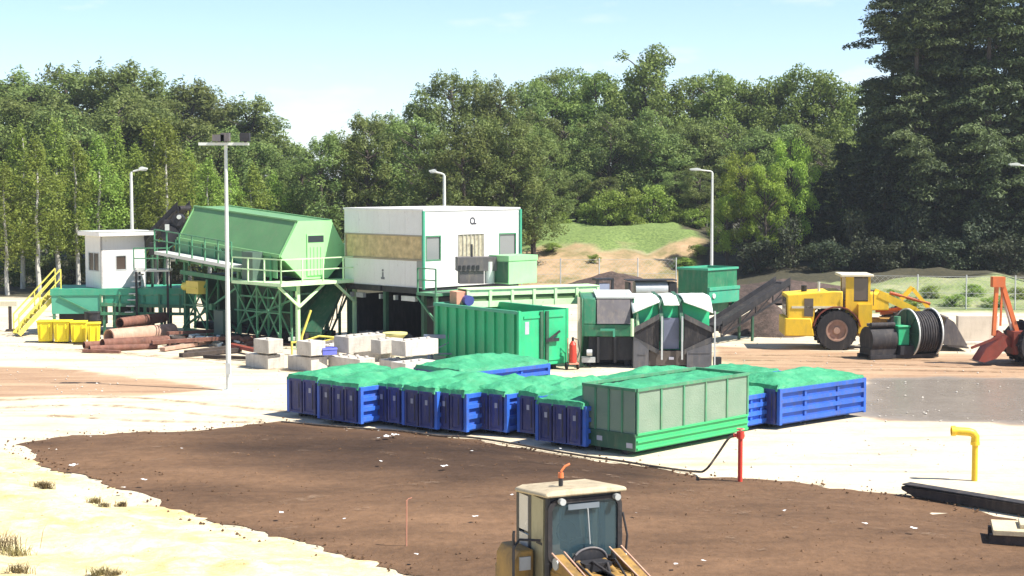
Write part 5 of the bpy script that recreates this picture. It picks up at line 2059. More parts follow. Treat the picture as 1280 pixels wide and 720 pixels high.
# rounded green body behind
prof = [(0.55, 0.3), (4.2, 0.3), (4.2, 2.3), (3.9, 2.62), (3.2, 2.76), (1.2, 2.76), (0.75, 2.6), (0.55, 2.2)]
g.prism([(0.1, y, z) for y, z in prof], (W - 0.2, 0, 0))
g.build("body", M["green_deep"], t)
# lids painted white for sun glare on mint tops, sloping in three bays
for x0, x1, drop in ((0.02, 1.12, 0.62), (1.3, 1.92, 0.3), (2.12, W - 0.02, 0.62)):
    g = G()
    nn_ = 7
    vs = []
    for i in range(nn_ + 1):
        for j in range(nn_ + 1):
            u, v = i / nn_, j / nn_
            x = x0 + (x1 - x0) * u
            yv = 0.12 + 2.4 * v
            z = H + 0.03 - drop * max(0, 1 - v * 2.6) ** 1.4 * (1 if drop < 0.6 else (1.0 - 0.75 * (u if x0 < 1 else 1 - u))) + 0.03 * noise.noise((x * 3, yv * 3, 1.0))
            vs.append((x, yv, z))
    k = nn_ + 1
    g.add(vs, [(i * k + j, (i + 1) * k + j, (i + 1) * k + j + 1, i * k + j + 1) for i in range(nn_) for j in range(nn_)])
    lid = g.build("lid", paint("lid_glare", (0.72, 0.76, 0.7), 0.45, 0.06, 1.0, dirt=(0.3, 0.55, 0.35), dirt_amt=0.35), t, fix=False)
    sd = lid.modifiers.new("thick", 'SOLIDIFY')
    sd.thickness = 0.04
for x in (1.2, 2.02):
    g = G()
    g.prism([(x - 0.07, 0.0, 1.1), (x - 0.07, 0.0, 1.85), (x - 0.07, 0.55, 2.72), (x - 0.07, 2.6, H + 0.1), (x - 0.07, 2.6, 2.4), (x - 0.07, 0.6, 1.1)], (0.14, 0, 0))
    g.build("rib", M["green_dark"], t)
    g = G()
    g.beam((x, -0.04, 0.35), (x, -0.04, 2.1), 0.07)
    g.build("ram", M["galv"], t)
# mouths
g = G()
g.bb(1.28, 1.94, 0.3, 0.6, 0.75, 2.0)
g.build("centre_plate", paint("steel_blue", (0.13, 0.14, 0.2), 0.45, 0.2), t)
for s, x0, x1 in ((-1, 0.05, 1.1), (1, 2.12, W - 0.05)):
    g = G()
    xi, xo = (x1, x0) if s < 0 else (x0, x1)
    g.prism([(xo, 0.06, 1.45), (xi, 0.06, 2.0), (xi, 0.06, 0.7), (xo, 0.06, 1.25)], (0, 0.45, 0))
    g.build("mouth_curtain", M["rubber"], t)
    g = G()
    g.prism([(xo, 0.0, 1.42), (xo + s * 0.02, 0.0, 1.62), (xi, 0.0, 2.2), (xi, 0.0, 1.98)], (0, 0.08, 0))
    g.prism([(xo, 0.0, 1.05), (xo, 0.0, 1.28), (xi, 0.0, 0.74), (xi, 0.0, 0.55)], (0, 0.08, 0))
    g.build("mouth_flap", paint("flap_dark", (0.06, 0.058, 0.06), 0.6, 0.25, 1.5, dirt=DUST, dirt_amt=0.3), t)
    g = G()
    if s < 0:
        g.prism([(x0, -0.02, 0.02), (x0 + 0.62, -0.02, 0.02), (x0 + 0.62, -0.02, 0.75), (x0 + 0.2, -0.02, 1.12), (x0, -0.02, 1.12)], (0, 0.5, 0))
        g.bb(x0 + 0.2, x0 + 0.5, -0.04, -0.021, 0.55, 0.6)
    else:
        g.prism([(x0 + 0.1, -0.02, 0.02), (x1 - 0.04, -0.02, 0.02), (x1 - 0.04, -0.02, 1.0), (x0 + 0.25, -0.02, 0.72), (x0 + 0.1, -0.02, 0.66)], (0, 0.5, 0))
        g.bb(x0 + 0.2, x1 - 0.1, -0.04, -0.021, 0.6, 0.65)
    g.build("guide_box", paint("guide_grey", (0.085, 0.085, 0.095), 0.55, 0.25, 1.5, dirt=DUST, dirt_amt=0.2), t)
g = G()
g.bb(0.7, 2.2, 0.1, 0.55, 0.1, 0.68)
g.build("sill", paint("sill", (0.08, 0.065, 0.055), 0.7), t)
g = G()
g.bb(1.5, 1.7, 0.04, 0.098, 0.34, 0.44)
g.build("plate", M["white_plate"], t)
g = G()
g.beam((W + 0.03, -0.02, 0), (W + 0.03, -0.02, 2.3), 0.06)
g.build("corner_post", M["galv"], t)
g = G()
g.bb(0.2, W - 0.2, 0.6, 4.1, 0.02, 0.29)
g.bb(W + 0.05, W + 0.35, 0.2, 0.5, 0.02, 0.4)
g.build("base", M["black_steel"], t)
g = G()
g.cyl((-0.0, 0.0, 1.3), (0.0, 0.0, 2.0), 0.07, n=10)
g.build("hydraulic_ram", M["green_pale"], t)

# red extinguisher trolley between container and compactor
p = at(716, 462, 0)
t = thing("red_extinguisher", "red cylinder on a small trolley between the ribbed container and the compactor", "extinguisher", (p.x, p.y, 0), 0.3)
g = G()
g.cyl((0, 0, 0.3), (0, 0, 1.0), 0.15, n=16)
g.cyl((0, 0, 1.0), (0, 0, 1.15), 0.15, 0.06, n=16)
g.build("cylinder", M["red"], t)
g = G()
g.cyl((0, 0, 1.15), (0, 0, 1.3), 0.05, n=10)
g.tube([(0.0, 0, 1.25), (0.2, -0.05, 1.2), (0.25, -0.1, 0.8), (0.15, -0.16, 0.5)], 0.02, 6)
g.build("hose", M["rubber"], t)
g = G()
g.tube([(-0.18, 0.1, 0.15), (-0.18, 0.12, 1.25), (0.18, 0.12, 1.25), (0.18, 0.1, 0.15)], 0.02, 6)
g.bb(-0.2, 0.2, -0.16, 0.16, 0.22, 0.28)
g.build("trolley", M["salmon"], t)
for sx in (-0.24, 0.24):
    g = G()
    g.cyl((sx - 0.03, 0.08, 0.15), (sx + 0.03, 0.08, 0.15), 0.15, n=14)
    g.build("wheel", M["rubber"], t)

# ------------------------------------------------------------------ mobile screener and its stacker
p = Vector((colx(884, 75.0), 75.0, -1.12))
t = thing("mobile_screener", "green box screening machine on legs behind the press", "screener", (p.x, p.y, 0), R(46))
g = G()
g.bb(0, 2.3, 0, 1.75, 1.75, 3.3)
g.build("hopper_box", paint("box_green", (0.018, 0.17, 0.08), 0.45, 0.2, 1.2, dirt=DUST, dirt_amt=0.3), t)
g = G()
g.bb(-0.04, 2.34, -0.12, -0.003, 1.75, 2.35)
g.bb(-0.05, 2.35, -0.16, -0.002, 2.352, 2.5)
g.build("apron", M["teal"], t)
g = G()
for a in ((-0.06, 2.36, -0.06, 0.02), (-0.06, 2.36, 1.73, 1.81), (-0.06, 0.02, 0.021, 1.729), (2.28, 2.36, 0.021, 1.729)):
    g.bb(*a, 3.302, 3.4)
g.build("rim", M["teal"], t)
for x, y in ((0.1, 0.1), (2.2, 0.1), (0.1, 1.65), (2.2, 1.65)):
    g = G()
    g.beam((x, y, 1.1), (x, y, 1.75), 0.14)
    g.build("leg", M["teal"], t)
g = G()
g.prism([(0.4, 0.2, 1.75), (2.0, 0.2, 1.75), (1.6, 0.2, 1.2), (0.8, 0.2, 1.2)], (0, 1.4, 0))
g.build("chute", M["green_frame"], t)
g = G()
g.beam((-0.1, -0.05, 1.4), (-0.4, -0.2, 1.2), 0.12, 0.16)
g.bb(0.2, 2.1, 0.3, 1.5, 1.14, 1.74)
g.build("chassis", M["green_dark"], t)
g = G()
g.cyl((0.3, -0.17, 2.1), (0.3, -0.122, 2.1), 0.12, n=14)
g.build("lamp", M["light_steel"], t)
conveyor("stacker_conveyor", "dark stacker conveyor rising right above the dark soil pile", (colx(893, 74.0), 74.0, 0.75), (colx(978, 76.5), 76.5, 2.62), 0.9, 0.42, M["black_steel"], dk, ((0.45,),))
t = thing("belt_roll", "grey skip edge and tyre lying behind the press lids", "tyre", tuple(Vector((colx(803, 72), 72, 2.0))), R(20))
COL.objects.unlink(t)
bpy.data.objects.remove(t)
p = Vector((colx(803, 73.0), 73.0, 0))
t = thing("parked_trailer", "grey tank trailer with dark frame seen above the press lids", "trailer", (p.x, p.y, 0), R(8))
g = G()
g.cyl((-0.4, 0, 2.55), (1.1, 0, 2.55), 0.42, n=18)
g.build("tank", M["galv"], t)
g = G()
g.beam((-0.8, -0.3, 2.05), (1.5, -0.3, 2.05), 0.12)
g.beam((-0.8, 0.3, 2.05), (1.5, 0.3, 2.05), 0.12)
g.bb(-0.75, -0.65, -0.4, 0.4, 0.9, 2.9)
g.bb(-0.8, 1.5, -0.45, 0.45, 2.98, 3.02)
g.bb(1.15, 1.5, -0.4, 0.4, 2.1, 2.9)
g.build("frame", M["black_steel"], t)
for x in (-0.3, 1.0):
    g = G()
    g.beam((x, 0, 0.9), (x, 0, 2.0), 0.3, 0.3)
    g.cyl((x, -0.7, 0.5), (x, 0.7, 0.5), 0.5, n=20)
    g.build("wheel", M["rubber"], t)
p = Vector((colx(752, 70.4), 70.4, 0))
t = thing("control_box", "grey blue control box in a dark frame at the end of the light green conveyor", "control box", (p.x, p.y, 0), R(20))
g = G()
g.bb(-0.22, 0.28, -0.2, 0.25, 2.35, 3.0)
g.build("box", paint("box_blue", (0.25, 0.27, 0.36), 0.45), t)
g = G()
for x in (-0.3, 0.42):
    g.bb(x - 0.05, x + 0.05, -0.25, -0.15, 0, 3.15)
g.bb(-0.35, 0.47, -0.26, 0.3, 3.152, 3.24)
g.bb(-0.35, 0.47, -0.2, 0.25, 2.26, 2.345)
g.build("frame", M["black_steel"], t)


def heap(name, label, px, Y, r, h, mat, seed, sx=1.0):
    g = G()
    nr, na = 14, 40
    vs = [(0, 0, h)]
    for i in range(1, nr + 1):
        u = i / nr
        for k in range(na):
            an = 2 * math.pi * k / na
            rr = r * u * (1 + 0.12 * noise.noise((math.cos(an) * 1.5, math.sin(an) * 1.5, seed)))
            x, y = math.cos(an) * rr * sx, math.sin(an) * rr
            z = h * max(0, (1 - u) ** 1.05) + 0.16 * noise.noise((x * 1.4, y * 1.4, seed + 2)) * (1 - u) ** 0.5 + 0.05 * noise.noise((x * 5, y * 5, seed))
            vs.append((x, y, z if i < nr else -0.08))
    fs = [(0, 1 + k, 1 + (k + 1) % na) for k in range(na)]
    for i in range(nr - 1):
        for k in range(na):
            a, b_ = 1 + i * na + k, 1 + i * na + (k + 1) % na
            fs.append((a, a + na, b_ + na, b_))
    g.add(vs, fs)
    ob = g.build(name, mat, fix=False)
    ob.location = (colx(px, Y), Y, float(bank_h(colx(px, Y), Y)))
    tag(ob, label, "heap")
    return ob


M["soil"] = earth("soil", (0.06, 0.045, 0.038), (0.10, 0.07, 0.058), (0.13, 0.09, 0.075), 0.5, 2.0, 8.0, bump=0.8)
heap("soil_heap", "dark brown soil heap under the stacker conveyor, left of the yellow loader", 958, 79.0, 2.5, 1.65, M["soil"], 3.0)
heap("compost_heap", "long dark compost heap behind the light green conveyor", 765, 101, 5.0, 1.75, M["soil"], 9.0, 1.25)
heap("compost_heap", "added dark mound for the tree shade behind the stacker conveyor", 985, 99, 4.2, 1.1, M["soil"], 14.0, 2.0)  # mound added where the ground only lies in tree shade

# ------------------------------------------------------------------ yellow wheel loader (in the yard)
def wheel(parent, c, r, w, n=26, axis=Vector((0, 1, 0)), rim="rust_pale"):
    c = Vector(c)
    g = G()
    a = axis * (w / 2)
    g.ring(c - a, c + a, r, r * 0.56, n)
    for k in range(n):
        an = 2 * math.pi * k / n
        q = Vector((math.cos(an), 0, math.sin(an))) if abs(axis.y) > 0.5 else Vector((0, math.cos(an), math.sin(an)))
        s = 0.3 if k % 2 else -0.3
        g.box(c + q * (r + 0.012) + axis * w * s * 0.5, (0.07, 0.07, 0.07) if False else ((0.09, w * 0.55, 0.09) if abs(axis.y) > 0.5 else (w * 0.55, 0.09, 0.09)))
    o_ = g.build("wheel", M["rubber"], parent)
    g = G()
    g.ring(c - a * 0.92, c + a * 0.92, r * 0.555, r * 0.46, n)
    g.cyl(c - a * 0.55, c + a * 0.55, r * 0.46, n=n)
    g.cyl(c - a * 0.9, c + a * 0.9, r * 0.17, n=14)
    g.build("rim", M[rim], o_)
    return o_


p = at(1046, 438, 0)
t = thing("wheel_loader", "yellow wheel loader in the yard, facing right", "wheel loader", (p.x, p.y, 0), R(-3))
# x forward (to the right), y away; rear wheel centre at origin
ly = 1.15
for y in (0.28, 2.15):
    wheel(t, (0, y, 0.88), 0.88, 0.56)
    wheel(t, (3.1, y, 0.88), 0.88, 0.56)
g = G()
g.prism([(-2.15, 0.12, 1.35), (-2.2, 0.12, 2.45), (-0.2, 0.12, 2.62), (0.25, 0.12, 2.62), (0.25, 0.12, 1.9), (-0.95, 0.12, 1.85), (-1.05, 0.12, 1.0), (-2.0, 0.12, 1.0)], (0, 2.15, 0))
g.build("engine_hood", M["yellow"], t, bevel=0.04)
g = G()
g.prism([(-2.3, 0.02, 0.62), (-2.3, 0.02, 1.42), (-1.15, 0.02, 1.42), (-1.0, 0.02, 0.62)], (0, 2.35, 0))
g.build("counterweight", M["yellow"], t, bevel=0.04)
g = G()
g.bb(-1.45, -1.05, 0.09, 0.117, 1.5, 2.3)
g.build("side_grille", M["glass_brown"], t)
g = G()
g.bb(-2.215, -2.19, 0.5, 1.9, 1.5, 2.3)
g.build("rear_grille", M["glass_brown"], t)
g = G()
g.bb(-2.0, 0.2, 0.09, 0.118, 1.86, 1.96)
g.build("stripe", M["cream"], t)
for y in (0.0, 1.87):
    g = G()
    inner, outer_ = [], []
    for a0 in range(10):
        an = math.pi * (a0 / 9) * 0.9 + 0.15
        inner.append((math.cos(an) * 1.02, y, 0.9 + math.sin(an) * 1.02))
        outer_.append((math.cos(an) * 1.07, y, 0.9 + math.sin(an) * 1.07))
    g.prism(inner + outer_[::-1], (0, 0.55, 0))
    g.build("mudguard", M["dull_red"], t)
g = G()
g.bb(-0.9, 1.3, 0.5, 1.9, 0.6, 1.3)
g.bb(1.3, 3.7, 0.75, 1.65, 0.6, 1.35)
g.cyl((1.35, 1.2, 0.5), (1.35, 1.2, 1.6), 0.2, n=14)
g.build("chassis", M["ochre"], t)
# cab
cx0, cx1, cy0, cy1, cz0, cz1 = 0.42, 1.5, 0.35, 1.95, 1.3, 3.25
g = G()
g.bb(cx0, cx1, cy0, cy1, cz0, 2.15)
g.bb(0.95, cx1 + 0.05, 0.12, 0.349, 0.75, 2.05)
for x in (cx0, cx1 - 0.1):
    for y in (cy0, cy1 - 0.1):
        g.bb(x, x + 0.1, y, y + 0.1, 2.151, cz1)
g.bb(cx0 + 0.101, cx0 + 0.35, cy0, cy0 + 0.08, 2.151, cz1)
g.build("cab", M["yellow"], t)
g = G()
g.bb(cx0 + 0.352, cx1 - 0.101, cy0 + 0.02, cy0 + 0.04, 2.2, 3.2)
g.bb(cx0 + 0.101, cx1 - 0.101, cy1 - 0.04, cy1 - 0.02, 2.2, 3.2)
g.bb(cx0 + 0.02, cx0 + 0.04, cy0 + 0.101, cy1 - 0.101, 2.2, 3.2)
g.bb(cx1 - 0.04, cx1 - 0.02, cy0 + 0.101, cy1 - 0.101, 2.2, 3.2)
g.build("window", M["glass_brown"], t)
g = G()
g.bb(cx0 - 0.25, cx1 + 0.12, cy0 - 0.12, cy1 + 0.12, cz1 + 0.002, cz1 + 0.12)
g.build("cab_roof", M["cream"], t, bevel=0.03)
g = G()
g.cyl((-0.72, 0.8, 2.5), (-0.72, 0.8, 3.0), 0.06, n=12)
g.build("exhaust", M["galv"], t)
g = G()
g.cyl((-1.3, 1.4, 2.5), (-1.3, 1.4, 2.8), 0.13, n=14)
g.build("air_filter", M["black_steel"], t)
g = G()
g.bb(1.505, 2.35, 0.5, 1.8, 1.75, 2.5)
g.build("front_hood", M["yellow"], t, bevel=0.04)
for y in (0.55, 1.75):
    g = G()
    g.beam((1.9, y, 2.5), (3.5, y, 1.75), 0.14, 0.32)
    g.beam((3.45, y, 1.8), (4.7, y, 0.75), 0.14, 0.3)
    g.build("lift_arm", M["yellow"], t)
    g = G()
    g.cyl((2.0, y + 0.14, 1.6), (3.4, y + 0.14, 1.75), 0.07, n=10)
    g.cyl((2.5, 1.15, 2.5), (4.3, 1.15, 2.0), 0.07, n=10)
    g.build("hydraulic_ram", M["orange"], t)
g = G()
g.beam((3.0, 1.15, 2.2), (3.5, 1.15, 2.75), 0.12, 0.2)
g.beam((3.5, 1.15, 2.7), (4.6, 1.15, 1.35), 0.12, 0.16)
g.build("bucket_linkage", M["yellow"], t)
g = G()
prof = [(4.7, 0.35), (4.62, 1.0), (4.75, 1.5), (4.85, 1.52), (4.75, 1.0), (4.85, 0.42), (5.75, 0.2), (5.75, 0.12), (4.9, 0.2)]
g.prism([(x, -0.15, z) for x, z in prof], (0, 2.7, 0))
for y in (-0.17, 2.53):
    g.prism([(4.66, y, 0.3), (4.62, y, 1.0), (4.78, y, 1.5), (5.1, y, 1.3), (5.7, y, 0.25)], (0, 0.04, 0))
g.build("bucket", M["grey_rubber"], t)
g = G()
g.beam((1.6, 0.12, 2.0), (1.6, 0.12, 2.7), 0.03)
g.beam((0.3, 0.05, 1.2), (0.3, 0.05, 2.5), 0.03)
g.build("grab_rail", M["black_steel"], t)

# ------------------------------------------------------------------ hose reel machine in front of the loader
p = at(1092, 450, 0)
t = thing("hose_reel", "black hose reel with pale rims and green gearbox in front of the yellow loader", "hose reel", (p.x, p.y, 0), R(17))
t.scale = (0.93, 0.93, 0.93)
def rr(x):
    return (x, 0.6, 1.12)
g = G()
g.cyl(rr(2.15), rr(3.2), 0.93, n=36)
for k in range(8):
    g.ring(rr(2.2 + k * 0.125), rr(2.28 + k * 0.125), 0.99, 0.9, n=36)
g.build("hose_coil", M["rubber"], t)
for x in (2.02, 3.22):
    g = G()
    g.ring(rr(x), rr(x + 0.06), 1.14, 1.085, n=40)
    g.build("rim", M["light_steel"], t)
    g = G()
    g.ring(rr(x + 0.005), rr(x + 0.055), 1.078, 0.25, n=40)
    for k in range(8):
        an = math.pi * k / 4
        g.beam(Vector(rr(x - 0.02)) + Vector((0, math.cos(an), math.sin(an))) * 0.2, Vector(rr(x - 0.02)) + Vector((0, math.cos(an), math.sin(an))) * 1.07, 0.05, 0.06)
    g.build("flange", M["green_dark"] if x < 3 else M["black_steel"], t)
g = G()
g.bb(1.28, 1.85, 0.05, 0.75, 0.62, 1.42)
g.bb(1.22, 1.9, 0.0, 0.8, 1.422, 1.52)
g.build("gearbox", M["green_deep"], t, bevel=0.03)
g = G()
g.cyl((1.85, 0.6, 1.12), (2.02, 0.6, 1.12), 0.3, n=18)
g.cyl((1.5, 0.55, 1.52), (1.5, 0.55, 1.9), 0.16, n=14)
g.build("drive_hub", M["green_frame"], t)
g = G()
g.cyl((-0.05, 0.6, 0.85), (1.22, 0.6, 0.85), 0.62, n=28)
g.cyl((0.0, 0.3, 1.55), (1.2, 0.3, 1.55), 0.12, n=14)
g.bb(-0.1, 1.2, 0.1, 1.1, 0.2, 0.5)
g.build("roller", M["rubber"], t)
g = G()
g.bb(0.1, 1.1, 0.35, 0.85, 1.47, 1.6)
g.build("cover", M["grey_rubber"], t)
g = G()
g.bb(-0.15, 3.35, 0.0, 0.14, 0.03, 0.2)
g.bb(-0.15, 3.35, 1.1, 1.24, 0.03, 0.2)
g.bb(1.3, 1.45, 0.141, 1.099, 0.04, 0.19)
g.bb(1.3, 2.0, -0.12, 0.9, 0.2, 0.6)
g.beam((2.1, 0.6, 0.2), (2.1, 0.6, 1.0), 0.12)
g.beam((3.3, 0.6, 0.2), (3.3, 0.6, 1.0), 0.12)
g.build("sledge_frame", M["black_steel"], t)

# pale concrete wall element behind the loader bucket
p = at(1197, 430, 0)
t = thing("concrete_wall_unit", "pale concrete wall unit standing right of the loader bucket", "wall unit", (p.x, p.y, 0), R(4))
g = G()
g.bb(0, 1.9, 0, 0.3, 0.12, 1.3)
g.build("wall", paint("pale_concrete", (0.6, 0.52, 0.42), 0.9, 0.1, 1.2, dirt=DUST, dirt_amt=0.4, bump=0.2), t, bevel=0.02)
g = G()
g.bb(-0.05, 1.95, -0.3, 0.7, 0, 0.118)
g.build("foot", M["concrete"], t, bevel=0.02)

# ------------------------------------------------------------------ orange digger arm machine at the right edge
p = at(1297, 458, 0)
t = thing("backhoe_tractor", "orange red backhoe tractor with raised arm cut by the right edge", "tractor", (p.x, p.y, 0), R(4))
for y in (0.1, 1.75):
    wheel(t, (0.1, y, 0.85), 0.85, 0.5)
    wheel(t, (2.4, y, 0.85), 0.85, 0.5)
g = G()
g.bb(-0.5, 3.0, 0.45, 1.4, 0.6, 1.25)
g.build("chassis", M["dull_red"], t)
g = G()
g.bb(0.3, 1.9, 0.3, 1.55, 1.26, 2.0)
g.bb(1.9, 3.1, 0.45, 1.4, 1.26, 2.1)
g.build("body", M["orange"], t, bevel=0.03)
g = G()
for x, y in ((0.35, 0.35), (1.75, 0.35), (0.35, 1.4), (1.75, 1.4)):
    g.bb(x, x + 0.1, y, y + 0.1, 2.0, 3.1)
g.bb(0.2, 2.0, 0.2, 1.65, 3.1, 3.2)
g.build("cab", M["orange"], t)
g = G()
g.bb(0.39, 0.41, 0.45, 1.4, 2.05, 3.08)
g.bb(0.45, 1.75, 0.39, 0.41, 2.05, 3.08)
g.build("window", M["glass"], t)
# arm: upright boom and return link, forming an A
g = G()
g.beam((-0.55, 0.7, 1.15), (-1.35, 0.7, 3.55), 0.15, 0.17)
g.build("boom", M["orange"], t)
g = G()
g.beam((-1.5, 0.7, 3.5), (-1.6, 0.7, 1.2), 0.14, 0.16)
g.beam((-1.28, 0.7, 3.1), (-1.32, 0.7, 1.6), 0.07, 0.07)
g.build("dipper_arm", M["orange"], t)
g = G()
g.bb(-1.72, -1.2, 0.55, 0.85, 3.2, 3.62)
g.build("knuckle", M["orange"], t)
g = G()
g.cyl((-0.75, 0.9, 1.4), (-1.3, 0.9, 3.3), 0.06, n=10)
g.build("hydraulic_ram", M["light_steel"], t)
g = G()
g.beam((-0.4, 0.7, 0.55), (-1.5, 0.7, 1.3), 0.25, 0.3)
g.bb(-0.9, -0.3, 0.3, 1.1, 0.45, 1.4)
g.build("slew_frame", M["dull_red"], t)
g = G()
prof = [(-1.3, 1.2), (-2.0, 0.75), (-2.35, 0.2), (-2.1, 0.14), (-1.6, 0.3), (-1.15, 0.8)]
g.prism([(x, 0.3, z) for x, z in prof], (0, 0.8, 0))
g.build("bucket", M["dull_red"], t)
g = G()
g.beam((-1.2, 0.5, 1.25), (-2.6, 0.5, 0.72), 0.08, 0.1)
g.build("stabiliser", M["dull_red"], t)

# ------------------------------------------------------------------ masts and lamps
p = at(286, 488, 0)
t = thing("floodlight_mast", "tall thin white floodlight mast with a crossarm, left of the skips", "mast", (p.x, p.y, 0), 0)
HM = rowz(180, p.y)
g = G()
g.cyl((0, 0, 0), (0, 0, HM + 0.15), 0.095, 0.055, n=14)
g.bb(-0.2, 0.2, -0.2, 0.2, 0, 0.04)
g.build("pole", M["light_steel"], t)
g = G()
g.bb(-0.95, 0.85, -0.16, -0.06, HM - 0.05, HM + 0.05)
g.build("crossarm", M["light_steel"], t)
for x, w, h, m in ((0.72, 0.34, 0.30, "black_steel"), (-0.22, 0.42, 0.24, "grey_rubber"), (0.02, 0.3, 0.3, "grey_rubber")):
    g = G()
    g.bb(x - w / 2, x + w / 2, -0.3, 0.02, HM + 0.09, HM + 0.09 + h)
    g.bb(x - 0.05, x + 0.05, -0.15, -0.05, HM + 0.05, HM + 0.089)
    fl = g.build("floodlight", M[m], t)
    g = G()
    g.bb(x - w / 2 + 0.03, x + w / 2 - 0.03, 0.022, 0.035, HM + 0.12, HM + 0.06 + h)
    g.build("lens", M["lamp_glass"], fl)
g = G()
g.bb(-0.09, 0.09, -0.13, -0.092, 0.6, 1.0)
g.build("hatch", M["galv"], t)


def lamp(px, Y, top_py, arm_px, label, zb=None):
    zb = float(bank_h(colx(px, Y), Y)) if zb is None else zb
    x = colx(px, Y, 5)
    zt = rowz(top_py, Y)
    dx = arm_px * Y / FOCAL
    t = thing("street_lamp", label, "street lamp", (x, Y, zb), 0, "street lamps round the yard")
    H_ = zt - zb
    g = G()
    g.cyl((0, 0, -0.2), (0, 0, H_ - 0.1), 0.12, 0.075, n=12)
    g.build("pole", M["light_steel"], t)
    s = 1 if dx > 0 else -1
    g = G()
    g.tube([(0, 0, H_ - 0.25), (0.02 * s, 0, H_ - 0.05), (0.12 * s, 0, H_ + 0.0), (dx * 0.7, 0, H_ + 0.1)], 0.05, 8)
    g.build("arm", M["light_steel"], t)
    g = G()
    x0, x1 = dx * 0.55, dx * 1.05
    g.prism([(x0, -0.16, H_ + 0.06), (x1, -0.16, H_ + 0.1), (x1, -0.16, H_ + 0.17), (x0 + 0.3 * (x1 - x0), -0.16, H_ + 0.24), (x0, -0.16, H_ + 0.18)], (0, 0.32, 0))
    hd = g.build("lamp_head", M["light_steel"], t)
    g = G()
    g.bb(min(x0 + 0.1 * s, x1 - .05 * s), max(x0 + 0.1 * s, x1 - .05 * s), -0.12, 0.12, H_ + 0.03, H_ + 0.058)
    g.build("lens", M["lamp_glass"], hd)
    g = G()
    g.bb(-0.22, 0.22, -0.22, 0.22, -0.1, 0.12)
    g.build("base", M["concrete"], t)


lamp(165, 86, 214, 19, "street lamp rising behind the white hut at left")
lamp(555.5, 84, 217, -18, "street lamp rising behind the sorting cabin roof")
lamp(890, 111, 214, -27, "tall street lamp on the bank at centre right, arm to the left")
lamp(1288, 104, 208, -27, "street lamp whose head pokes in at the right edge")

# ------------------------------------------------------------------ chain-link fences
def fence(name, label, pts, h=1.9, spacing=2.6):
    a0 = Vector((pts[0][0], pts[0][1], 0))
    t = thing(name, label, "fence", tuple(a0), 0)
    wires = G()
    for (ax_, ay_), (bx_, by_) in zip(pts[:-1], pts[1:]):
        a, b = Vector((ax_, ay_)), Vector((bx_, by_))
        n = max(1, round((b - a).length / spacing))
        prev = None
        for k in range(n + 1):
            q = a.lerp(b, k / n)
            z = float(bank_h(q.x, q.y))
            loc = Vector((q.x, q.y, z)) - a0
            g = G()
            g.cyl(loc + Vector((0, 0, -0.2)), loc + Vector((0, 0, h + 0.1)), 0.04, n=8)
            g.build("post", M["galv"], t)
            if prev is not None:
                for hh_ in (0.08, h * 0.5, h):
                    wires.beam(prev + Vector((0, 0, hh_)), loc + Vector((0, 0, hh_)), 0.018)
                m_ = 9
                for i in range(m_):
                    p0, p1 = prev.lerp(loc, i / m_), prev.lerp(loc, (i + 1) / m_)
                    for j in range(6):
                        z0_, z1_ = 0.08 + (h - 0.08) * j / 6, 0.08 + (h - 0.08) * (j + 1) / 6
                        wires.beam(p0 + Vector((0, 0, z0_)), p1 + Vector((0, 0, z1_)), 0.008)
                        wires.beam(p0 + Vector((0, 0, z1_)), p1 + Vector((0, 0, z0_)), 0.008)
            prev = loc
    wires.build("wire_mesh", M["galv"], t, fix=False, smooth=False)


fence("wire_fence", "thin wire fence along the foot of the sandy bank", [(colx(652, 110), 110), (colx(845, 111), 111)], 2.0)
fence("wire_fence", "thin wire fence in the grass at the right, behind the yellow loader", [(colx(1086, 92), 92), (colx(1330, 91), 91)], 1.9)

# ------------------------------------------------------------------ hydrant, hose, yellow pipe, beam, slabs, stakes
p = at(925, 603, 0)
t = thing("red_standpipe", "red standpipe with a hose at the edge of the compost", "standpipe", (p.x, p.y, 0), 0)
g = G()
g.cyl((0, 0, -0.1), (0, 0, 1.25), 0.06, n=14)
g.build("pipe", M["red"], t)
g = G()
g.cyl((0, 0, 1.12), (0, 0, 1.3), 0.095, n=14)
g.cyl((-0.18, 0, 1.2), (0.1, 0, 1.2), 0.05, n=10)
g.build("valve", M["red"], t)
g = G()
g.cyl((0, 0, 1.3), (0, 0, 1.36), 0.04, n=10)
g.ring((0, 0, 1.35), (0, 0, 1.375), 0.1, 0.075, n=16)
g.beam((-0.08, 0, 1.36), (0.08, 0, 1.36), 0.02)
g.build("handwheel", M["salmon"], t)
g = G()
hz = [(-0.18, 0, 1.2), (-0.33, 0.0, 1.08), (-0.6, 0.05, 0.66), (-0.86, 0.12, 0.3)]
hose_px = [(868, 592), (820, 586), (780, 580), (735, 573), (690, 566), (640, 557), (590, 549), (545, 547), (500, 541), (450, 537.5), (400, 534), (352, 528)]
for px, py in hose_px:
    q = at(px, py, 0)
    q = q - p
    hz.append((q.x, q.y + 0.05 * math.sin(px * 0.05), 0.06 if px > 360 else 0.03))
sm = []
for i in range(len(hz) - 1):
    a, b = Vector(hz[i]), Vector(hz[i + 1])
    pa, nb_ = Vector(hz[max(i - 1, 0)]), Vector(hz[min(i + 2, len(hz) - 1)])
    for k in range(6):
        u = k / 6
        sm.append(0.5 * ((2 * a) + (b - pa) * u + (2 * pa - 5 * a + 4 * b - nb_) * u * u + (3 * a - pa - 3 * b + nb_) * u ** 3))
sm.append(Vector(hz[-1]))
g.tube(sm, 0.03, 8)
hose = g.build("black_hose", paint("hose_brown", (0.06, 0.045, 0.035), 0.6, 0.3, 4, dirt=DUST, dirt_amt=0.5), None)
hose.location = p
tag(hose, "long dark hose running along the edge of the compost from the red standpipe", "hose")

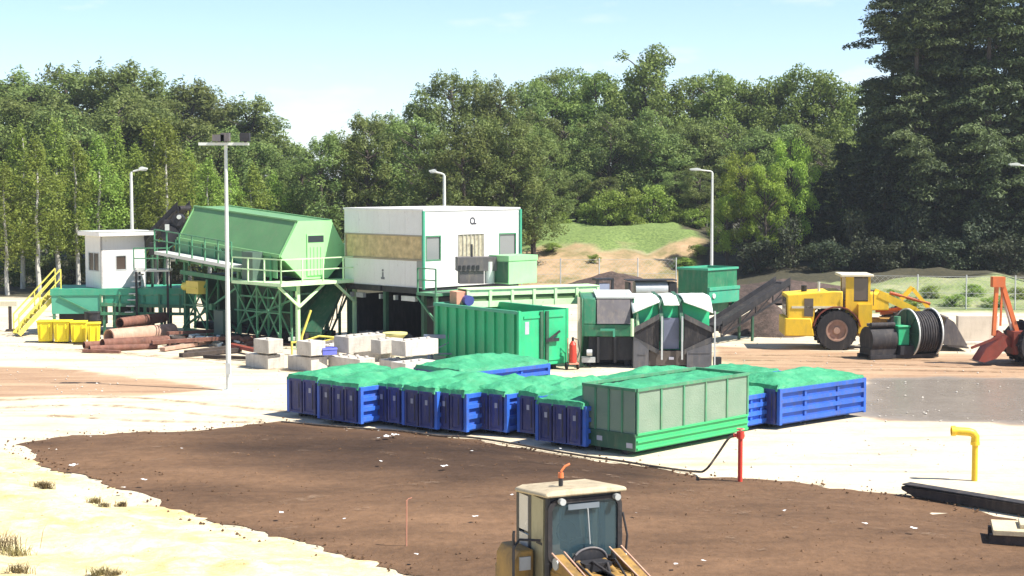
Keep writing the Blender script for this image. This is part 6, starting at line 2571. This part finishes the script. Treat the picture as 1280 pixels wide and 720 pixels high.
p = at(1218, 601, 0)
t = thing("yellow_pipe", "yellow upright pipe bent over to the left at the top", "pipe", (p.x, p.y, 0), R(-4))
g = G()
g.cyl((0, 0, -0.1), (0, 0, 0.98), 0.075, n=16)
g.build("upright", M["yellow"], t)
g = G()
g.tube([(0, 0, 0.98), (0.0, 0, 1.14), (-0.06, 0, 1.22), (-0.16, 0, 1.25), (-0.56, 0, 1.27)], 0.105, 14)
g.build("elbow", M["yellow"], t)
g = G()
g.ring((0, 0, 0.92), (0, 0, 1.0), 0.115, 0.074, n=18)
g.ring((-0.6, 0, 1.27), (-0.5, 0, 1.27), 0.13, 0.1, n=18)
g.build("collar", M["yellow"], t)

a, b = at(1130, 619, 0), at(1330, 653, 0)
t = thing("black_beam", "long dark beam lying at the edge of the compost, lower right", "beam", (a.x, a.y, 0), math.atan2(b.y - a.y, b.x - a.x))
Lb = (b - a).length
g = G()
g.prism([(0, -0.13, 0.16), (0.35, -0.13, 0.03), (Lb, -0.13, 0.03), (Lb, -0.13, 0.28), (0.0, -0.13, 0.24)], (0, 0.28, 0))
g.build("beam", M["timber_dark"], t, bevel=0.015)
g = G()
g.bb(0.05, Lb, -0.16, 0.18, 0.282, 0.31)
g.build("top_strip", M["rubber"], t)

p = at(1241, 684, 0)
t = thing("slab_stack", "pale slab on dark bearers lying on the compost at the right edge", "slab", (p.x, p.y, 0.05), R(-14))
g = G()
g.bb(0, 2.6, 0, 1.1, 0.2, 0.31)
g.build("slab", paint("slab_tan", (0.55, 0.45, 0.28), 0.85, 0.12, 2, dirt=DUST, dirt_amt=0.4, bump=0.2), t, bevel=0.012)
g = G()
g.bb(0.55, 2.5, 0.25, 0.95, 0.312, 0.4)
g.build("upper_slab", paint("slab_tan2", (0.58, 0.49, 0.33), 0.85, 0.12, 2, bump=0.2), t, bevel=0.012)
for y in (0.05, 0.85):
    g = G()
    g.bb(-0.06, 2.5, y, y + 0.16, 0.0, 0.199)
    g.build("bearer", M["timber_dark"], t)

def stake(px, py, h, label, r=0.014):
    p = at(px, py, 0)
    t = thing("marker_stake", label, "stake", (p.x, p.y, 0.1), 0, "thin marker stakes")
    g = G()
    g.cyl((0, 0, -0.1), (0.01, 0, h), r, n=8)
    g.build("rod", M["salmon"], t)
    g = G()
    g.tube([(0.01, 0, h - 0.02), (0.05, 0, h + 0.03), (0.12, 0, h + 0.05)], r * 0.8, 6)
    g.build("loop", M["salmon"], t)


stake(508, 686, 0.92, "thin orange stake standing in the compost left of the nearest loader")

# clods and stones: crumbs of compost over the field and along its ragged edge, pale stones on the sand
def crumbs(name, pts, mat, s0, s1, seed, label):
    r_ = np.random.RandomState(seed)
    base = np.array([(1, 0, 0), (-1, 0, 0), (0, 1, 0), (0, -1, 0), (0, 0, 1), (0, 0, -1)], float)
    tri = np.array([(0, 2, 4), (2, 1, 4), (1, 3, 4), (3, 0, 4), (2, 0, 5), (1, 2, 5), (3, 1, 5), (0, 3, 5)])
    V_, F_ = [], []
    for k, (x, y, z) in enumerate(pts):
        sc = s0 + (s1 - s0) * r_.random_sample() ** 3
        q = base * r_.uniform(0.5, 1.2, (6, 1)) * sc * np.array([1, 1, 0.7])
        an = r_.uniform(0, 6.28)
        rot = np.array([[math.cos(an), -math.sin(an), 0], [math.sin(an), math.cos(an), 0], [0, 0, 1]])
        V_.append(q @ rot.T + np.array([x, y, z]))
        F_.append(tri + 6 * k)
    me = bpy.data.meshes.new(name)
    me.from_pydata(np.concatenate(V_).tolist(), [], np.concatenate(F_).tolist())
    me.materials.append(mat)
    ob = bpy.data.objects.new(name, me)
    COL.objects.link(ob)
    return tag(ob, label, kind="stuff")


_r = np.random.RandomState(77)
cp = np.array(px_poly(compost_px))
cand = np.column_stack([_r.uniform(-22, 22, 60000), _r.uniform(20, 56, 60000)])
dd_ = sdist(cand, cp)
edge = cand[(np.abs(dd_) < 0.75) & (_r.random_sample(len(cand)) < np.exp(-np.abs(dd_) / 0.3))]
field = cand[(dd_ > 0.6) & (_r.random_sample(len(cand)) < 0.16)]
zf = h_compost(field[:, 0], field[:, 1], np.maximum(0, sdist(field, cp)))
crumbs("soil_clods", np.vstack([np.column_stack([edge, np.full(len(edge), 0.05)]), np.column_stack([field, zf])]).tolist(), M["compost"], 0.008, 0.06, 5, "brown soil clods strewn over the compost and its edge")
sp_ = np.array(px_poly(sand_px))
ds_ = sdist(cand, sp_)
sel = cand[(ds_ > 0.2) & (_r.random_sample(len(cand)) < 0.12)]
crumbs("sand_stones", np.column_stack([sel, h_sand(sel[:, 0], sel[:, 1], ds_[(ds_ > 0.2)][:0].sum() + np.maximum(0, sdist(sel, sp_)))]).tolist(), M["sand"], 0.01, 0.06, 9, "pale stones and lumps on the sand bank")
yc = np.column_stack([_r.uniform(-28, 28, 5200), _r.uniform(40, 95, 5200)])
crumbs("yard_grit", np.column_stack([yc, np.full(len(yc), 0.02)]).tolist(), M["concrete"], 0.01, 0.06, 13, "scattered grit and small stones on the yard")

# litter on the compost
lit = [(484, 547, .35), (494, 545, .3), (475, 549, .22), (476, 578, .17), (556, 584, .26), (594, 647, .17), (795, 643, .14), (845, 707, .16), (520, 695, .16), (180, 601, .2), (92, 583, .3), (154, 611, .2),
       (590, 565, .14), (352, 642, .18), (880, 703, .14), (700, 562, .13), (1081, 656, .16), (1142, 662, .2), (228, 562, .15), (430, 650, .12), (980, 640, .13), (640, 620, .12)]
for i, (px, py, s) in enumerate(lit):
    s *= 0.72
    p = at(px, py, 0.2)
    g = G()
    vs, k_ = [], 5
    for a_ in range(k_):
        for b_ in range(k_):
            x, y = (a_ / 4 - .5) * s, (b_ / 4 - .5) * s * 0.7
            vs.append((x, y, 0.03 + 0.35 * s * abs(noise.noise((x * 9 + i, y * 9, i * 1.3)))))
    g.add(vs, [(a_ * k_ + b_, (a_ + 1) * k_ + b_, (a_ + 1) * k_ + b_ + 1, a_ * k_ + b_ + 1) for a_ in range(4) for b_ in range(4)])
    ob = g.build("paper_scrap", M["paper"], fix=False)
    ob.location = (p.x, p.y, 0.2)
    ob.rotation_euler = (0, 0, rng.uniform(0, 6))
    tag(ob, "small white scrap of litter lying on the brown compost", "litter", "white litter on the compost")

# dry tufts on the sand
tufts = [(4, 688, .6), (20, 692, .4), (58, 606, .26), (50, 604, .22), (118, 622, .24), (130, 628, .18), (152, 625, .2), (24, 722, .3), (126, 716, .3), (142, 718, .22)]
for i, (px, py, s) in enumerate(tufts):
    s *= 0.62
    p = at(px, py, 0.2)
    zs = float(h_sand(np.array([p.x]), np.array([p.y]), np.maximum(0, sdist(np.array([[p.x, p.y]]), sp_)))[0])
    r_ = np.random.RandomState(100 + i)
    nb2 = 110
    an = r_.uniform(0, 6.28, nb2)
    ln = s * r_.uniform(0.5, 1.2, nb2)
    lean = r_.uniform(0.3, 1.6, nb2)
    base = r_.normal(size=(nb2, 2)) * s * np.array([0.55, 0.25])
    V_, F_ = [], []
    for k in range(nb2):
        dx, dy = math.cos(an[k]), math.sin(an[k])
        b0 = (base[k, 0], base[k, 1], -0.05)
        w = 0.007
        m_ = (b0[0] + dx * lean[k] * ln[k] * .4, b0[1] + dy * lean[k] * ln[k] * .4, ln[k] * .6)
        e_ = (b0[0] + dx * lean[k] * ln[k], b0[1] + dy * lean[k] * ln[k], ln[k] * .9)
        c = len(V_)
        V_ += [(b0[0] - dy * w, b0[1] + dx * w, b0[2]), (b0[0] + dy * w, b0[1] - dx * w, b0[2]), (m_[0] + dy * w, m_[1] - dx * w, m_[2]), (m_[0] - dy * w, m_[1] + dx * w, m_[2]), e_]
        F_ += [(c, c + 1, c + 2, c + 3), (c + 3, c + 2, c + 4)]
    g = G()
    g.add(V_, F_)
    ob = g.build("grass_tuft", M["leaf_grass"], fix=False, smooth=False)
    a_ = ob.data.attributes.new("tint", 'FLOAT', 'FACE')
    a_.data.foreach_set("value", r_.uniform(0, 1, len(ob.data.polygons)).astype(np.float32))
    ob.location = (p.x, p.y, zs)
    tag(ob, "dry brown grass tuft on the pale sand bank, lower left", "grass tuft", "dry tufts on the sand bank")

# ------------------------------------------------------------------ nearest loader at the bottom of the picture
p = Vector((colx(729, 23.6, 2.5), 23.6, -0.24))
t = thing("track_loader", "worn ochre loader with a cream cab roof nearest the camera", "loader", (p.x, p.y, -0.1), R(25))
# local: front = -y, x to the right of the picture
cz0, cz1, hw_, dep = 1.72, 3.08, 0.62, 0.95
g = G()
g.prism([(-hw_ - 0.06, -0.14, cz1), (hw_ + 0.06, -0.14, cz1), (hw_ + 0.06, -0.12, cz1 + 0.06), (hw_ - 0.08, -0.1, cz1 + 0.1), (-hw_ + 0.08, -0.1, cz1 + 0.1), (-hw_ - 0.06, -0.12, cz1 + 0.06)], (0, dep + 0.16, 0))
roof = g.build("cab_roof", paint("roof_cream", (0.46, 0.38, 0.25), 0.6, 0.2, 2.0, dirt=(0.22, 0.15, 0.09), dirt_amt=0.8), t, bevel=0.03)
roof.location = (0, 0, cz1 * (1 - math.cos(R(5))))
roof.rotation_euler = (R(-5), 0, 0)
roof.location = (0, -cz1 * math.sin(R(5)), cz1 * (1 - math.cos(R(5))))
# pillars
g = G()
for x in (-hw_ + 0.03, hw_ - 0.03):
    g.tube([(x, 0.0, cz0), (x * 1.02, -0.02, 2.4), (x * 0.98, 0.0, cz1)], 0.05, 8)
    g.beam((x, dep * 0.55, cz0), (x, dep * 0.55, cz1 - 0.045), 0.09)
    g.beam((x, dep, cz0), (x, dep, cz1 - 0.085), 0.09)
g.beam((-hw_ + 0.05, 0.0, cz1 - 0.07), (hw_ - 0.05, 0.0, cz1 - 0.07), 0.08, 0.14)
g.beam((-hw_ + 0.05, 0.0, cz0 + 0.35), (hw_ - 0.05, 0.0, cz0 + 0.35), 0.08, 0.1)
g.build("pillar", M["black_steel"], t)
# windscreen: slightly bowed, rounded corners
def rounded(x0, x1, z0, z1, r, n=5):
    pts = []
    for cx_, cz_, a0 in ((x1 - r, z1 - r, 0), (x0 + r, z1 - r, 90), (x0 + r, z0 + r, 180), (x1 - r, z0 + r, 270)):
        for k in range(n + 1):
            an = R(a0 + 90 * k / n)
            pts.append((cx_ + math.cos(an) * r, cz_ + math.sin(an) * r))
    return pts
g = G()
rp_ = rounded(-0.55, 0.55, cz0 + 0.42, cz1 - 0.1, 0.12)
g.prism([(x, -0.045 - 0.04 * (1 - (x / 0.56) ** 2), z) for x, z in rp_], (0, 0.015, 0))
ws = g.build("windscreen", M["glass_sky"], t)
g = G()
outer = rounded(-0.62, 0.62, cz0 + 0.36, cz1 - 0.04, 0.15)
n_ = len(outer)
vs = [(x, -0.075, z) for x, z in outer] + [(x, -0.075, z) for x, z in rp_] + [(x, -0.02, z) for x, z in outer] + [(x, -0.02, z) for x, z in rp_]
fs = []
for k in range(n_):
    k2 = (k + 1) % n_
    fs += [(k, k2, n_ + k2, n_ + k), (2 * n_ + k, 3 * n_ + k, 3 * n_ + k2, 2 * n_ + k2), (k, 2 * n_ + k, 2 * n_ + k2, k2), (n_ + k, n_ + k2, 3 * n_ + k2, 3 * n_ + k)]
g.add(vs, fs)
g.build("seal", M["rubber"], ws)
g = G()
g.tube([(0.06, -0.11, cz0 + 0.62), (0.03, -0.115, cz0 + 1.0), (0.02, -0.11, cz1 - 0.2)], 0.008, 6)
g.build("wiper", M["galv"], ws)
g = G()
g.bb(-0.3, 0.22, -0.1, -0.086, cz1 - 0.2, cz1 - 0.12)
g.build("sun_strip", paint("strip_grey", (0.16, 0.19, 0.22), 0.3), ws)
for x in (-0.42, 0.5):
    g = G()
    g.cyl((x, -0.17, cz1 - 0.06), (x, -0.08, cz1 - 0.06), 0.05, n=14)
    g.build("work_lamp", M["galv"], t)
# side of the cab: cream rear panel and door post
g = G()
g.bb(-hw_ - 0.012, -hw_ + 0.03, 0.07, dep * 0.5, cz0, cz1 - 0.045)
g.build("door", paint("door_cream", (0.34, 0.31, 0.19), 0.5, 0.2, 2.5, dirt=(0.14, 0.1, 0.06), dirt_amt=0.7), t)
g = G()
g.bb(-hw_ - 0.012, -hw_ + 0.03, dep * 0.63, dep * 0.97, 2.45, cz1 - 0.09)
g.bb(-hw_ - 0.012, -hw_ + 0.03, dep * 0.63, dep * 0.97, 1.98, 2.4)
g.build("side_window", paint("glass_reflection", (0.5, 0.48, 0.45), 0.2, 0.1, 3.0), t)  # opaque pale tone painted in for the reflection on these panes
g = G()
g.bb(hw_ - 0.03, hw_ + 0.012, 0.07, dep * 0.95, cz0 + 0.3, cz1 - 0.09)
g.bb(-hw_ + 0.05, hw_ - 0.05, dep - 0.03, dep, cz0 + 0.4, cz1 - 0.1)
g.build("rear_glass", M["glass_sky"], t)
g = G()
g.bb(0.0, 0.42, 0.45, 0.8, cz0 + 0.35, cz0 + 0.5)
g.prism([(0.02, 0.78, cz0 + 0.5), (0.4, 0.78, cz0 + 0.5), (0.36, 0.88, cz0 + 1.12), (0.06, 0.88, cz0 + 1.12)], (0, 0.09, 0))
g.build("seat", M["rubber"], t, bevel=0.03)
g = G()
g.tube([(-0.12, 0.14, cz0 + 0.3), (-0.12, 0.3, cz0 + 0.72)], 0.03, 8)
g.tube([(-0.12 + 0.17 * math.cos(R(k * 20)), 0.3 + 0.05 * math.sin(R(k * 20)), cz0 + 0.74 + 0.16 * math.sin(R(k * 20))) for k in range(19)], 0.016, 6)
g.build("steering_wheel", M["rubber"], t)
g = G()
g.cyl((-0.2, 0.35, cz1 + 0.08), (-0.2, 0.35, cz1 + 0.2), 0.035, n=10)
g.build("beacon_stem", M["black_steel"], t)
g = G()
g.cyl((-0.2, 0.35, cz1 + 0.2), (-0.2, 0.35, cz1 + 0.28), 0.045, 0.04, n=16)
g.tube([(-0.2, 0.35, cz1 + 0.29), (-0.13, 0.35, cz1 + 0.37), (-0.05, 0.35, cz1 + 0.4)], 0.018, 6)
g.build("beacon", M["orange"], t)
# dark hump and rim added for a windscreen reflection, and the loader frame in front
g = G()
vs = []
for k in range(13):
    an = math.pi * k / 12
    vs.append((0.03 + math.cos(an) * 0.27, -0.17, cz0 + 0.40 + math.sin(an) * 0.17))
g.prism(vs, (0, 0.07, 0))
g.build("reflection_hump", M["black_steel"], t)
g = G()
g.tube([(0.03 + math.cos(math.pi * k / 12) * 0.28, -0.17, cz0 + 0.40 + math.sin(math.pi * k / 12) * 0.18) for k in range(13)], 0.016, 8)
g.build("reflection_rim", M["grey_rubber"], t)
g = G()
g.bb(-hw_ + 0.05, hw_ - 0.05, -0.85, 0.0, 0.9, cz0 + 0.3)
g.bb(-hw_, hw_, 0.0, dep + 0.9, 0.7, cz0 - 0.002)
g.build("body", M["ochre_worn"], t, bevel=0.04)
for s in (-1, 1):
    g = G()
    x = s * 0.48
    g.beam((x, -0.1, cz0 + 0.40), (x, -1.5, cz0 + 0.0), 0.16, 0.26)
    g.beam((x, -1.45, cz0 + 0.0), (x, -2.6, 0.5), 0.16, 0.24)
    g.build("lift_arm", M["ochre_worn"], t, bevel=0.02)
    g = G()
    g.beam((x - 0.1, -0.12, cz0 + 0.545), (x - 0.08, -1.5, cz0 + 0.14), 0.02, 0.02)
    g.beam((x + 0.1, -0.12, cz0 + 0.545), (x + 0.08, -1.5, cz0 + 0.14), 0.02, 0.02)
    g.build("arm_highlight", M["rust_pale"], t)  # pale strips painted as bright highlights along the arm edges
    g = G()
    g.cyl((x * 0.45, -0.25, cz0 + 0.38), (x * 0.45, -0.8, cz0 + 0.22), 0.055, n=12)
    g.cyl((x * 0.45, -0.8, cz0 + 0.22), (x * 0.45, -1.6, cz0 + 0.0), 0.032, n=12)
    g.build("hydraulic_ram", M["ochre_worn"], t)
g = G()
g.bb(-0.22, 0.22, -0.5, -0.24, cz0 + 0.25, cz0 + 0.42)
g.bb(-0.08, 0.08, -1.2, -0.5, cz0 + 0.15, cz0 + 0.3)
g.build("linkage", M["black_steel"], t)
g = G()
g.tube([(-0.2, -0.3, cz0 + 0.3), (-0.1, -0.5, cz0 + 0.45), (0.05, -0.9, cz0 + 0.3), (0.02, -1.3, cz0 + 0.1)], 0.022, 8)
g.tube([(0.2, -0.3, cz0 + 0.3), (0.12, -0.55, cz0 + 0.42), (0.0, -0.9, cz0 + 0.24)], 0.022, 8)
g.build("hose", M["rubber"], t)
g = G()
g.tube([(-0.34, -0.1, cz0 + 0.36), (-0.3, -0.4, cz0 + 0.42), (-0.26, -0.8, cz0 + 0.3), (-0.3, -1.3, cz0 + 0.12)], 0.018, 8)
g.tube([(0.36, -0.1, cz0 + 0.36), (0.3, -0.45, cz0 + 0.44), (0.26, -0.85, cz0 + 0.28), (0.3, -1.3, cz0 + 0.1)], 0.018, 8)
g.build("hydraulic_line", M["rubber"], t)
for s in (-1, 1):
    g = G()
    g.cyl((s * 0.58, -0.22, cz0 + 0.40), (s * 0.40, -0.22, cz0 + 0.40), 0.09, n=16)
    g.build("pivot_pin", M["galv"], t)
g = G()
g.bb(-hw_ - 0.018, -hw_ - 0.0125, 0.1, 0.3, cz0 + 0.62, cz0 + 0.66)
g.build("door_handle", M["black_steel"], t)
# side tank, mudguard and grab rail on the left
g = G()
g.prism([(-hw_ - 0.36, 0.3, 1.2), (-hw_ - 0.05, 0.3, 1.2), (-hw_ - 0.05, 0.3, 2.24), (-hw_ - 0.27, 0.3, 2.24), (-hw_ - 0.36, 0.3, 2.1)], (0, 0.7, 0))
g.build("side_tank", M["ochre_worn"], t, bevel=0.03)
g = G()
g.bb(-hw_ - 0.3, -hw_ - 0.12, 0.27, 0.298, 1.95, 2.15)
g.build("panel", M["galv"], t)
g = G()
g.tube([(-hw_ - 0.4, 0.28, 1.2), (-hw_ - 0.4, 0.28, 2.5), (-hw_ - 0.39, 0.28, 2.56)], 0.022, 8)
g.tube([(-hw_ - 0.4, 0.28, 2.3), (-hw_ - 0.3, 0.28, 2.42), (-hw_ - 0.04, 0.1, 2.42)], 0.02, 8)
g.build("grab_rail", M["black_steel"], t)
g = G()
g.tube([(hw_ + 0.04, -0.02, 1.6), (hw_ + 0.1, -0.06, 2.4), (hw_ + 0.04, -0.02, 2.75)], 0.018, 8)
g.build("mirror_arm", M["black_steel"], t)
for s in (-1, 1):
    g = G()
    x0, x1 = s * 0.72, s * 1.15
    prof = [(-1.3, 0.45), (-1.0, 0.12), (1.6, 0.12), (1.95, 0.45), (1.6, 0.95), (-0.9, 0.95)]
    g.prism([(min(x0, x1), y, z) for y, z in prof], (abs(x1 - x0), 0, 0))
    for k in range(12):
        g.bb(min(x0, x1) - 0.02, max(x0, x1) + 0.02, -0.95 + k * 0.22, -0.85 + k * 0.22, 0.95, 1.0)
    g.build("track", M["rubber"], t)
g = G()
prof = [(-2.5, 0.2), (-2.45, 0.75), (-2.6, 1.1), (-2.7, 1.1), (-2.62, 0.75), (-2.7, 0.3), (-3.4, 0.22), (-3.4, 0.14)]
g.prism([(-1.2, y, z) for y, z in prof], (2.4, 0, 0))
g.build("bucket", M["ochre_worn"], t)

# ------------------------------------------------------------------ summer haze over the yard and wood
def haze_box():
    m = bpy.data.materials.new("haze_air")
    m.use_nodes = True
    n, l = m.node_tree.nodes, m.node_tree.links
    n.clear()
    out = n.new("ShaderNodeOutputMaterial")
    v = n.new("ShaderNodeVolumePrincipled")
    v.inputs["Color"].default_value = (0.86, 0.92, 1.0, 1)
    v.inputs["Density"].default_value = 0.00027
    v.inputs["Anisotropy"].default_value = 0.25
    l.new(v.outputs["Volume"], out.inputs["Volume"])
    g = G()
    g.bb(-3050, 3050, -250, 4050, -1.2, 42.0)
    ob = g.build("haze", m, smooth=False)
    tag(ob, kind="stuff")
    return ob


haze_box()
